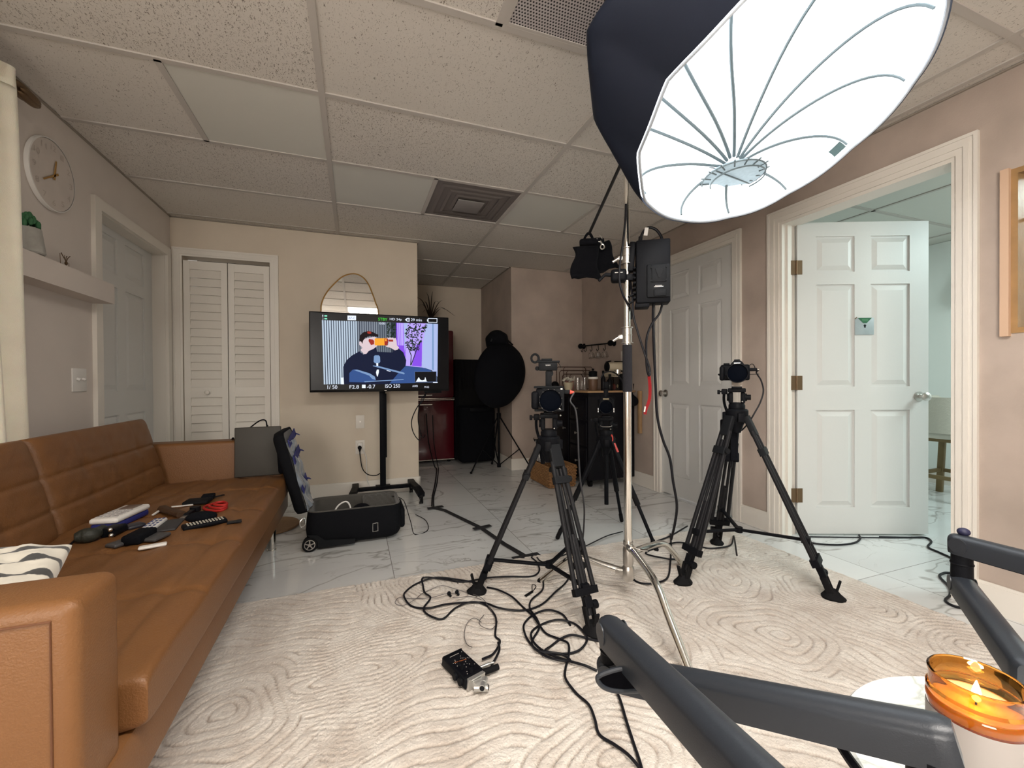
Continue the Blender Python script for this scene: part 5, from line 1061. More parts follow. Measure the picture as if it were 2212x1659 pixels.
m = M(); pz = Vector((1, 0, .03)).normalized(); qz = dn_.cross(pz).normalized()
def ringp(r, h): return [dh + dn_ * h + (pz * math.cos(a) + qz * math.sin(a)) * r for a in [j * PI / 24 for j in range(48)]]
m.tube(ringp(.117, .006), .003, n=6, sm=0, closed=True); m.tube([p + Vector((.02, .0, -.004)) for p in ringp(.10, .012)], .003, n=6, sm=0, closed=True)
for j in range(16):
    a = j * PI / 8; e_ = pz * math.cos(a) + qz * math.sin(a); m.tube([dh + e_ * .090 + dn_ * .010, dh + e_ * .128 + dn_ * .003], .003, n=5, sm=0)
m.tube([dh - pz * .110 + dn_ * .009 + qz * .02, dh + pz * .110 + dn_ * .009 - qz * .02], .0032, n=6, sm=0); m.build('deflector_frame', RIB, sx_)
for tt, L in ((math.radians(-168), .24), (math.radians(118), .14)):
    pass
VC = mat('grey_hook_tape', (.04, .07, .07), .8, bump=.3, bscale=90)
def velcro(t0, t1, s0, s1):
    m = M(); m.grid(lambda a, b_: dome(t0 + (t1 - t0) * a, s0 + (s1 - s0) * b_, -.020), 14, 4); return m.build('hook_tape', VC, sx_)
def t_of(px):   # rim angle whose rim point lies closest to a world direction
    return min((2 * PI * j / 720 for j in range(720)), key=lambda t: ((rimp(t) - px).length))
ta = t_of(Vector((.80, 1.0, 1.80))); velcro(t_of(Vector((.865, 1.10, 1.83))), t_of(Vector((1.02, 1.32, 1.73))), .86, .93)
tb = t_of(Vector((1.9239,1.1589,1.9058))); velcro(tb - .05, tb + .05, .90, .985)
# lamp head behind the dome
m = M(); o_ = HB - av * .10; m.cyl(HB - av * .02, HB - av * .16, .055, .06, n=32); m.cyl(HB + av * -.16, HB - av * .24, .06, .05, n=32)
m.build('lamp_head', BLK, sx_)
m = M(); e1 = HB - av * .13; m.bar(e1 + Vector((-.06, 0, 0)), (BF.x, BF.y, BF.z), .03, .012, r=.004); m.build('yoke', BLK, sx_)

# ================================================================== DRESSER AND WHAT STANDS ON IT
DRK = mat('black_lacquer', (.003, .003, .006), .5, spec=.25, bump=.03, bscale=80)
TOPW = mat('oak_board_top', (.36, .22, .11), .55, bump=.08, bscale=40, var=.15, vscale=9)
X0, X1, Y0, Y1 = 2.02, 2.53, 3.42, 4.16
dr = thing('bar_cabinet', 'black rolling cabinet with drawers and oak top against the far right wall', 'cabinet', (2.28, 3.8, 0))
m = M(); m.bb(X0, X1, Y0, Y1, .07, .855, bev=.004); m.build('body', DRK, dr)
m = M(); m.bb(X0 - .012, X1 + .005, Y0 - .012, Y1 + .012, .885, .903, bev=.002); m.build('top_board', TOPW, dr)
m = M(); m.bb(X0 + .01, X1 - .01, Y0 + .01, Y1 - .01, .855, .885); m.build('top_rail', DRK, dr)
for z0, z1 in ((.63, .84), (.39, .61), (.10, .37)):
    m = M(); m.bb(X0 - .012, X0, Y0 + .02, Y0 + .34, z0, z1, bev=.004); m.bb(X0 - .014, X0 - .011, Y0 + .05, Y0 + .31, z0 + .03, z1 - .03); d = m.build('drawer', DRK, dr)
    m = M(); m.lathe([(.006, 0), (.005, .012), (.013, .020), (.012, .028), (0, .031)], o=(X0 - .014, Y0 + .18, (z0 + z1) / 2), axis=(-1, 0, 0), n=16); m.build('knob', STEEL, d)
m = M(); m.bb(X0 - .012, X0, Y0 + .37, Y1 - .02, .10, .84, bev=.004); d = m.build('cabinet_door', DRK, dr)
m = M(); m.lathe([(.006, 0), (.005, .012), (.013, .020), (.012, .028), (0, .031)], o=(X0 - .014, Y0 + .43, .52), axis=(-1, 0, 0), n=16); m.build('knob', STEEL, d)
for x, y in ((X0 + .05, Y0 + .06), (X1 - .05, Y0 + .06), (X0 + .05, Y1 - .06), (X1 - .05, Y1 - .06)):
    m = M(); m.cyl((x - .012, y, .032), (x + .012, y, .032), .031, n=24); m.bb(x - .02, x + .02, y - .015, y + .02, .045, .07); m.build('caster', RUBR, dr)
TZ = .904
GOLDW = mat('bronze_wire', (.06, .025, .018), .5, .5, bump=.02)
for i, (h, w_, yy) in enumerate(((.245, .36, 4.13), (.205, .30, 4.06), (.165, .24, 3.99))):
    xa = 2.05; m = M(); P = [(xa, yy, TZ + .004), (xa, yy, TZ + h - .02), (xa + .02, yy, TZ + h), (xa + w_ - .02, yy, TZ + h), (xa + w_, yy, TZ + h - .02), (xa + w_, yy, TZ + .004)]
    m.tube(P, .0045, n=8, sm=0)
    Q = [(p[0] + .07, p[1] - .03, p[2]) for p in P]; m.tube(Q, .0035, n=6, sm=0); m.tube([P[0], Q[0]], .0035, n=6, sm=0); m.tube([P[-1], Q[-1]], .0035, n=6, sm=0)
    o = m.build('wire_rack', GOLDW); tag(o, ('tallest', 'middle', 'lowest')[i] + ' of the three bronze wire arch racks on the oak top of the black cabinet', 'rack', 'nested wire racks')
m = M(); m.bb(2.10, 2.20, 4.02, 4.025, TZ, TZ + .10); tag(m.build('pink_card', mat('dusty_pink_card', (.42, .20, .17), .8, bump=.02), smooth=False), 'dusty pink card standing inside the wire racks', 'card')
m = M(); m.sph((2.03, 4.13, TZ + .045), (.045, .045, .045), n=14); m.cyl((2.02, 4.085, TZ + .05), (2.01, 4.075, TZ + .05), .012, n=12); tag(m.build('round_speaker', BLK), 'small round black ball-shaped device at the left end of the oak top', 'device')
PAP = mat('cream_paper', (.55, .48, .34), .85, bump=.3, bscale=40)
q = (2.0184,3.8,0.908); bx, by = q[0], 3.80
bk = thing('paper_bucket', 'small cream paper bucket overflowing with crumpled tissue on the oak top', 'bucket', (bx, by, TZ))
m = M(); m.lathe([(.034, 0), (.052, .075), (.055, .078), (.049, .074), (.031, .004), (0, .004)], o=(bx, by, TZ), n=20); m.build('bucket', PAP, bk)
m = M(); rr_ = random.Random(2)
for j in range(9):
    a = rr_.random() * 6.3; c0 = Vector((bx + .03 * math.cos(a), by + .03 * math.sin(a), TZ + .08 + .02 * rr_.random()))
    g = [[m.v(c0 + Vector(((u - 2) * .014 + rr_.uniform(-.006, .006), (v_ - 2) * .012, rr_.uniform(-.012, .02) + .006 * u))) for v_ in range(5)] for u in range(5)]
    for u in range(4):
        for v_ in range(4): m.f([g[u][v_], g[u + 1][v_], g[u + 1][v_ + 1], g[u][v_ + 1]])
m.build('tissue', mat('white_tissue', (.72, .68, .6), .9, bump=.3, bscale=60), bk)
for i, (px, yy, h) in enumerate(((1248, 3.74, .125), (1262, 3.66, .13), (1256, 3.84, .09))):
    m = M(); xq = 0
    gx = ((2.0905,3.74,0.9266), (2.1232,3.66,0.9273), (2.195,3.84,0.9241))[i][0]
    m.lathe([(.020, 0), (.022, .004), (.024, h), (.0225, h), (.020, .008), (0, .008)], o=(gx, yy, TZ), n=24); tag(m.build('drinking_glass', GLASS), ('tall clear glass beside the paper bucket', 'tall clear glass next to the white-lidded jar', 'short clear glass behind the two tall glasses')[i] + ' on the oak top', 'glass', 'clear glasses on the oak top')
jx, jy = (2.1689,3.58,0.9189)[0], 3.58
j_ = thing('storage_jar', 'brown-filled jar with white lid on the oak top under the black pot', 'jar', (jx, jy, TZ))
m = M(); m.lathe([(.040, 0), (.043, .006), (.046, .10), (.044, .112), (0, .112)], o=(jx, jy, TZ), n=28); m.build('jar_body', mat('cocoa_plastic', (.16, .09, .055), .45, bump=.02), j_)
m = M(); m.lathe([(.047, 0), (.049, .003), (.049, .018), (.045, .022), (0, .022)], o=(jx, jy, TZ + .110), n=28); m.build('lid', WHT, j_)
p_ = thing('black_pot', 'small black lidded pot standing on the white-lidded jar', 'pot', (jx - .0, jy, TZ + .132))
m = M(); m.lathe([(.034, 0), (.040, .006), (.041, .045), (.043, .05), (.02, .058), (0, .06)], o=(jx, jy, TZ + .1325), n=28); m.build('bowl', BLK, p_)
m = M(); m.lathe([(.006, 0), (.006, .008), (.014, .014), (.013, .02), (0, .022)], o=(jx, jy, TZ + .19), n=16); m.build('lid_knob', BLK, p_)
bq = (2.2452,3.52,0.91)
for i, (dx_, dy_, r_, h) in enumerate(((.0, 0, .022, .19), (.035, -.06, .026, .155))):
    b_ = thing('bottle', ('slim dark bottle beside the brown jar on the oak top', 'stout black bottle at the front corner of the oak top')[i], 'bottle', (bq[0] + dx_, bq[1] + dy_, TZ))
    m = M(); m.lathe([(r_, 0), (r_ * 1.05, .004), (r_ * 1.05, h * .6), (r_ * .45, h * .75), (r_ * .4, h * .9), (0, h * .9)], o=(bq[0] + dx_, bq[1] + dy_, TZ), n=20); m.build('bottle_body', DSCR, b_)
    m = M(); m.lathe([(r_ * .5, 0), (r_ * .5, h * .12), (0, h * .12)], o=(bq[0] + dx_, bq[1] + dy_, TZ + h * .88), n=16); m.build('cap', BLK, b_)
ax_, ay_ = (2.395,3.66,1.1014)[0] + .03, 3.66
CRM = mat('cream_enamel', (.60, .53, .40), .4, bump=.02)
cg = thing('acrylic_organiser', 'clear acrylic box of small red and cream packets on the oak top', 'organiser', (ax_ + .03, 3.60, TZ))
m = M(); 
for a in ((ax_ - .06, ax_ + .12, 3.52, 3.523), (ax_ - .06, ax_ + .12, 3.72, 3.723), (ax_ - .06, ax_ - .057, 3.523, 3.72), (ax_ + .117, ax_ + .12, 3.523, 3.72)): m.bb(*a, TZ, TZ + .13)
m.build('clear_wall', GLASS, cg, smooth=False)
for j in range(8):
    m = M(); m.sph((ax_ - .04 + .02 * j, 3.56 + .02 * (j % 3), TZ + .028 + .012 * (j % 2)), (.018, .02, .024), n=8); m.build('packet', (mat('dark_red_packet', (.22, .02, .02), .5), mat('cream_packet', (.6, .5, .3), .6))[1 if j > 2 else 0], cg)
wb = thing('cream_rack', 'cream slotted rack on top of the clear acrylic box', 'rack', (ax_, 3.6, TZ + .131))
m = M(); zz = TZ + .1315
for z in (zz + .002, zz + .024, zz + .046): m.bb(ax_ - .075, ax_ + .10, 3.52, 3.68, z - .002, z + .002)
for j in range(6): m.bb(ax_ - .075 + j * .034, ax_ - .070 + j * .034, 3.52, 3.68, zz, zz + .048)
m.build('lattice', CRM, wb, smooth=False)
ap = thing('stand_mixer', 'cream rounded kitchen appliance with dark end lying on the cream rack', 'appliance', (ax_, 3.62, zz + .05))
m = M(); m.lathe([(.03, 0), (.044, .01), (.048, .03), (.05, .15), (.044, .165), (0, .168)], o=(ax_ - .075, 3.61, zz + .099), axis=(1, -.12, .0), n=32); m.build('housing', CRM, ap)
m = M(); m.lathe([(.02, 0), (.045, .012), (.047, .03), (0, .032)], o=(ax_ - .10, 3.613, zz + .099), axis=(1, -.12, 0), n=24); m.build('end_cap', BLK, ap)
m = M(); m.box((ax_ + .05, 3.60, zz + .150), (.09, .03, .012), rz=-.1, bev=.004); m.box((ax_ - .06, 3.61, zz + .152), (.05, .03, .01), ry=-.2, bev=.003); m.build('top_lever', BLK, ap)
ex = (2.4535,3.5,1.0974)[0]
em_ = thing('coffee_machine', 'black and steel coffee machine at the right of the oak top behind the chrome stand', 'appliance', (ex + .02, 3.55, TZ))
m = M(); m.bb(ex - .02, ex + .11, 3.50, 3.68, TZ, TZ + .16, bev=.01); m.bb(ex - .02, ex + .10, 3.56, 3.68, TZ + .16, TZ + .25, bev=.01); m.build('housing', BLK, em_)
m = M(); m.cyl((ex - .025, 3.55, TZ + .165), (ex - .025, 3.55, TZ + .20), .034, n=24); m.cyl((ex - .06, 3.53, TZ + .18), (ex - .10, 3.51, TZ + .178), .008, n=12); m.build('steel_cup', CHR, em_)
m = M(); qx = (2.5796,3.46,0.9022)[0]; m.lathe([(.026, 0), (.030, .004), (.031, .062), (.028, .064), (.026, .01), (0, .01)], o=(qx, 3.46, TZ), n=20); tag(m.build('black_cup', BLK), 'black cup at the right end of the oak top', 'cup')
m = M(); qz = (2.562,3.38,0.8018); m.sph((2.475, 3.36, .80), (.05, .05, .045), n=10); m.ext([(2.44, 3.40, .88), (2.47, 3.38, .88), (2.53, 3.34, .81), (2.51, 3.33, .77), (2.44, 3.36, .775)], (0, .04, 0)); tag(m.build('black_bag', FAB), 'crumpled black bag hanging at the right front corner of the black cabinet', 'bag')
m = M(); m.bb(2.500, 2.53, 3.30, 3.335, .50, .90, bev=.004); tag(m.build('wooden_board', TOPW), 'narrow wooden board standing between the black cabinet and the white door trim', 'board')
# hook rail
hr = thing('hook_rail', 'black wall rail with five hooks above the oak-topped cabinet', 'rail', (XR, 4.09, 1.40))
ra = Vector((XR - .05, 4.40, 1.405)); rb = Vector((XR - .05, 3.78, 1.388))
m = M(); m.tube([ra + Vector((0, .04, 0)), rb], .008, n=10, sm=0)
for p in (ra, rb): m.cyl(p, p + Vector((.05, 0, 0)), .009, n=10); m.cyl(p + Vector((.044, 0, 0)), p + Vector((.05, 0, 0)), .032, n=24); m.cyl(p + Vector((0, -.008, 0)), p + Vector((0, .008, 0)), .030, n=20)
m.build('rail', BLK, hr)
for j, t in enumerate((.08, .20, .40, .62, .84)):
    p = ra + (rb - ra) * t; m = M(); m.tube([p + Vector((0, 0, .008)), p + Vector((0, -.002, -.03)), p + Vector((0, -.006, -.055)), p + Vector((-.0, .018, -.068)), p + Vector((0, .032, -.055)), p + Vector((0, .034, -.045))], .0035, n=6); m.build('hook', BLK, hr)
for j, t in enumerate((.40, .62, .84)):
    p = ra + (rb - ra) * t + Vector((0, .012, -.075)); m = M(); m.lathe([(.022, 0), (.03, -.02), (.034, -.06), (.03, -.062), (.027, -.02), (.018, -.004)], o=p + Vector((0, 0, -.01)), axis=(0, .25, 1), n=20, caps=False); m.tube([p, p + Vector((0, .02, -.01)), p + Vector((0, .045, -.03)), p + Vector((0, .03, -.055))], .003, n=6)
    tag(m.build('glass_cup', GLASS), 'clear glass cup hanging from the ' + ('third', 'fourth', 'last')[j] + ' hook of the black wall rail', 'cup', 'glass cups on the hook rail')
m = M(); m.box((XR - .003, 3.62, 1.235), (.006, .08, .12), bev=.002); tag(m.build('wall_plate', WPAINT), 'white wall plate beside the black hook rail, behind the chrome stand', 'wall plate')

# ---- wicker basket
WK = mat('woven_seagrass', (.26, .13, .05), .8, bump=.3, bscale=50, var=.25, vscale=45)
nt, b_, N, lk = nodes(WK)
bs = thing('wicker_basket', 'brown woven rectangular basket on the floor left of the black cabinet', 'basket', (1.82, 3.78, 0))
x0, x1, y0, y1 = 1.67, 1.955, 3.53, 4.0
m = M()
for r in range(13):
    z = .012 + r * .0155; i = .012 * (1 - r / 13)
    P = [(x0 + i, y0 + i), (x1 - i, y0 + i), (x1 - i, y1 - i), (x0 + i, y1 - i)]; pts = []
    for e_ in range(4):
        a, b_ = Vector((*P[e_], z)), Vector((*P[(e_ + 1) % 4], z)); n_ = 18 if e_ % 2 == 0 else 28; nn_ = Vector(((b_ - a).y, -(b_ - a).x, 0)).normalized()
        for k in range(n_): pts.append(a + (b_ - a) * k / n_ + nn_ * (.0045 * (1 if (k + r) % 2 else -1)))
    m.tube(pts, .0085, n=6, sm=0, closed=True)
m.build('woven_side', WK, bs)
m = M(); m.bb(x0 + .012, x1 - .012, y0 + .012, y1 - .012, .004, .02); m.build('base', WK, bs)
PLAS = mat('clear_wrap', (.9, .88, .85), .12, trans=.85, bump=.4, bscale=18)
m = M(); m.box((1.76, 3.86, .27), (.16, .20, .16), bev=.05, seg=4); tag(m.build('plastic_bag', PLAS), 'crinkled clear plastic bag in the woven basket', 'bag')
m = M(); m.lathe([(.05, 0), (.09, .05), (.10, .075), (.095, .075), (.045, .005), (0, .005)], o=(1.76, 3.86, .352), n=32); tag(m.build('glass_bowl', GLASS), 'clear glass bowl on top of the plastic bag in the basket', 'bowl')

# ================================================================== CEILING VENTS
VG = mat('vent_grey_metal', (.18, .155, .145), .6, bump=.02)
PERF = mat('perforated_grille', (.32, .29, .30), .6); nt, b_, N, lk = nodes(PERF)
tc = N('TexCoord'); mp = N('Mapping'); mp.inputs['Scale'].default_value = (92, 80, 1); lk(tc.outputs['Object'], mp.inputs[0])
sx__ = N('SeparateXYZ'); lk(mp.outputs[0], sx__.inputs[0])
fl = N('Math'); fl.operation = 'FLOOR'; lk(sx__.outputs['Y'], fl.inputs[0]); md = N('Math'); md.operation = 'MULTIPLY'; md.inputs[1].default_value = .5; lk(fl.outputs[0], md.inputs[0])
ad = N('Math'); ad.operation = 'ADD'; lk(sx__.outputs['X'], ad.inputs[0]); lk(md.outputs[0], ad.inputs[1])
def frc(o):
    f = N('Math'); f.operation = 'FRACT'; lk(o, f.inputs[0]); s = N('Math'); s.operation = 'SUBTRACT'; s.inputs[1].default_value = .5; lk(f.outputs[0], s.inputs[0]); p = N('Math'); p.operation = 'POWER'; p.inputs[1].default_value = 2; a = N('Math'); a.operation = 'ABSOLUTE'; lk(s.outputs[0], a.inputs[0]); lk(a.outputs[0], p.inputs[0]); return p
s = N('Math'); s.operation = 'ADD'; lk(frc(ad.outputs[0]).outputs[0], s.inputs[0]); lk(frc(sx__.outputs['Y']).outputs[0], s.inputs[1]); lt = N('Math'); lt.operation = 'LESS_THAN'; lt.inputs[1].default_value = .085; lk(s.outputs[0], lt.inputs[0])
mx = N('MixRGB'); mx.inputs['Color1'].default_value = (.50, .46, .46, 1); mx.inputs['Color2'].default_value = (.015, .012, .014, 1); lk(lt.outputs[0], mx.inputs['Fac']); lk(mx.outputs[0], b_.inputs['Base Color'])
v1 = thing('return_air_grille', 'white perforated return air grille in the ceiling beside the softbox', 'vent', (.80, 1.14, HC))
m = M(); m.bb(.512, 1.085, .855, 1.435, HC - .001, HC + .012); m.build('perforated_panel', PERF, v1, smooth=False)
m = M()
for a in ((.505, .525, .85, 1.44), (1.075, 1.095, .85, 1.44), (.525, 1.075, .85, .868), (.525, 1.075, 1.424, 1.44)): m.bb(*a, HC - .004, HC + .006)
m.build('frame', TB, v1, smooth=False)
v2 = thing('ceiling_vent', 'dark grey square ceiling vent with a centre plate, above the television', 'vent', (.79, 2.975, HC))
m = M(); m.bb(.508, 1.084, 2.685, 3.27, HC + .004, HC + .016); m.build('backing', VG, v2, smooth=False)
m = M(); m.bb(.69, .88, 2.91, 3.11, HC - .012, HC - .006, bev=.002); m.cyl((.785, 3.01, HC - .01), (.785, 3.01, HC + .006), .02, n=12); m.build('centre_plate', mat('vent_centre_plate', (.27, .25, .24), .55, bump=.02), v2)
for r in (.13, .19, .25):
    m = M()
    for k in range(4):
        a = k * PI / 2; c, s_ = math.cos(a), math.sin(a); T = Matrix.Translation((.796, 2.99, HC + .001)) @ Matrix.Rotation(a, 4, 'Z'); m.T = T; m.ext([(-r, -r, 0), (r, -r, 0), (r - .02, -r + .02, -.004), (-r + .02, -r + .02, -.004)], (0, 0, .0015))
    m.build('louvre_ring', VG, v2, smooth=False)
for cy in (-.075, -2.515):   # lit ceiling panels added as fill above and behind the camera
    c_l = thing('ceiling_fill_panel', 'flat lit ceiling panel added as fill light, ' + ('the one nearer the softbox' if cy > -1 else 'the one farthest from the television'), 'fill light', (.483, cy, HC))
    m = M(); m.bb(-.10, 1.07, cy - .27, cy + .27, HC - .003, HC + .004); m.build('diffuser', mat('lit_diffuser', (.8, .8, .8), .5, emit=(1, .93, .84), es=.8, bump=0), c_l, smooth=False)
    m = M()
    for a in ((-.115, 1.08, cy - .285, cy - .27), (-.115, 1.08, cy + .27, cy + .285), (-.115, -.10, cy - .27, cy + .27), (1.07, 1.08, cy - .27, cy + .27)): m.bb(*a, HC - .006, HC)
    m.build('frame', TB, c_l, smooth=False)

# ================================================================== NEXT ROOM THROUGH THE DOORWAY
BST = mat('white_boucle', (.62, .60, .52), .9, bump=.3, bscale=80, sheen=.2)
OAK = mat('oiled_oak_leg', (.20, .14, .06), .5, bump=.05, var=.15, vscale=12)
bx, by = 4.62, 1.99
ch = thing('bar_stool', 'white upholstered stool with oak legs seen through the open doorway', 'stool', (bx, by, 0))
m = M(); m.box((bx, by, .56), (.46, .44, .10), bev=.045, seg=4); m.build('seat', BST, ch)
m = M(); m.grid(lambda a, b_: (bx + (.23 + .03 * b_) * math.cos(PI * (.0 + a) + .75), by + (.23 + .03 * b_) * math.sin(PI * a + .75), .57 + .27 * b_), 24, 6); m.grid(lambda a, b_: (bx + (.27 + .03 * b_) * math.cos(PI * (.0 + a) + .75), by + (.27 + .03 * b_) * math.sin(PI * a + .75), .56 + .29 * b_), 24, 6); m.build('backrest', BST, ch)
for sx_2, sy_2 in ((-1, -1), (1, -1), (1, 1), (-1, 1)):
    m = M(); m.bar((bx + sx_2 * .16, by + sy_2 * .15, .52), (bx + sx_2 * .22, by + sy_2 * .20, .0), .045, .035, up=(1, 0, 0), r=.008); m.build('leg', OAK, ch)
for a_, b_ in (((bx - .2, by - .18, .2), (bx + .2, by - .18, .2)), ((bx - .2, by + .18, .2), (bx + .2, by + .18, .2)), ((bx - .2, by - .18, .2), (bx - .2, by + .18, .2)), ((bx + .2, by - .18, .2), (bx + .2, by + .18, .2))):
    m = M(); m.bar(a_, b_, .02, .03); m.build('stretcher', OAK, ch)
m = M(); m.bb(bx - .18, bx + .18, by - .17, by + .17, .485, .52); m.build('seat_frame', OAK, ch)
m = M(); m.sph((bx + .06, by - .19, .70), (.15, .12, .085), n=14); tag(m.build('dark_cushion', FAB), 'round black cushion on the white stool in the next room', 'cushion')
sd = thing('wall_dispenser', 'white plastic dispenser on the far wall of the next room', 'dispenser', (5.2, 2.12, 1.75))
m = M(); m.ext([(5.2, 2.0, 1.74), (5.2, 2.0, 2.02), (5.14, 2.0, 1.98), (5.09, 2.0, 1.80), (5.10, 2.0, 1.74)], (0, .17, 0)); m.build('housing', mat('milky_plastic', (.7, .68, .7), .3, bump=.02), sd)
m = M(); m.bb(5.10, 5.16, 2.03, 2.14, 1.70, 1.742); m.build('lever', GREYP, sd)
# door sign
TS = TD @ Matrix.Translation((.415, -.0185, 1.322))
ds = thing('door_sign', 'small grey square sign with green triangle and black arrow on the open door', 'sign', TS @ Vector((0, 0, 0)))
m = M(TS); m.box((0, -.002, 0), (.118, .004, .108), bev=.0018); 
m.build('plate', mat('grey_blue_sign', (.32, .38, .40), .5, bump=.03, var=.08, vscale=20), ds)
m = M(TS); m.ext([(-.042, -.0043, .053), (.045, -.0043, .053), (.012, -.0043, .019), (-.008, -.0043, .019)], (0, -.0012, 0)); m.build('green_triangle', mat('sign_green', (.01, .11, .04), .5, bump=.01), ds, smooth=False)
m = M(TS); m.ext([(.002, -.0043, .013), (.0115, -.0043, .003), (.0065, -.0043, .003), (.0065, -.0043, -.009), (-.0025, -.0043, -.009), (-.0025, -.0043, .003), (-.0075, -.0043, .003)], (0, -.001, 0)); m.build('black_arrow', BLK, ds, smooth=False)
m = M(TS); 
for z in (.043, .034):
    for k in range(7): m.bb(-.016 + k * .0052, -.0125 + k * .0052, -.0062, -.0057, z - .0018, z + .0018)
m.build('pale_lettering', mat('pale_green_print', (.12, .32, .16), .6), ds, smooth=False)
m = M(TS); m.bar((-.060, -.006, .046), (-.049, -.006, .057), .004, .005, up=(0, 1, 0)); m.build('tape_piece', BRASS, ds)

# ================================================================== FOREGROUND: microphone arms, table, candle
ARM = mat('satin_black_arm', (.020, .024, .031), .38, .1, spec=.45, bump=.06, bscale=700)
ARMD = mat('arm_hollow_shade', (.002, .002, .003), .9, spec=.03, bump=.05)  # near-black colour stands in for the shade inside the arm's hollow
def mic_arm(name, label, J_top, far, J_low, near, w_, h_, post_z, knobs=True):
    """two-part low boom arm: upper bar J_top->far, lower bar J_low->near, neck between, post below near"""
    J_top, far, J_low, near = map(Vector, (J_top, far, J_low, near))
    t = thing(name, label, 'microphone arm', (near.x, near.y, post_z))
    def sect(w2, h2, n=7):
        pr = [(-w2, -h2)] ; pr += [(w2, -h2)]
        pr += [(w2 * math.cos(a), h2 - w2 * .62 + w2 * .62 * math.sin(a)) for a in [PI * k / n for k in range(n + 1)]]; return pr
    def arm(a, b_, nm, sub):
        d = (b_ - a).normalized(); x = d.cross(Vector((0, 0, 1))).normalized(); z = x.cross(d); S_ = sect(w_ / 2, h_ / 2)
        m = M(); rs = []
        for q, k in ((a - d * w_ * .50, .55), (a - d * w_ * .40, .85), (a - d * w_ * .15, 1.0), (a, 1.0), (b_, 1.0), (b_ + d * w_ * .25, .95), (b_ + d * w_ * .45, .7)):
            rs.append([m.v(q + x * u * k + z * (v_ * (k * .5 + .5))) for u, v_ in S_])
        m.rings(rs); o = m.build(nm, ARM, t, ang=50)
        m = M(); m.bar(a + d * w_ * .6 - z * (h_ / 2 + .0008), b_ - d * w_ * .2 - z * (h_ / 2 + .0008), w_ * .72, .0035, up=z); m.build('cable_channel', ARMD, o)
        for s in (-1, 1):
            m = M(); c = a + d * .002; m.cyl(c + x * s * (w_ / 2 - .0005), c + x * s * (w_ / 2 + .0012), w_ * .40, n=32); m.build('pivot_cap', ARM, o)
        return o
    u_ = arm(J_top, far, 'upper_arm', 0); l_ = arm(J_low, near, 'lower_arm', 1)
    m = M(); m.cyl(J_low + Vector((0, 0, h_ * .35)), J_top - Vector((0, 0, h_ * .35)), w_ * .46, w_ * .44, n=32); m.lathe([(w_ * .47, 0), (w_ * .49, .002), (w_ * .47, .004)], o=(J_low + J_top) / 2, n=32, caps=False); m.build('neck_joint', BLK, t)
    m = M(); m.cyl(near - Vector((0, 0, h_ * .4)), (near.x, near.y, post_z), w_ * .52, w_ * .50, n=36); m.lathe([(w_ * .52, 0), (w_ * .535, .001), (w_ * .535, .002), (w_ * .51, .003)], o=near - Vector((0, 0, h_ * 1.25)), n=36, caps=False); m.build('post', BLK, t)
    return t, u_, l_
Jt = Vector((0.3502,0.5285,0.6319)); Jl = Vector((0.3347,0.4966,0.5868)); Jl.x, Jl.y = Jt.x, Jt.y
Jl = Vector((Jt.x + .0, Jt.y + .0, Vector((0.3402,0.5105,0.5762)).z))
arm1, ua, la = mic_arm('boom_arm', 'black low microphone arm crossing the bottom foreground, its joint left of centre', Jt, (0.2884,0.1892,0.6906), Jl, (0.5091,0.235,0.6615), .037, .040, .02)
tp = [Vector(p) for p in [(0.2906,0.4705,0.6187),(0.2933,0.4695,0.6092),(0.3033,0.4657,0.6026),(0.3201,0.4595,0.6001),(0.3424,0.4512,0.6011),(0.3619,0.4439,0.5998),(0.3732,0.4398,0.6087),(0.3649,0.443,0.6254),(0.3454,0.4503,0.6309),(0.3231,0.4586,0.6299),(0.3052,0.4652,0.6258)]]
m = M(); m.ext(tp, (Jl - tp[0]) * .55); m.build('trough_wall', ARMD, arm1, ang=60)
m = M(); m.tube(tp, .0032, n=8, closed=True); m.build('trough_lip', ARM, arm1)
m = M(); m.cyl((arm1.location.x, arm1.location.y, .0), (arm1.location.x, arm1.location.y, .022), .09, n=40); m.build('base_plate', BLK, arm1)
K0 = Vector((1.1264,0.4751,0.6706)); K1 = Vector((1.1275,0.4741,0.5916)); K1.x, K1.y = K0.x, K0.y
arm2, ub, lb = mic_arm('boom_arm', 'black low microphone arm at the right edge above the lit candle', K0, (1.1215,0.3489,0.6726), K1, (0.888,0.307,0.5858), .036, .038, .527)
m = M(); m.sph(K0 + Vector((.006, 0, .024)), (.010, .010, .008), n=10); m.build('top_button', mat('navy_rubber', (.01, .01, .04), .6), arm2)
m = M(); m.tube([(0.5085,0.3414,0.5951), (0.4947,0.3146,0.6039), (0.4787,0.2885,0.605), (0.4718,0.2697,0.5999), (0.4614,0.2522,0.5883)], .005, n=10); tag(m.build('microphone_cable', CABLE), 'black cable leaving the underside of the foreground arm beside the marble table', 'cable')
# side table
MAR = mat('white_marble_top', (.74, .76, .75), .25, coat=.3); nt, b_, N, lk = nodes(MAR)
tc = N('TexCoord'); n = N('TexNoise'); n.inputs['Scale'].default_value = 5; n.inputs['Detail'].default_value = 6; n.inputs['Distortion'].default_value = 1.3; lk(tc.outputs['Object'], n.inputs['Vector'])
s = N('Math'); s.operation = 'SUBTRACT'; s.inputs[1].default_value = .5; lk(n.outputs['Fac'], s.inputs[0]); a = N('Math'); a.operation = 'ABSOLUTE'; lk(s.outputs[0], a.inputs[0]); r = N('ValToRGB'); r.color_ramp.elements[0].color = (.42, .45, .43, 1); r.color_ramp.elements[1].position = .03; r.color_ramp.elements[1].color = (.76, .78, .77, 1); lk(a.outputs[0], r.inputs[0]); lk(r.outputs[0], b_.inputs['Base Color'])
tb_ = thing('side_table', 'round white marble-topped side table in the lower right corner', 'table', (.756, .215, 0))
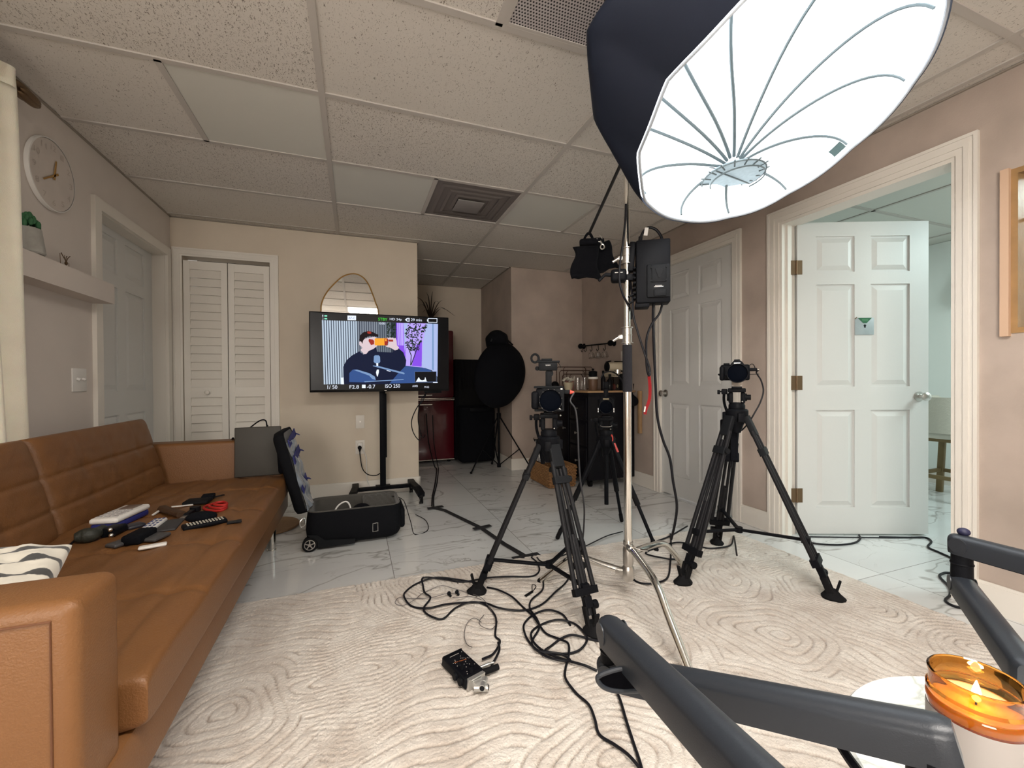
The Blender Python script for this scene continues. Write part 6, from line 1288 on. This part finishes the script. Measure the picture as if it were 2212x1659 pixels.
m = M(); m.lathe([(.0, 0), (.205, 0), (.212, .003), (.215, .008), (.215, .015), (.211, .020), (0, .020)], o=(.756, .215, .503), n=96); m.build('table_top', MAR, tb_)
m = M(); m.lathe([(.14, 0), (.14, .008), (.02, .016), (.018, .45), (.06, .495), (0, .503)], o=(.756, .215, 0), n=40); m.build('pedestal', mat('pale_taupe_metal', (.35, .31, .26), .5, bump=.02), tb_)
# candle
AMB = mat('amber_glass', (.66, .28, .05), .04, trans=1.0, bump=0)
CZ = .5235; cxy = (.684, .276)
cn = thing('jar_candle', 'lit cream candle in a threaded amber glass jar on the marble side table', 'candle', (*cxy, CZ))
m = M(); R0 = .0505; KS = .84
m.lathe([(.047, .0), (R0, .004), (R0, .085), (.0515, .089), (.0515, .093), (.0495, .0955), (.0515, .099), (.0515, .103), (.0485, .106), (.0485, .118), (.0500, .121), (.0500, .124), (.0485, .1255), (.0465, .124), (.0455, .118), (.0455, .090), (.0475, .080), (.0475, .007), (0, .006), (0, 0)], o=(*cxy, CZ), n=72, caps=False, sc2=(KS, KS))
m.build('glass_jar', AMB, cn)
WAX = mat('cream_wax', (.70, .52, .28), .4, bump=.02); MATS['cream_wax'].node_tree.nodes['Principled BSDF'].inputs['Subsurface Weight'].default_value = .3
m = M(); m.lathe([(0, .0075), (.0470, .0075), (.0470, .0935), (.044, .095), (0, .094)], o=(*cxy, CZ), n=60, caps=False, sc2=(KS, KS)); m.build('wax', WAX, cn)
m = M(); m.lathe([(.0508, .0), (.0512, .001), (.0512, .076), (.0508, .077)], o=(*cxy, CZ + .004), n=72, caps=False, sc2=(KS, KS)); m.build('frosted_label', mat('frosted_label', (.34, .31, .29), .45, bump=.02, alpha=.93), cn)
m = M(); m.cyl((cxy[0], cxy[1], CZ + .094), (cxy[0] + .001, cxy[1], CZ + .101), .001, n=6); m.build('wick', BLK, cn)
m = M(); m.lathe([(.0005, 0), (.0035, .004), (.0042, .008), (.003, .014), (.0004, .022)], o=(cxy[0] + .001, cxy[1], CZ + .098), n=16); m.build('flame', mat('candle_flame', (1, .8, .4), .5, emit=(1, .72, .30), es=9, bump=0), cn)
l = bpy.data.lights.new('candle_glow', 'POINT'); l.energy = .12; l.color = (1, .62, .22); l.shadow_soft_size = .006; lo = bpy.data.objects.new('candle_glow', l); COL.objects.link(lo); lo.location = (cxy[0] + .001, cxy[1], CZ + .112)

# ================================================================== CABLES ON THE FLOOR
def fz(lst, z=.0): return [(p[0], p[1], z) for p in lst]
RZ = .0205
def cable(name, label, pts, r, mt=CABLE, sm=6, n=8):
    m = M(); m.tube(pts, r, n=n, sm=sm); return tag(m.build(name, mt), label, 'cable')
cable('taped_cable', 'black cables dropping beside the refrigerator and running taped across the marble to the rug', [(.79, 5.05, .62), (.80, 4.95, .3), (.83, 4.75, .06)] + [(p[0], p[1], .009) for p in [(0.8607,4.783,0),(0.7301,4.1382,0),(0.6196,3.6519,0),(0.5698,3.3834,0)]] , .006)
cable('taped_cable', 'second thin black cable beside the refrigerator joining the floor tape', [(.86, 5.02, .60), (.86, 4.93, .28), (.87, 4.75, .05)] + [(p[0], p[1], .008) for p in [(0.8802,4.7751,0),(0.747,4.1314,0),(0.6307,3.6475,0),(0.5771,3.3409,0)]], .005)
TAPE = mat('black_gaffer_tape', (.012, .012, .014), .7, bump=.15, bscale=120)
T_ = [(0.5601,3.3476,0),(0.6413,3.239,0),(0.7957,2.7511,0),(0.8478,2.428,0),(0.912,2.1614,0)]
m = M()
for j in range(4):
    a, b_ = Vector(T_[j]), Vector(T_[j + 1]); a.z = b_.z = .007; m.bar(a, b_ + (b_ - a).normalized() * .004, .028, .011, r=.004)
tag(m.build('floor_tape', TAPE), 'long strip of black tape covering the cable across the marble floor', 'tape')
for k_, (lab, a, b_) in enumerate((('black cross strip of tape at the far end of the taped cable', *[(0.525,3.31,0),(0.6476,3.3262,0)]), ('black cross strip of tape halfway along the taped cable', *[(0.7367,2.7362,0),(0.865,2.7629,0)]), ('black cross strip of tape where the taped cable meets the rug', *[(0.8161,2.1986,0),(0.9781,2.2091,0)]))):
    m = M(); m.bar((a[0], a[1], .0135), (b_[0], b_[1], .0135), .042, .003); tag(m.build('tape_strip', TAPE, smooth=False), lab, 'tape', 'cross strips of tape')
def rugp(l, z=RZ): return [(p[0], p[1], z + .004 * ((i * 7) % 3)) for i, p in enumerate(l)]
cable('audio_cable', 'black audio cable looping round the left tripod foot and ending at the recorder', rugp([(0.912,2.1614,0),(0.91,2.0807,0),(0.8776,1.9776,0),(0.8224,1.9505,0),(0.7152,1.9814,0),(0.6003,1.9998,0),(0.4879,2.0179,0),(0.4071,2.0693,0),(0.3125,2.116,0),(0.2997,2.0463,0),(0.2965,1.9687,0),(0.3116,1.9064,0),(0.2744,1.8512,0),(0.2709,1.8026,0),(0.2943,1.7461,0),(0.336,1.7337,0),(0.4015,1.7906,0),(0.4774,1.8053,0),(0.5302,1.7689,0),(0.5398,1.6809,0),(0.5264,1.6154,0),(0.4992,1.5446,0),(0.5023,1.4981,0)]) + [(0.4579,1.4391,0.025), (0.4101,1.4168,0.03)], .0042)
cable('audio_cable', 'black audio cable sweeping from the taped strip round the rug towards the coil', rugp([(0.9407,2.1503,0),(0.9356,2.0891,0),(0.9588,2.0679,0),(1.0834,2.1211,0),(1.2557,2.179,0),(1.4649,2.2676,0),(1.6198,2.3182,0)]), .0035)
cable('audio_cable', 'black audio cable making the outer loop left of the tripod foot', rugp([(0.5487,1.9845,0),(0.4604,2.0487,0),(0.3661,2.0953,0),(0.2738,2.0806,0),(0.2134,2.0097,0),(0.2026,1.9483,0),(0.2265,1.8776,0),(0.2889,1.83,0),(0.3585,1.8268,0),(0.4412,1.8274,0),(0.5251,1.787,0),(0.575,1.7124,0),(0.6661,1.6736,0),(0.7565,1.6819,0),(0.8584,1.7524,0),(0.9511,1.8293,0),(1.0555,1.9367,0)]), .0042)
cable('audio_cable', 'black audio cable curving from the left tripod foot down into the coil', rugp([(0.5817,1.9233,0),(0.6192,1.8762,0),(0.6554,1.7869,0),(0.6756,1.6971,0),(0.6852,1.6178,0),(0.682,1.549,0),(0.6882,1.4879,0),(0.7188,1.4301,0),(0.7314,1.3873,0),(0.7023,1.3325,0),(0.6644,1.2812,0),(0.637,1.2288,0),(0.6429,1.1687,0),(0.6526,1.1095,0),(0.638,1.0516,0),(0.6268,1.0092,0),(0.646,0.96,0),(0.659,0.9131,0),(0.6683,0.855,0)]), .0042)
cable('audio_cable', 'black audio cable coiled in three loops on the rug in front of the left tripod', rugp([(0.8683,1.9118,0),(0.8151,1.8007,0),(0.7269,1.7258,0),(0.6994,1.6762,0),(0.6924,1.5864,0),(0.6728,1.5194,0),(0.621,1.4675,0),(0.606,1.4238,0),(0.6207,1.3823,0),(0.6904,1.3557,0),(0.7509,1.3462,0),(0.8062,1.3819,0),(0.8283,1.4406,0),(0.8182,1.5035,0),(0.7661,1.5441,0),(0.6967,1.5501,0),(0.6346,1.5084,0),(0.6166,1.4398,0),(0.6394,1.3833,0),(0.681,1.3198,0),(0.7266,1.2648,0),(0.7594,1.2353,0)]), .0042)
cable('audio_cable', 'black audio cable forming the large left ring of the coil on the rug', rugp([(0.8013,1.5033,0),(0.8051,1.5791,0),(0.7629,1.625,0),(0.701,1.6301,0),(0.6324,1.5747,0),(0.6056,1.5039,0),(0.607,1.4435,0),(0.6232,1.368,0),(0.6551,1.322,0),(0.6991,1.3129,0),(0.6854,1.3496,0),(0.6341,1.3799,0),(0.6708,1.4104,0),(0.7309,1.4345,0),(0.7773,1.4289,0),(0.8409,1.3834,0),(0.8739,1.3559,0)]), .0042)
cable('power_cable', 'black cable dropping behind the foreground arm to the bottom edge', rugp([(0.773,1.155,0),(0.7515,1.0912,0),(0.721,1.0201,0),(0.6986,0.9552,0),(0.6791,0.9055,0),(0.6577,0.859,0)]), .0045)
cable('power_cable', 'heavy black cable looping on the rug behind the foot of the chrome stand', rugp([(2.0835,2.2473,0),(1.8556,2.1401,0),(1.6951,2.0827,0),(1.5325,2.0356,0),(1.4226,1.9634,0),(1.3114,1.8378,0),(1.2771,1.7335,0),(1.3002,1.6751,0),(1.3681,1.6586,0),(1.4542,1.7012,0),(1.5743,1.8234,0),(1.7294,1.9949,0),(1.8777,2.1739,0)]), .0048)
cable('power_cable', 'black cable from the right tripod hub curling under the chrome stand leg', [(1.83, 1.63, .10)] + rugp([(2.2182,1.9987,0),(2.0835,1.8939,0),(1.989,1.8724,0),(1.9196,1.9065,0),(1.8753,1.9674,0),(1.7987,2.0272,0),(1.654,2.0242,0),(1.5286,1.9683,0),(1.5835,1.8629,0),(1.6432,1.8524,0)]), .0045)
cable('power_cable', 'black cable from the open door edge along the marble towards the right tripod', [(p[0], p[1], .006) for p in [(2.5791,1.858,0),(2.6027,1.7603,0),(2.7089,1.6958,0),(2.8298,1.6797,0),(2.9377,1.7099,0),(3.0017,1.7524,0)]], .0055)
cable('power_cable', 'black cable zigzagging on the marble at the foot of the right doorway', [(p[0], p[1], .006) for p in [(3.0844,1.686,0),(3.2352,1.6188,0),(3.3362,1.5794,0),(3.2875,1.5251,0),(3.162,1.4818,0),(3.1222,1.4111,0),(3.0651,1.3266,0),(2.884,1.2409,0),(2.818,1.2552,0),(2.7441,1.2401,0),(2.6511,1.1639,0),(2.5533,1.1177,0),(2.4705,1.0971,0),(2.4439,1.0575,0),(2.4698,1.0235,0),(2.5013,0.9957,0)]], .0055)
cable('door_draught_strip', 'flat black seal lying on the marble under the open door leaf', [(p[0], p[1], .005) for p in [(2.6498,1.864,0),(2.8166,1.7905,0),(3.0754,1.6811,0),(3.3362,1.5794,0)]], .004)
# hanging cables on the chrome stand and under the control box
cable('power_cable', 'heavy black cable falling from the control box past the closed door to the floor', [(1.247,1.5448,1.3414), (1.2448,1.5454,1.3065), (1.251,1.5534,1.2503), (1.2605,1.5596,1.127), (1.2718,1.5649,0.9815), (1.2852,1.5695,0.8345), (1.3147,1.5684,0.728), (1.3507,1.5651,0.6416), (1.3707,1.5674,0.5331), (1.4072,1.585,0.4176), (1.4266,1.6197,0.3176), (1.4652,1.6899,0.2104)], .0060)
cable('power_cable', 'black cable from the control box hanging in a loop caught by the red strap', [(1.2836,1.5312,1.3391), (1.2698,1.536,1.294), (1.2386,1.5473,1.249), (1.2104,1.5466,1.1865), (1.2079,1.5469,1.1048), (1.2112,1.5452,1.0434), (1.2206,1.5416,1.0188), (1.2209,1.5417,1.0536), (1.2003,1.5499,1.1212), (1.1724,1.561,1.2174), (1.1557,1.5677,1.289), (1.1649,1.5863,1.3748), (1.1821,1.6231,1.446)], .0050)
cable('power_cable', 'black cable running down the chrome column from the softbox to the collar', [(1.0868,1.5222,1.7505), (1.0964,1.5394,1.6892), (1.0963,1.5601,1.5863), (1.0843,1.5639,1.5059), (1.0818,1.5643,1.4356), (1.0946,1.5591,1.3752), (1.1252,1.5688,1.3385), (1.1872,1.6309,1.3211), (1.197,1.6377,1.2801)], .0048)
m = M(); m.tube([(1.2148,1.5437,1.0127), (1.2199,1.5412,0.9412), (1.2137,1.5431,0.8799), (1.202,1.5472,0.8534)], .007, n=8); 
rs_o = thing('red_strap', 'red hook-and-loop strap hanging from the cable loop by the chrome stand', 'strap', (1.2186,1.5423,1.0127))
m.bm.free()
m = M(); P_ = catmull([(1.2187,1.5423,1.0189), (1.2221,1.5406,0.9718), (1.2197,1.5411,0.9167), (1.206,1.5459,0.8759), (1.2,1.5479,0.8493)], 6)
for a, b_ in zip(P_[:-1], P_[1:]): m.bar(a, b_, .014, .002, up=(1, .4, 0))
m.build('webbing', RED, rs_o)
m = M(); m.bar((1.199,1.5432,0.8844), (1.195,1.5445,0.8599), .006, .002, up=(1, .4, 0)); m.build('white_print', WHT, rs_o)
# television cables
cable('power_cable', 'black cord from the low wall outlet sagging to the television stand pole', [(0.0372,3.935,0.4208), (0.0404,3.93,0.3525), (0.0582,3.9,0.2474), (0.1027,3.87,0.1975), (0.1662,3.84,0.1904), (0.2064,3.8,0.2193)], .0042)
m = M(); m.cyl((0.0375,3.962,0.4209), (0.0372,3.93,0.4256), .017, n=20); m.lathe([(.016, 0), (.008, -.03), (.005, -.04)], o=(0.0373,3.938,0.4285), n=14); tag(m.build('plug', RUBR), 'round black plug pushed into the low wall outlet', 'plug')
cable('power_cable', 'white cord from the wall outlet down behind the television stand to the baseboard', [(0.0527,3.945,0.4265), (0.0868,3.95,0.3461), (0.0937,3.95,0.2433), (0.0967,3.95,0.1406), (0.1191,3.94,0.0712)], .004, mt=WHT)
cable('television_cable', 'thin black cable looping from the lower right of the television to the wall corner', [(.58, 3.67, .905), (0.5184,3.4867,0.8422), (0.4756,3.5023,0.7897), (0.436,3.5163,0.6957), (0.4417,3.5669,0.6148), (0.4729,3.6081,0.5432), (0.5161,3.645,0.5011), (.60, 4.15, .50)], .004)
cable('television_cable', 'second thin black cable hanging close to the wall corner below the television', [(.585, 3.68, .905), (0.5189,3.54,0.8553), (0.4968,3.5477,0.7866), (0.4889,3.5499,0.691), (0.5061,3.5962,0.6089), (0.5422,3.6888,0.518), (.66, 4.3, .46)], .0035)
# earphones
ep = thing('earphones', 'thin-wired earphones tangled on the rug by the left tripod foot', 'earphones', (0.3996,1.8743,0.02))
m = M(); m.tube(rugp([(0.5367,1.6286,0),(0.5374,1.7116,0),(0.5253,1.8242,0),(0.4824,1.9061,0),(0.438,1.9506,0),(0.3822,2.0002,0),(0.327,1.998,0),(0.2787,1.9622,0),(0.2409,1.9126,0),(0.1895,1.8998,0),(0.1602,1.9232,0),(0.1793,1.9573,0),(0.2348,1.9444,0),(0.313,1.9143,0),(0.3764,1.9159,0),(0.4423,1.9215,0)]), .0014, n=5)
m.tube(rugp([(0.5253,1.8242,0),(0.4819,1.8622,0),(0.4283,1.8615,0),(0.4093,1.8902,0)]), .0014, n=5); m.tube(rugp([(0.5367,1.6286,0),(0.4976,1.5865,0),(0.4636,1.6126,0),(0.4708,1.6643,0),(0.5,1.6961,0)]), .0014, n=5); m.tube(rugp([(0.4751,1.6522,0),(0.4549,1.6845,0),(0.4184,1.6568,0),(0.3913,1.6016,0),(0.3822,1.5294,0),(0.3945,1.4962,0)]), .0014, n=5); m.build('wire', mat('smoky_wire', (.10, .09, .09), .5, bump=.01), ep)
for q in [(0.397,1.9123,0),(0.4334,1.9115,0)]:
    m = M(); m.sph((q[0], q[1], .030), (.009, .008, .010), n=8); m.sph((q[0] + .004, q[1] - .012, .024), (.006, .006, .006), n=6); m.build('earbud', BLK, ep)
m = M(); q = [(0.72,1.7793,0),(0.7657,1.8061,0),(0.7991,1.8395,0),(0.7862,1.854,0)]; m.bar((q[0][0], q[0][1], .022), (q[1][0], q[1][1], .022), .012, .004); m.tube(rugp(q[1:] + [q[1]]), .002, n=6); tag(m.build('cable_tie', RUBR), 'small black cable tie lying on the rug beside the coil', 'cable tie')
# portable recorder
ro = Vector(((0.3335,1.3877,0.03))); ang_r = math.atan2(*(lambda a, b_: (b_[1] - a[1], b_[0] - a[0]))(*[(0.3029,1.4818,0.03),(0.3534,1.3306,0.03)]))
TR_ = Matrix.Translation((ro.x, ro.y, .018)) @ Matrix.Rotation(ang_r, 4, 'Z')
rc_ = thing('audio_recorder', 'black handheld audio recorder with silver stereo microphones on the rug', 'recorder', (ro.x, ro.y, .018))
m = M(TR_); m.box((0, 0, .018), (.150, .078, .034), bev=.006, seg=3); m.ext([(-.075, -.036, .002), (-.075, .036, .002), (-.062, .036, .038), (-.062, -.036, .038)], (-.006, 0, 0)); b_ = m.build('body', BLK, rc_)
m = M(TR_); m.bb(-.012, .060, -.032, .032, .0352, .0358); m.build('control_panel', DSCR, b_, smooth=False)
rg = random.Random(8); PR = mat('pale_print', (.5, .46, .42), .6); 
for nm, pts_, mt_ in (('printed_marks', [(-.05 + .018 * i + rg.uniform(-.004, .004), rg.uniform(-.03, .03)) for i in range(0, 2)] + [(-.052, -.018 + .004 * i) for i in range(9)] + [(rg.uniform(-.03, .055), rg.uniform(-.03, .03)) for i in range(26)], PR), ('orange_marks', [(-.018 + .001 * i, -.02 + .0042 * i) for i in range(10)], mat('orange_print', (.7, .2, .05), .6))):
    m = M(TR_)
    for x, y in pts_: m.bb(x - .0012, x + .0012, y - .0012, y + .0012, .0358, .0363)
    m.build(nm, mt_, b_, smooth=False)
for x, y, r_ in ((.0, -.014, .0075), (.022, -.016, .0075), (.010, .016, .0075), (.034, .014, .0075), (.052, .0, .010)):
    m = M(TR_); m.cyl((x, y, .035), (x, y, .043), r_, r_ * .85, n=20); m.build('dial', BLK, b_)
for s in (-.012, .02):
    m = M(TR_); m.cyl((s + .03, -.039, .018), (s + .03, -.046, .018), .013, .012, n=20); m.build('input_socket', BLK, b_)
SIL = mat('silver_microphone', (.62, .62, .60), .3, .8, bump=.02)
m = M(TR_); m.ext([(.073, -.034, .004), (.073, .034, .004), (.073, .030, .036), (.073, -.030, .036)], (.012, 0, 0)); m.box((.094, -.004, .022), (.026, .034, .022), bev=.003); m.bar((.088, -.026, .036), (.088, .028, .038), .005, .004); cp = m.build('microphone_mount', SIL, rc_)
for s in (-1, 1):
    m = M(TR_); p0 = Vector((.100, s * .020, .022 + .004 * s)); p1 = p0 + Vector((.030, -s * .032, .002)); m.cyl(p0, p1, .0105, n=24); m.cyl(p0 + (p1 - p0) * .45, p0 + (p1 - p0) * .52, .0112, n=24); mc = m.build('microphone_capsule', SIL, rc_)
    m = M(TR_); m.cyl(p1, p1 + (p1 - p0).normalized() * .0015, .0075, n=20); m.build('grille', GREYP, mc)
m = M(TR_); m.cyl((.036, .038, .02), (.044, .078, .022), .0055, n=16); m.cyl((.044, .078, .022), (.048, .095, .022), .0035, n=12); m.build('jack_plug', SIL, rc_)
m = M(TR_); m.cyl((.060, .040, .018), (.072, .095, .020), .0095, n=18); m.cyl((.060, .036, .018), (.062, .048, .018), .0105, n=18); m.build('connector', RUBR, rc_)
cable('audio_cable', 'short black pair of leads from the recorder plugs to the cable bend', [TR_ @ Vector((.072, .095, .020)), (0.4286,1.3687,0.03), (0.4584,1.409,0.03), (0.4839,1.4487,0.03), (0.4913,1.4866,0.03)], .0042)

# ================================================================== THINGS LYING ON THE SOFA SEAT
SZ = .4455
def on(px): return px
def flat(pts, z0, h, m, bev=0): m.ext([(p[0], p[1], z0) for p in pts], (0, 0, h))
# white and blue desk device
q = [(-0.8893,2.0525,0.47),(-0.925,2.2423,0.47),(-0.8623,2.2176,0.47),(-0.8049,2.0542,0.47),(-0.8174,1.9799,0.47)]
c0 = Vector((-0.8739,2.1176,0.47)); a_ = math.atan2(q[2][1] - q[0][1], q[2][0] - q[0][0])
T1 = Matrix.Translation((c0.x, c0.y, SZ)) @ Matrix.Rotation(a_, 4, 'Z')
o1 = thing('label_maker', 'white and navy handheld label maker with grey keys on the sofa seat', 'label maker', c0)
m = M(T1); m.box((0, 0, .036), (.20, .095, .022), bev=.010, seg=3); b_ = m.build('top_shell', WHT, o1)
m = M(T1); m.box((0, 0, .013), (.19, .088, .024), bev=.008, seg=3); m.build('bottom_shell', BLU, o1)
m = M(T1); m.box((.055, 0, .0475), (.06, .05, .003), bev=.001); m.build('display', mat('dull_display', (.16, .12, .10), .3), b_)
for i in range(5):
    for j in range(3): m = M(T1); m.box((-.075 + .02 * i, -.026 + .026 * j, .0480), (.012, .018, .004), bev=.001); m.build('key', GREYP if 0 else mat('pale_grey_key', (.42, .40, .40), .6), b_)
def stick(name, lab, cat, pa, pb, w_, h_, mt, z=SZ, bev=.006, rows=0, cols=0, kmat=None):
    a, b_ = Vector(pa), Vector(pb); c = (a + b_) / 2; L = (b_ - a).length; an = math.atan2((b_ - a).y, (b_ - a).x)
    T = Matrix.Translation((c.x, c.y, z)) @ Matrix.Rotation(an, 4, 'Z'); t = thing(name, lab, cat, (c.x, c.y, z))
    m = M(T); m.box((0, 0, h_ / 2), (L, w_, h_), bev=bev, seg=3); body = m.build('case', mt, t)
    for i in range(cols):
        for j in range(rows):
            m = M(T); m.box((-L / 2 + L * (.12 + .78 * i / max(1, cols - 1)), -w_ / 2 + w_ * (.2 + .6 * j / max(1, rows - 1)), h_ + .0005), (L * .45 / cols, w_ * .45 / rows, .002)); m.build('button', kmat, body, smooth=False)
    return t
DKB = mat('navy_button', (.05, .07, .2), .5)
stick('remote_control', 'white remote control with small navy buttons, half covered by a black sleeve', 'remote', (-0.7265,1.9223,0.46), (-0.7278,2.0689,0.46), .045, .018, WHT, rows=3, cols=5, kmat=DKB)
stick('remote_control', 'long black remote control with rows of pale buttons at the front of the sofa seat', 'remote', (-0.6139,1.926,0.46), (-0.4857,1.986,0.46), .052, .016, BLK, rows=3, cols=12, kmat=mat('pale_button', (.5, .47, .40), .6))
stick('fitness_tag', 'slim white stick remote lying nearest the sofa front', 'remote', (-0.6795,1.7506,0.455), (-0.6067,1.77,0.455), .026, .010, WHT)
stick('black_sleeve', 'black padded sleeve box in the middle of the things on the sofa', 'sleeve', (-0.7236,1.8059,0.46), (-0.706,1.9041,0.46), .058, .032, FAB, bev=.008)
stick('phone_case', 'dark grey flat case with two pale dots beside the white remote', 'case', (-0.6727,1.9269,0.455), (-0.6853,2.0686,0.455), .075, .008, mat('charcoal_case', (.035, .033, .036), .6, bump=.05))
stick('wallet', 'black leather wallet behind the red straps on the sofa', 'wallet', (-0.7326,2.3401,0.455), (-0.6342,2.3337,0.455), .075, .016, BLK2)
stick('black_pouch', 'small black pouch farthest back among the things on the sofa', 'pouch', (-0.687,2.4053,0.455), (-0.6363,2.4114,0.455), .055, .020, FAB)
stick('black_strap', 'short black strap sticking out from the pouch at the back', 'strap', (-0.6372,2.4008,0.46), (-0.6034,2.4325,0.46), .014, .004, BLK2, bev=.001, z=SZ + .004)
stick('black_strap', 'shiny black strap at the right end of the long black remote', 'strap', (-0.4755,1.9501,0.455), (-0.4276,1.9613,0.455), .030, .006, DSCR, bev=.002)
stick('sunglasses_case', 'dark oval case beside the black sleeve', 'case', (-0.8166,2.0046,0.455), (-0.7752,2.0443,0.455), .05, .016, mat('smoky_case', (.02, .02, .028), .35), bev=.012)
stick('knife_pouch', 'grey translucent pouch under the black sleeve', 'pouch', (-0.681,1.8217,0.455), (-0.6555,1.8892,0.455), .055, .012, mat('smoke_grey_pouch', (.06, .058, .06), .5, bump=.2, bscale=60), bev=.005)
stick('grey_strap', 'crumpled grey strap left of the black sleeve', 'strap', (-0.7741,1.7959,0.455), (-0.745,1.8466,0.455), .045, .015, mat('smoke_grey_pouch', (.06, .058, .06), .5), bev=.007)
# multi tool, keys, red straps
kt = thing('key_bundle', 'brown leather key case with white plastic tags on the sofa', 'keys', (-0.7449,2.2103,0.455))
q = [(-0.7829,2.2359,0.46),(-0.674,2.1109,0.46),(-0.7916,2.1704,0.46),(-0.7272,2.2577,0.46)]
m = M(); m.bar((q[0][0], q[0][1], SZ + .012), (q[1][0], q[1][1], SZ + .012), .035, .022, r=.010); m.bar((q[0][0] - .01, q[0][1] + .035, SZ + .010), (q[1][0] - .04, q[1][1] + .04, SZ + .012), .03, .016, r=.007); m.build('leather_case', mat('dark_brown_leather', (.055, .025, .010), .6, bump=.3, bscale=70), kt)
m = M(); m.bar((q[2][0], q[2][1], SZ + .006), (q[0][0], q[0][1], SZ + .012), .008, .004); m.bar((q[3][0] - .03, q[3][1], SZ + .012), (q[3][0] + .04, q[3][1] + .03, SZ + .006), .014, .003); m.build('white_tag', WHT, kt)
rd = thing('red_straps', 'coiled red straps lying on the sofa seat behind the long remote', 'straps', (-0.5843,2.2195,0.455))
q = [(-0.627,2.2181,0.46),(-0.6119,2.2579,0.46),(-0.5671,2.2558,0.46),(-0.5328,2.1809,0.46),(-0.5454,2.1351,0.46),(-0.5944,2.1615,0.46)]; c = sum((Vector(p) for p in q), Vector()) / 6
for i in range(3):
    m = M(); m.tube([(c.x + (p[0] - c.x) * (1 - .22 * i) + .01 * i, c.y + (p[1] - c.y) * (1 - .25 * i), SZ + .006 + .007 * i) for p in q], .0055, n=8, closed=True); m.build('loop', mat('bright_red_webbing', (.38, .012, .008), .6, bump=.1), rd)
sc1 = thing('utility_knife', 'black folding tool with silver tip behind the long black remote', 'tool', (-0.6567,2.148,0.455))
q = [(-0.66,2.067,0.46),(-0.6559,2.1038,0.46),(-0.6471,2.1823,0.46)]
m = M(); m.bar((q[1][0], q[1][1], SZ + .009), (q[2][0], q[2][1], SZ + .012), .020, .014, r=.004); m.cyl((q[2][0], q[2][1], SZ + .004), (q[2][0], q[2][1], SZ + .022), .020, n=20); m.build('handle', BLK, sc1)
m = M(); m.bar((q[0][0], q[0][1], SZ + .006), (q[1][0], q[1][1], SZ + .008), .018, .004); m.build('blade', STEEL, sc1)
m = M(); q = [(-0.6141,2.0489,0.46),(-0.5619,2.0538,0.46),(-0.6044,2.1373,0.46)]; m.sph(((q[0][0] + q[1][0]) / 2, (q[0][1] + q[1][1]) / 2, SZ + .010), (.055, .03, .022), n=12); tag(m.build('fabric_cap', FAB), 'small black fabric cap tucked behind the long black remote', 'cap')
# black cables and gadgets by the back cushion
gb = thing('gadget', 'small black gadget with chrome buttons near the back cushion', 'gadget', (-0.8321,1.9534,0.46))
q = [(-0.8393,1.936,0.46),(-0.8288,1.9939,0.46)]
m = M(); m.bar((q[0][0], q[0][1], SZ + .016), (q[1][0], q[1][1], SZ + .016), .055, .028, r=.010); m.build('case', BLK, gb)
for p in [(-0.8189,1.9075,0.49),(-0.7855,1.8351,0.49)]:
    m = M(); m.sph((p[0], p[1], SZ + .034), .007, n=8); m.build('chrome_button', CHR, gb)
ps = mat('olive_black_pouch', (.022, .024, .018), .6, bump=.5, bscale=40)
m = M(); q = [Vector(p) for p in [(-0.9161,1.9032,0.465),(-0.8964,1.9143,0.465),(-0.8735,1.9198,0.465),(-0.8685,1.973,0.465)]]; m.tube([(p.x, p.y, SZ + .020) for p in q], lambda t: .006 + .020 * math.sin(min(1, .15 + t) * PI * .8), n=12); tag(m.build('cable_pouch', ps), 'dark crinkled pouch stuffed with cable against the back cushion', 'pouch')
m = M(); q = [Vector(p) for p in [(-0.9127,1.8707,0.46),(-0.9225,1.9296,0.46),(-0.9169,1.9865,0.46),(-0.9051,2.0346,0.46),(-0.895,2.0753,0.46)]]; m.tube([(p.x, p.y, SZ + .006) for p in q], .0035, n=8); tag(m.build('charging_cable', CABLE), 'thin black cable running along the foot of the back cushion', 'cable')
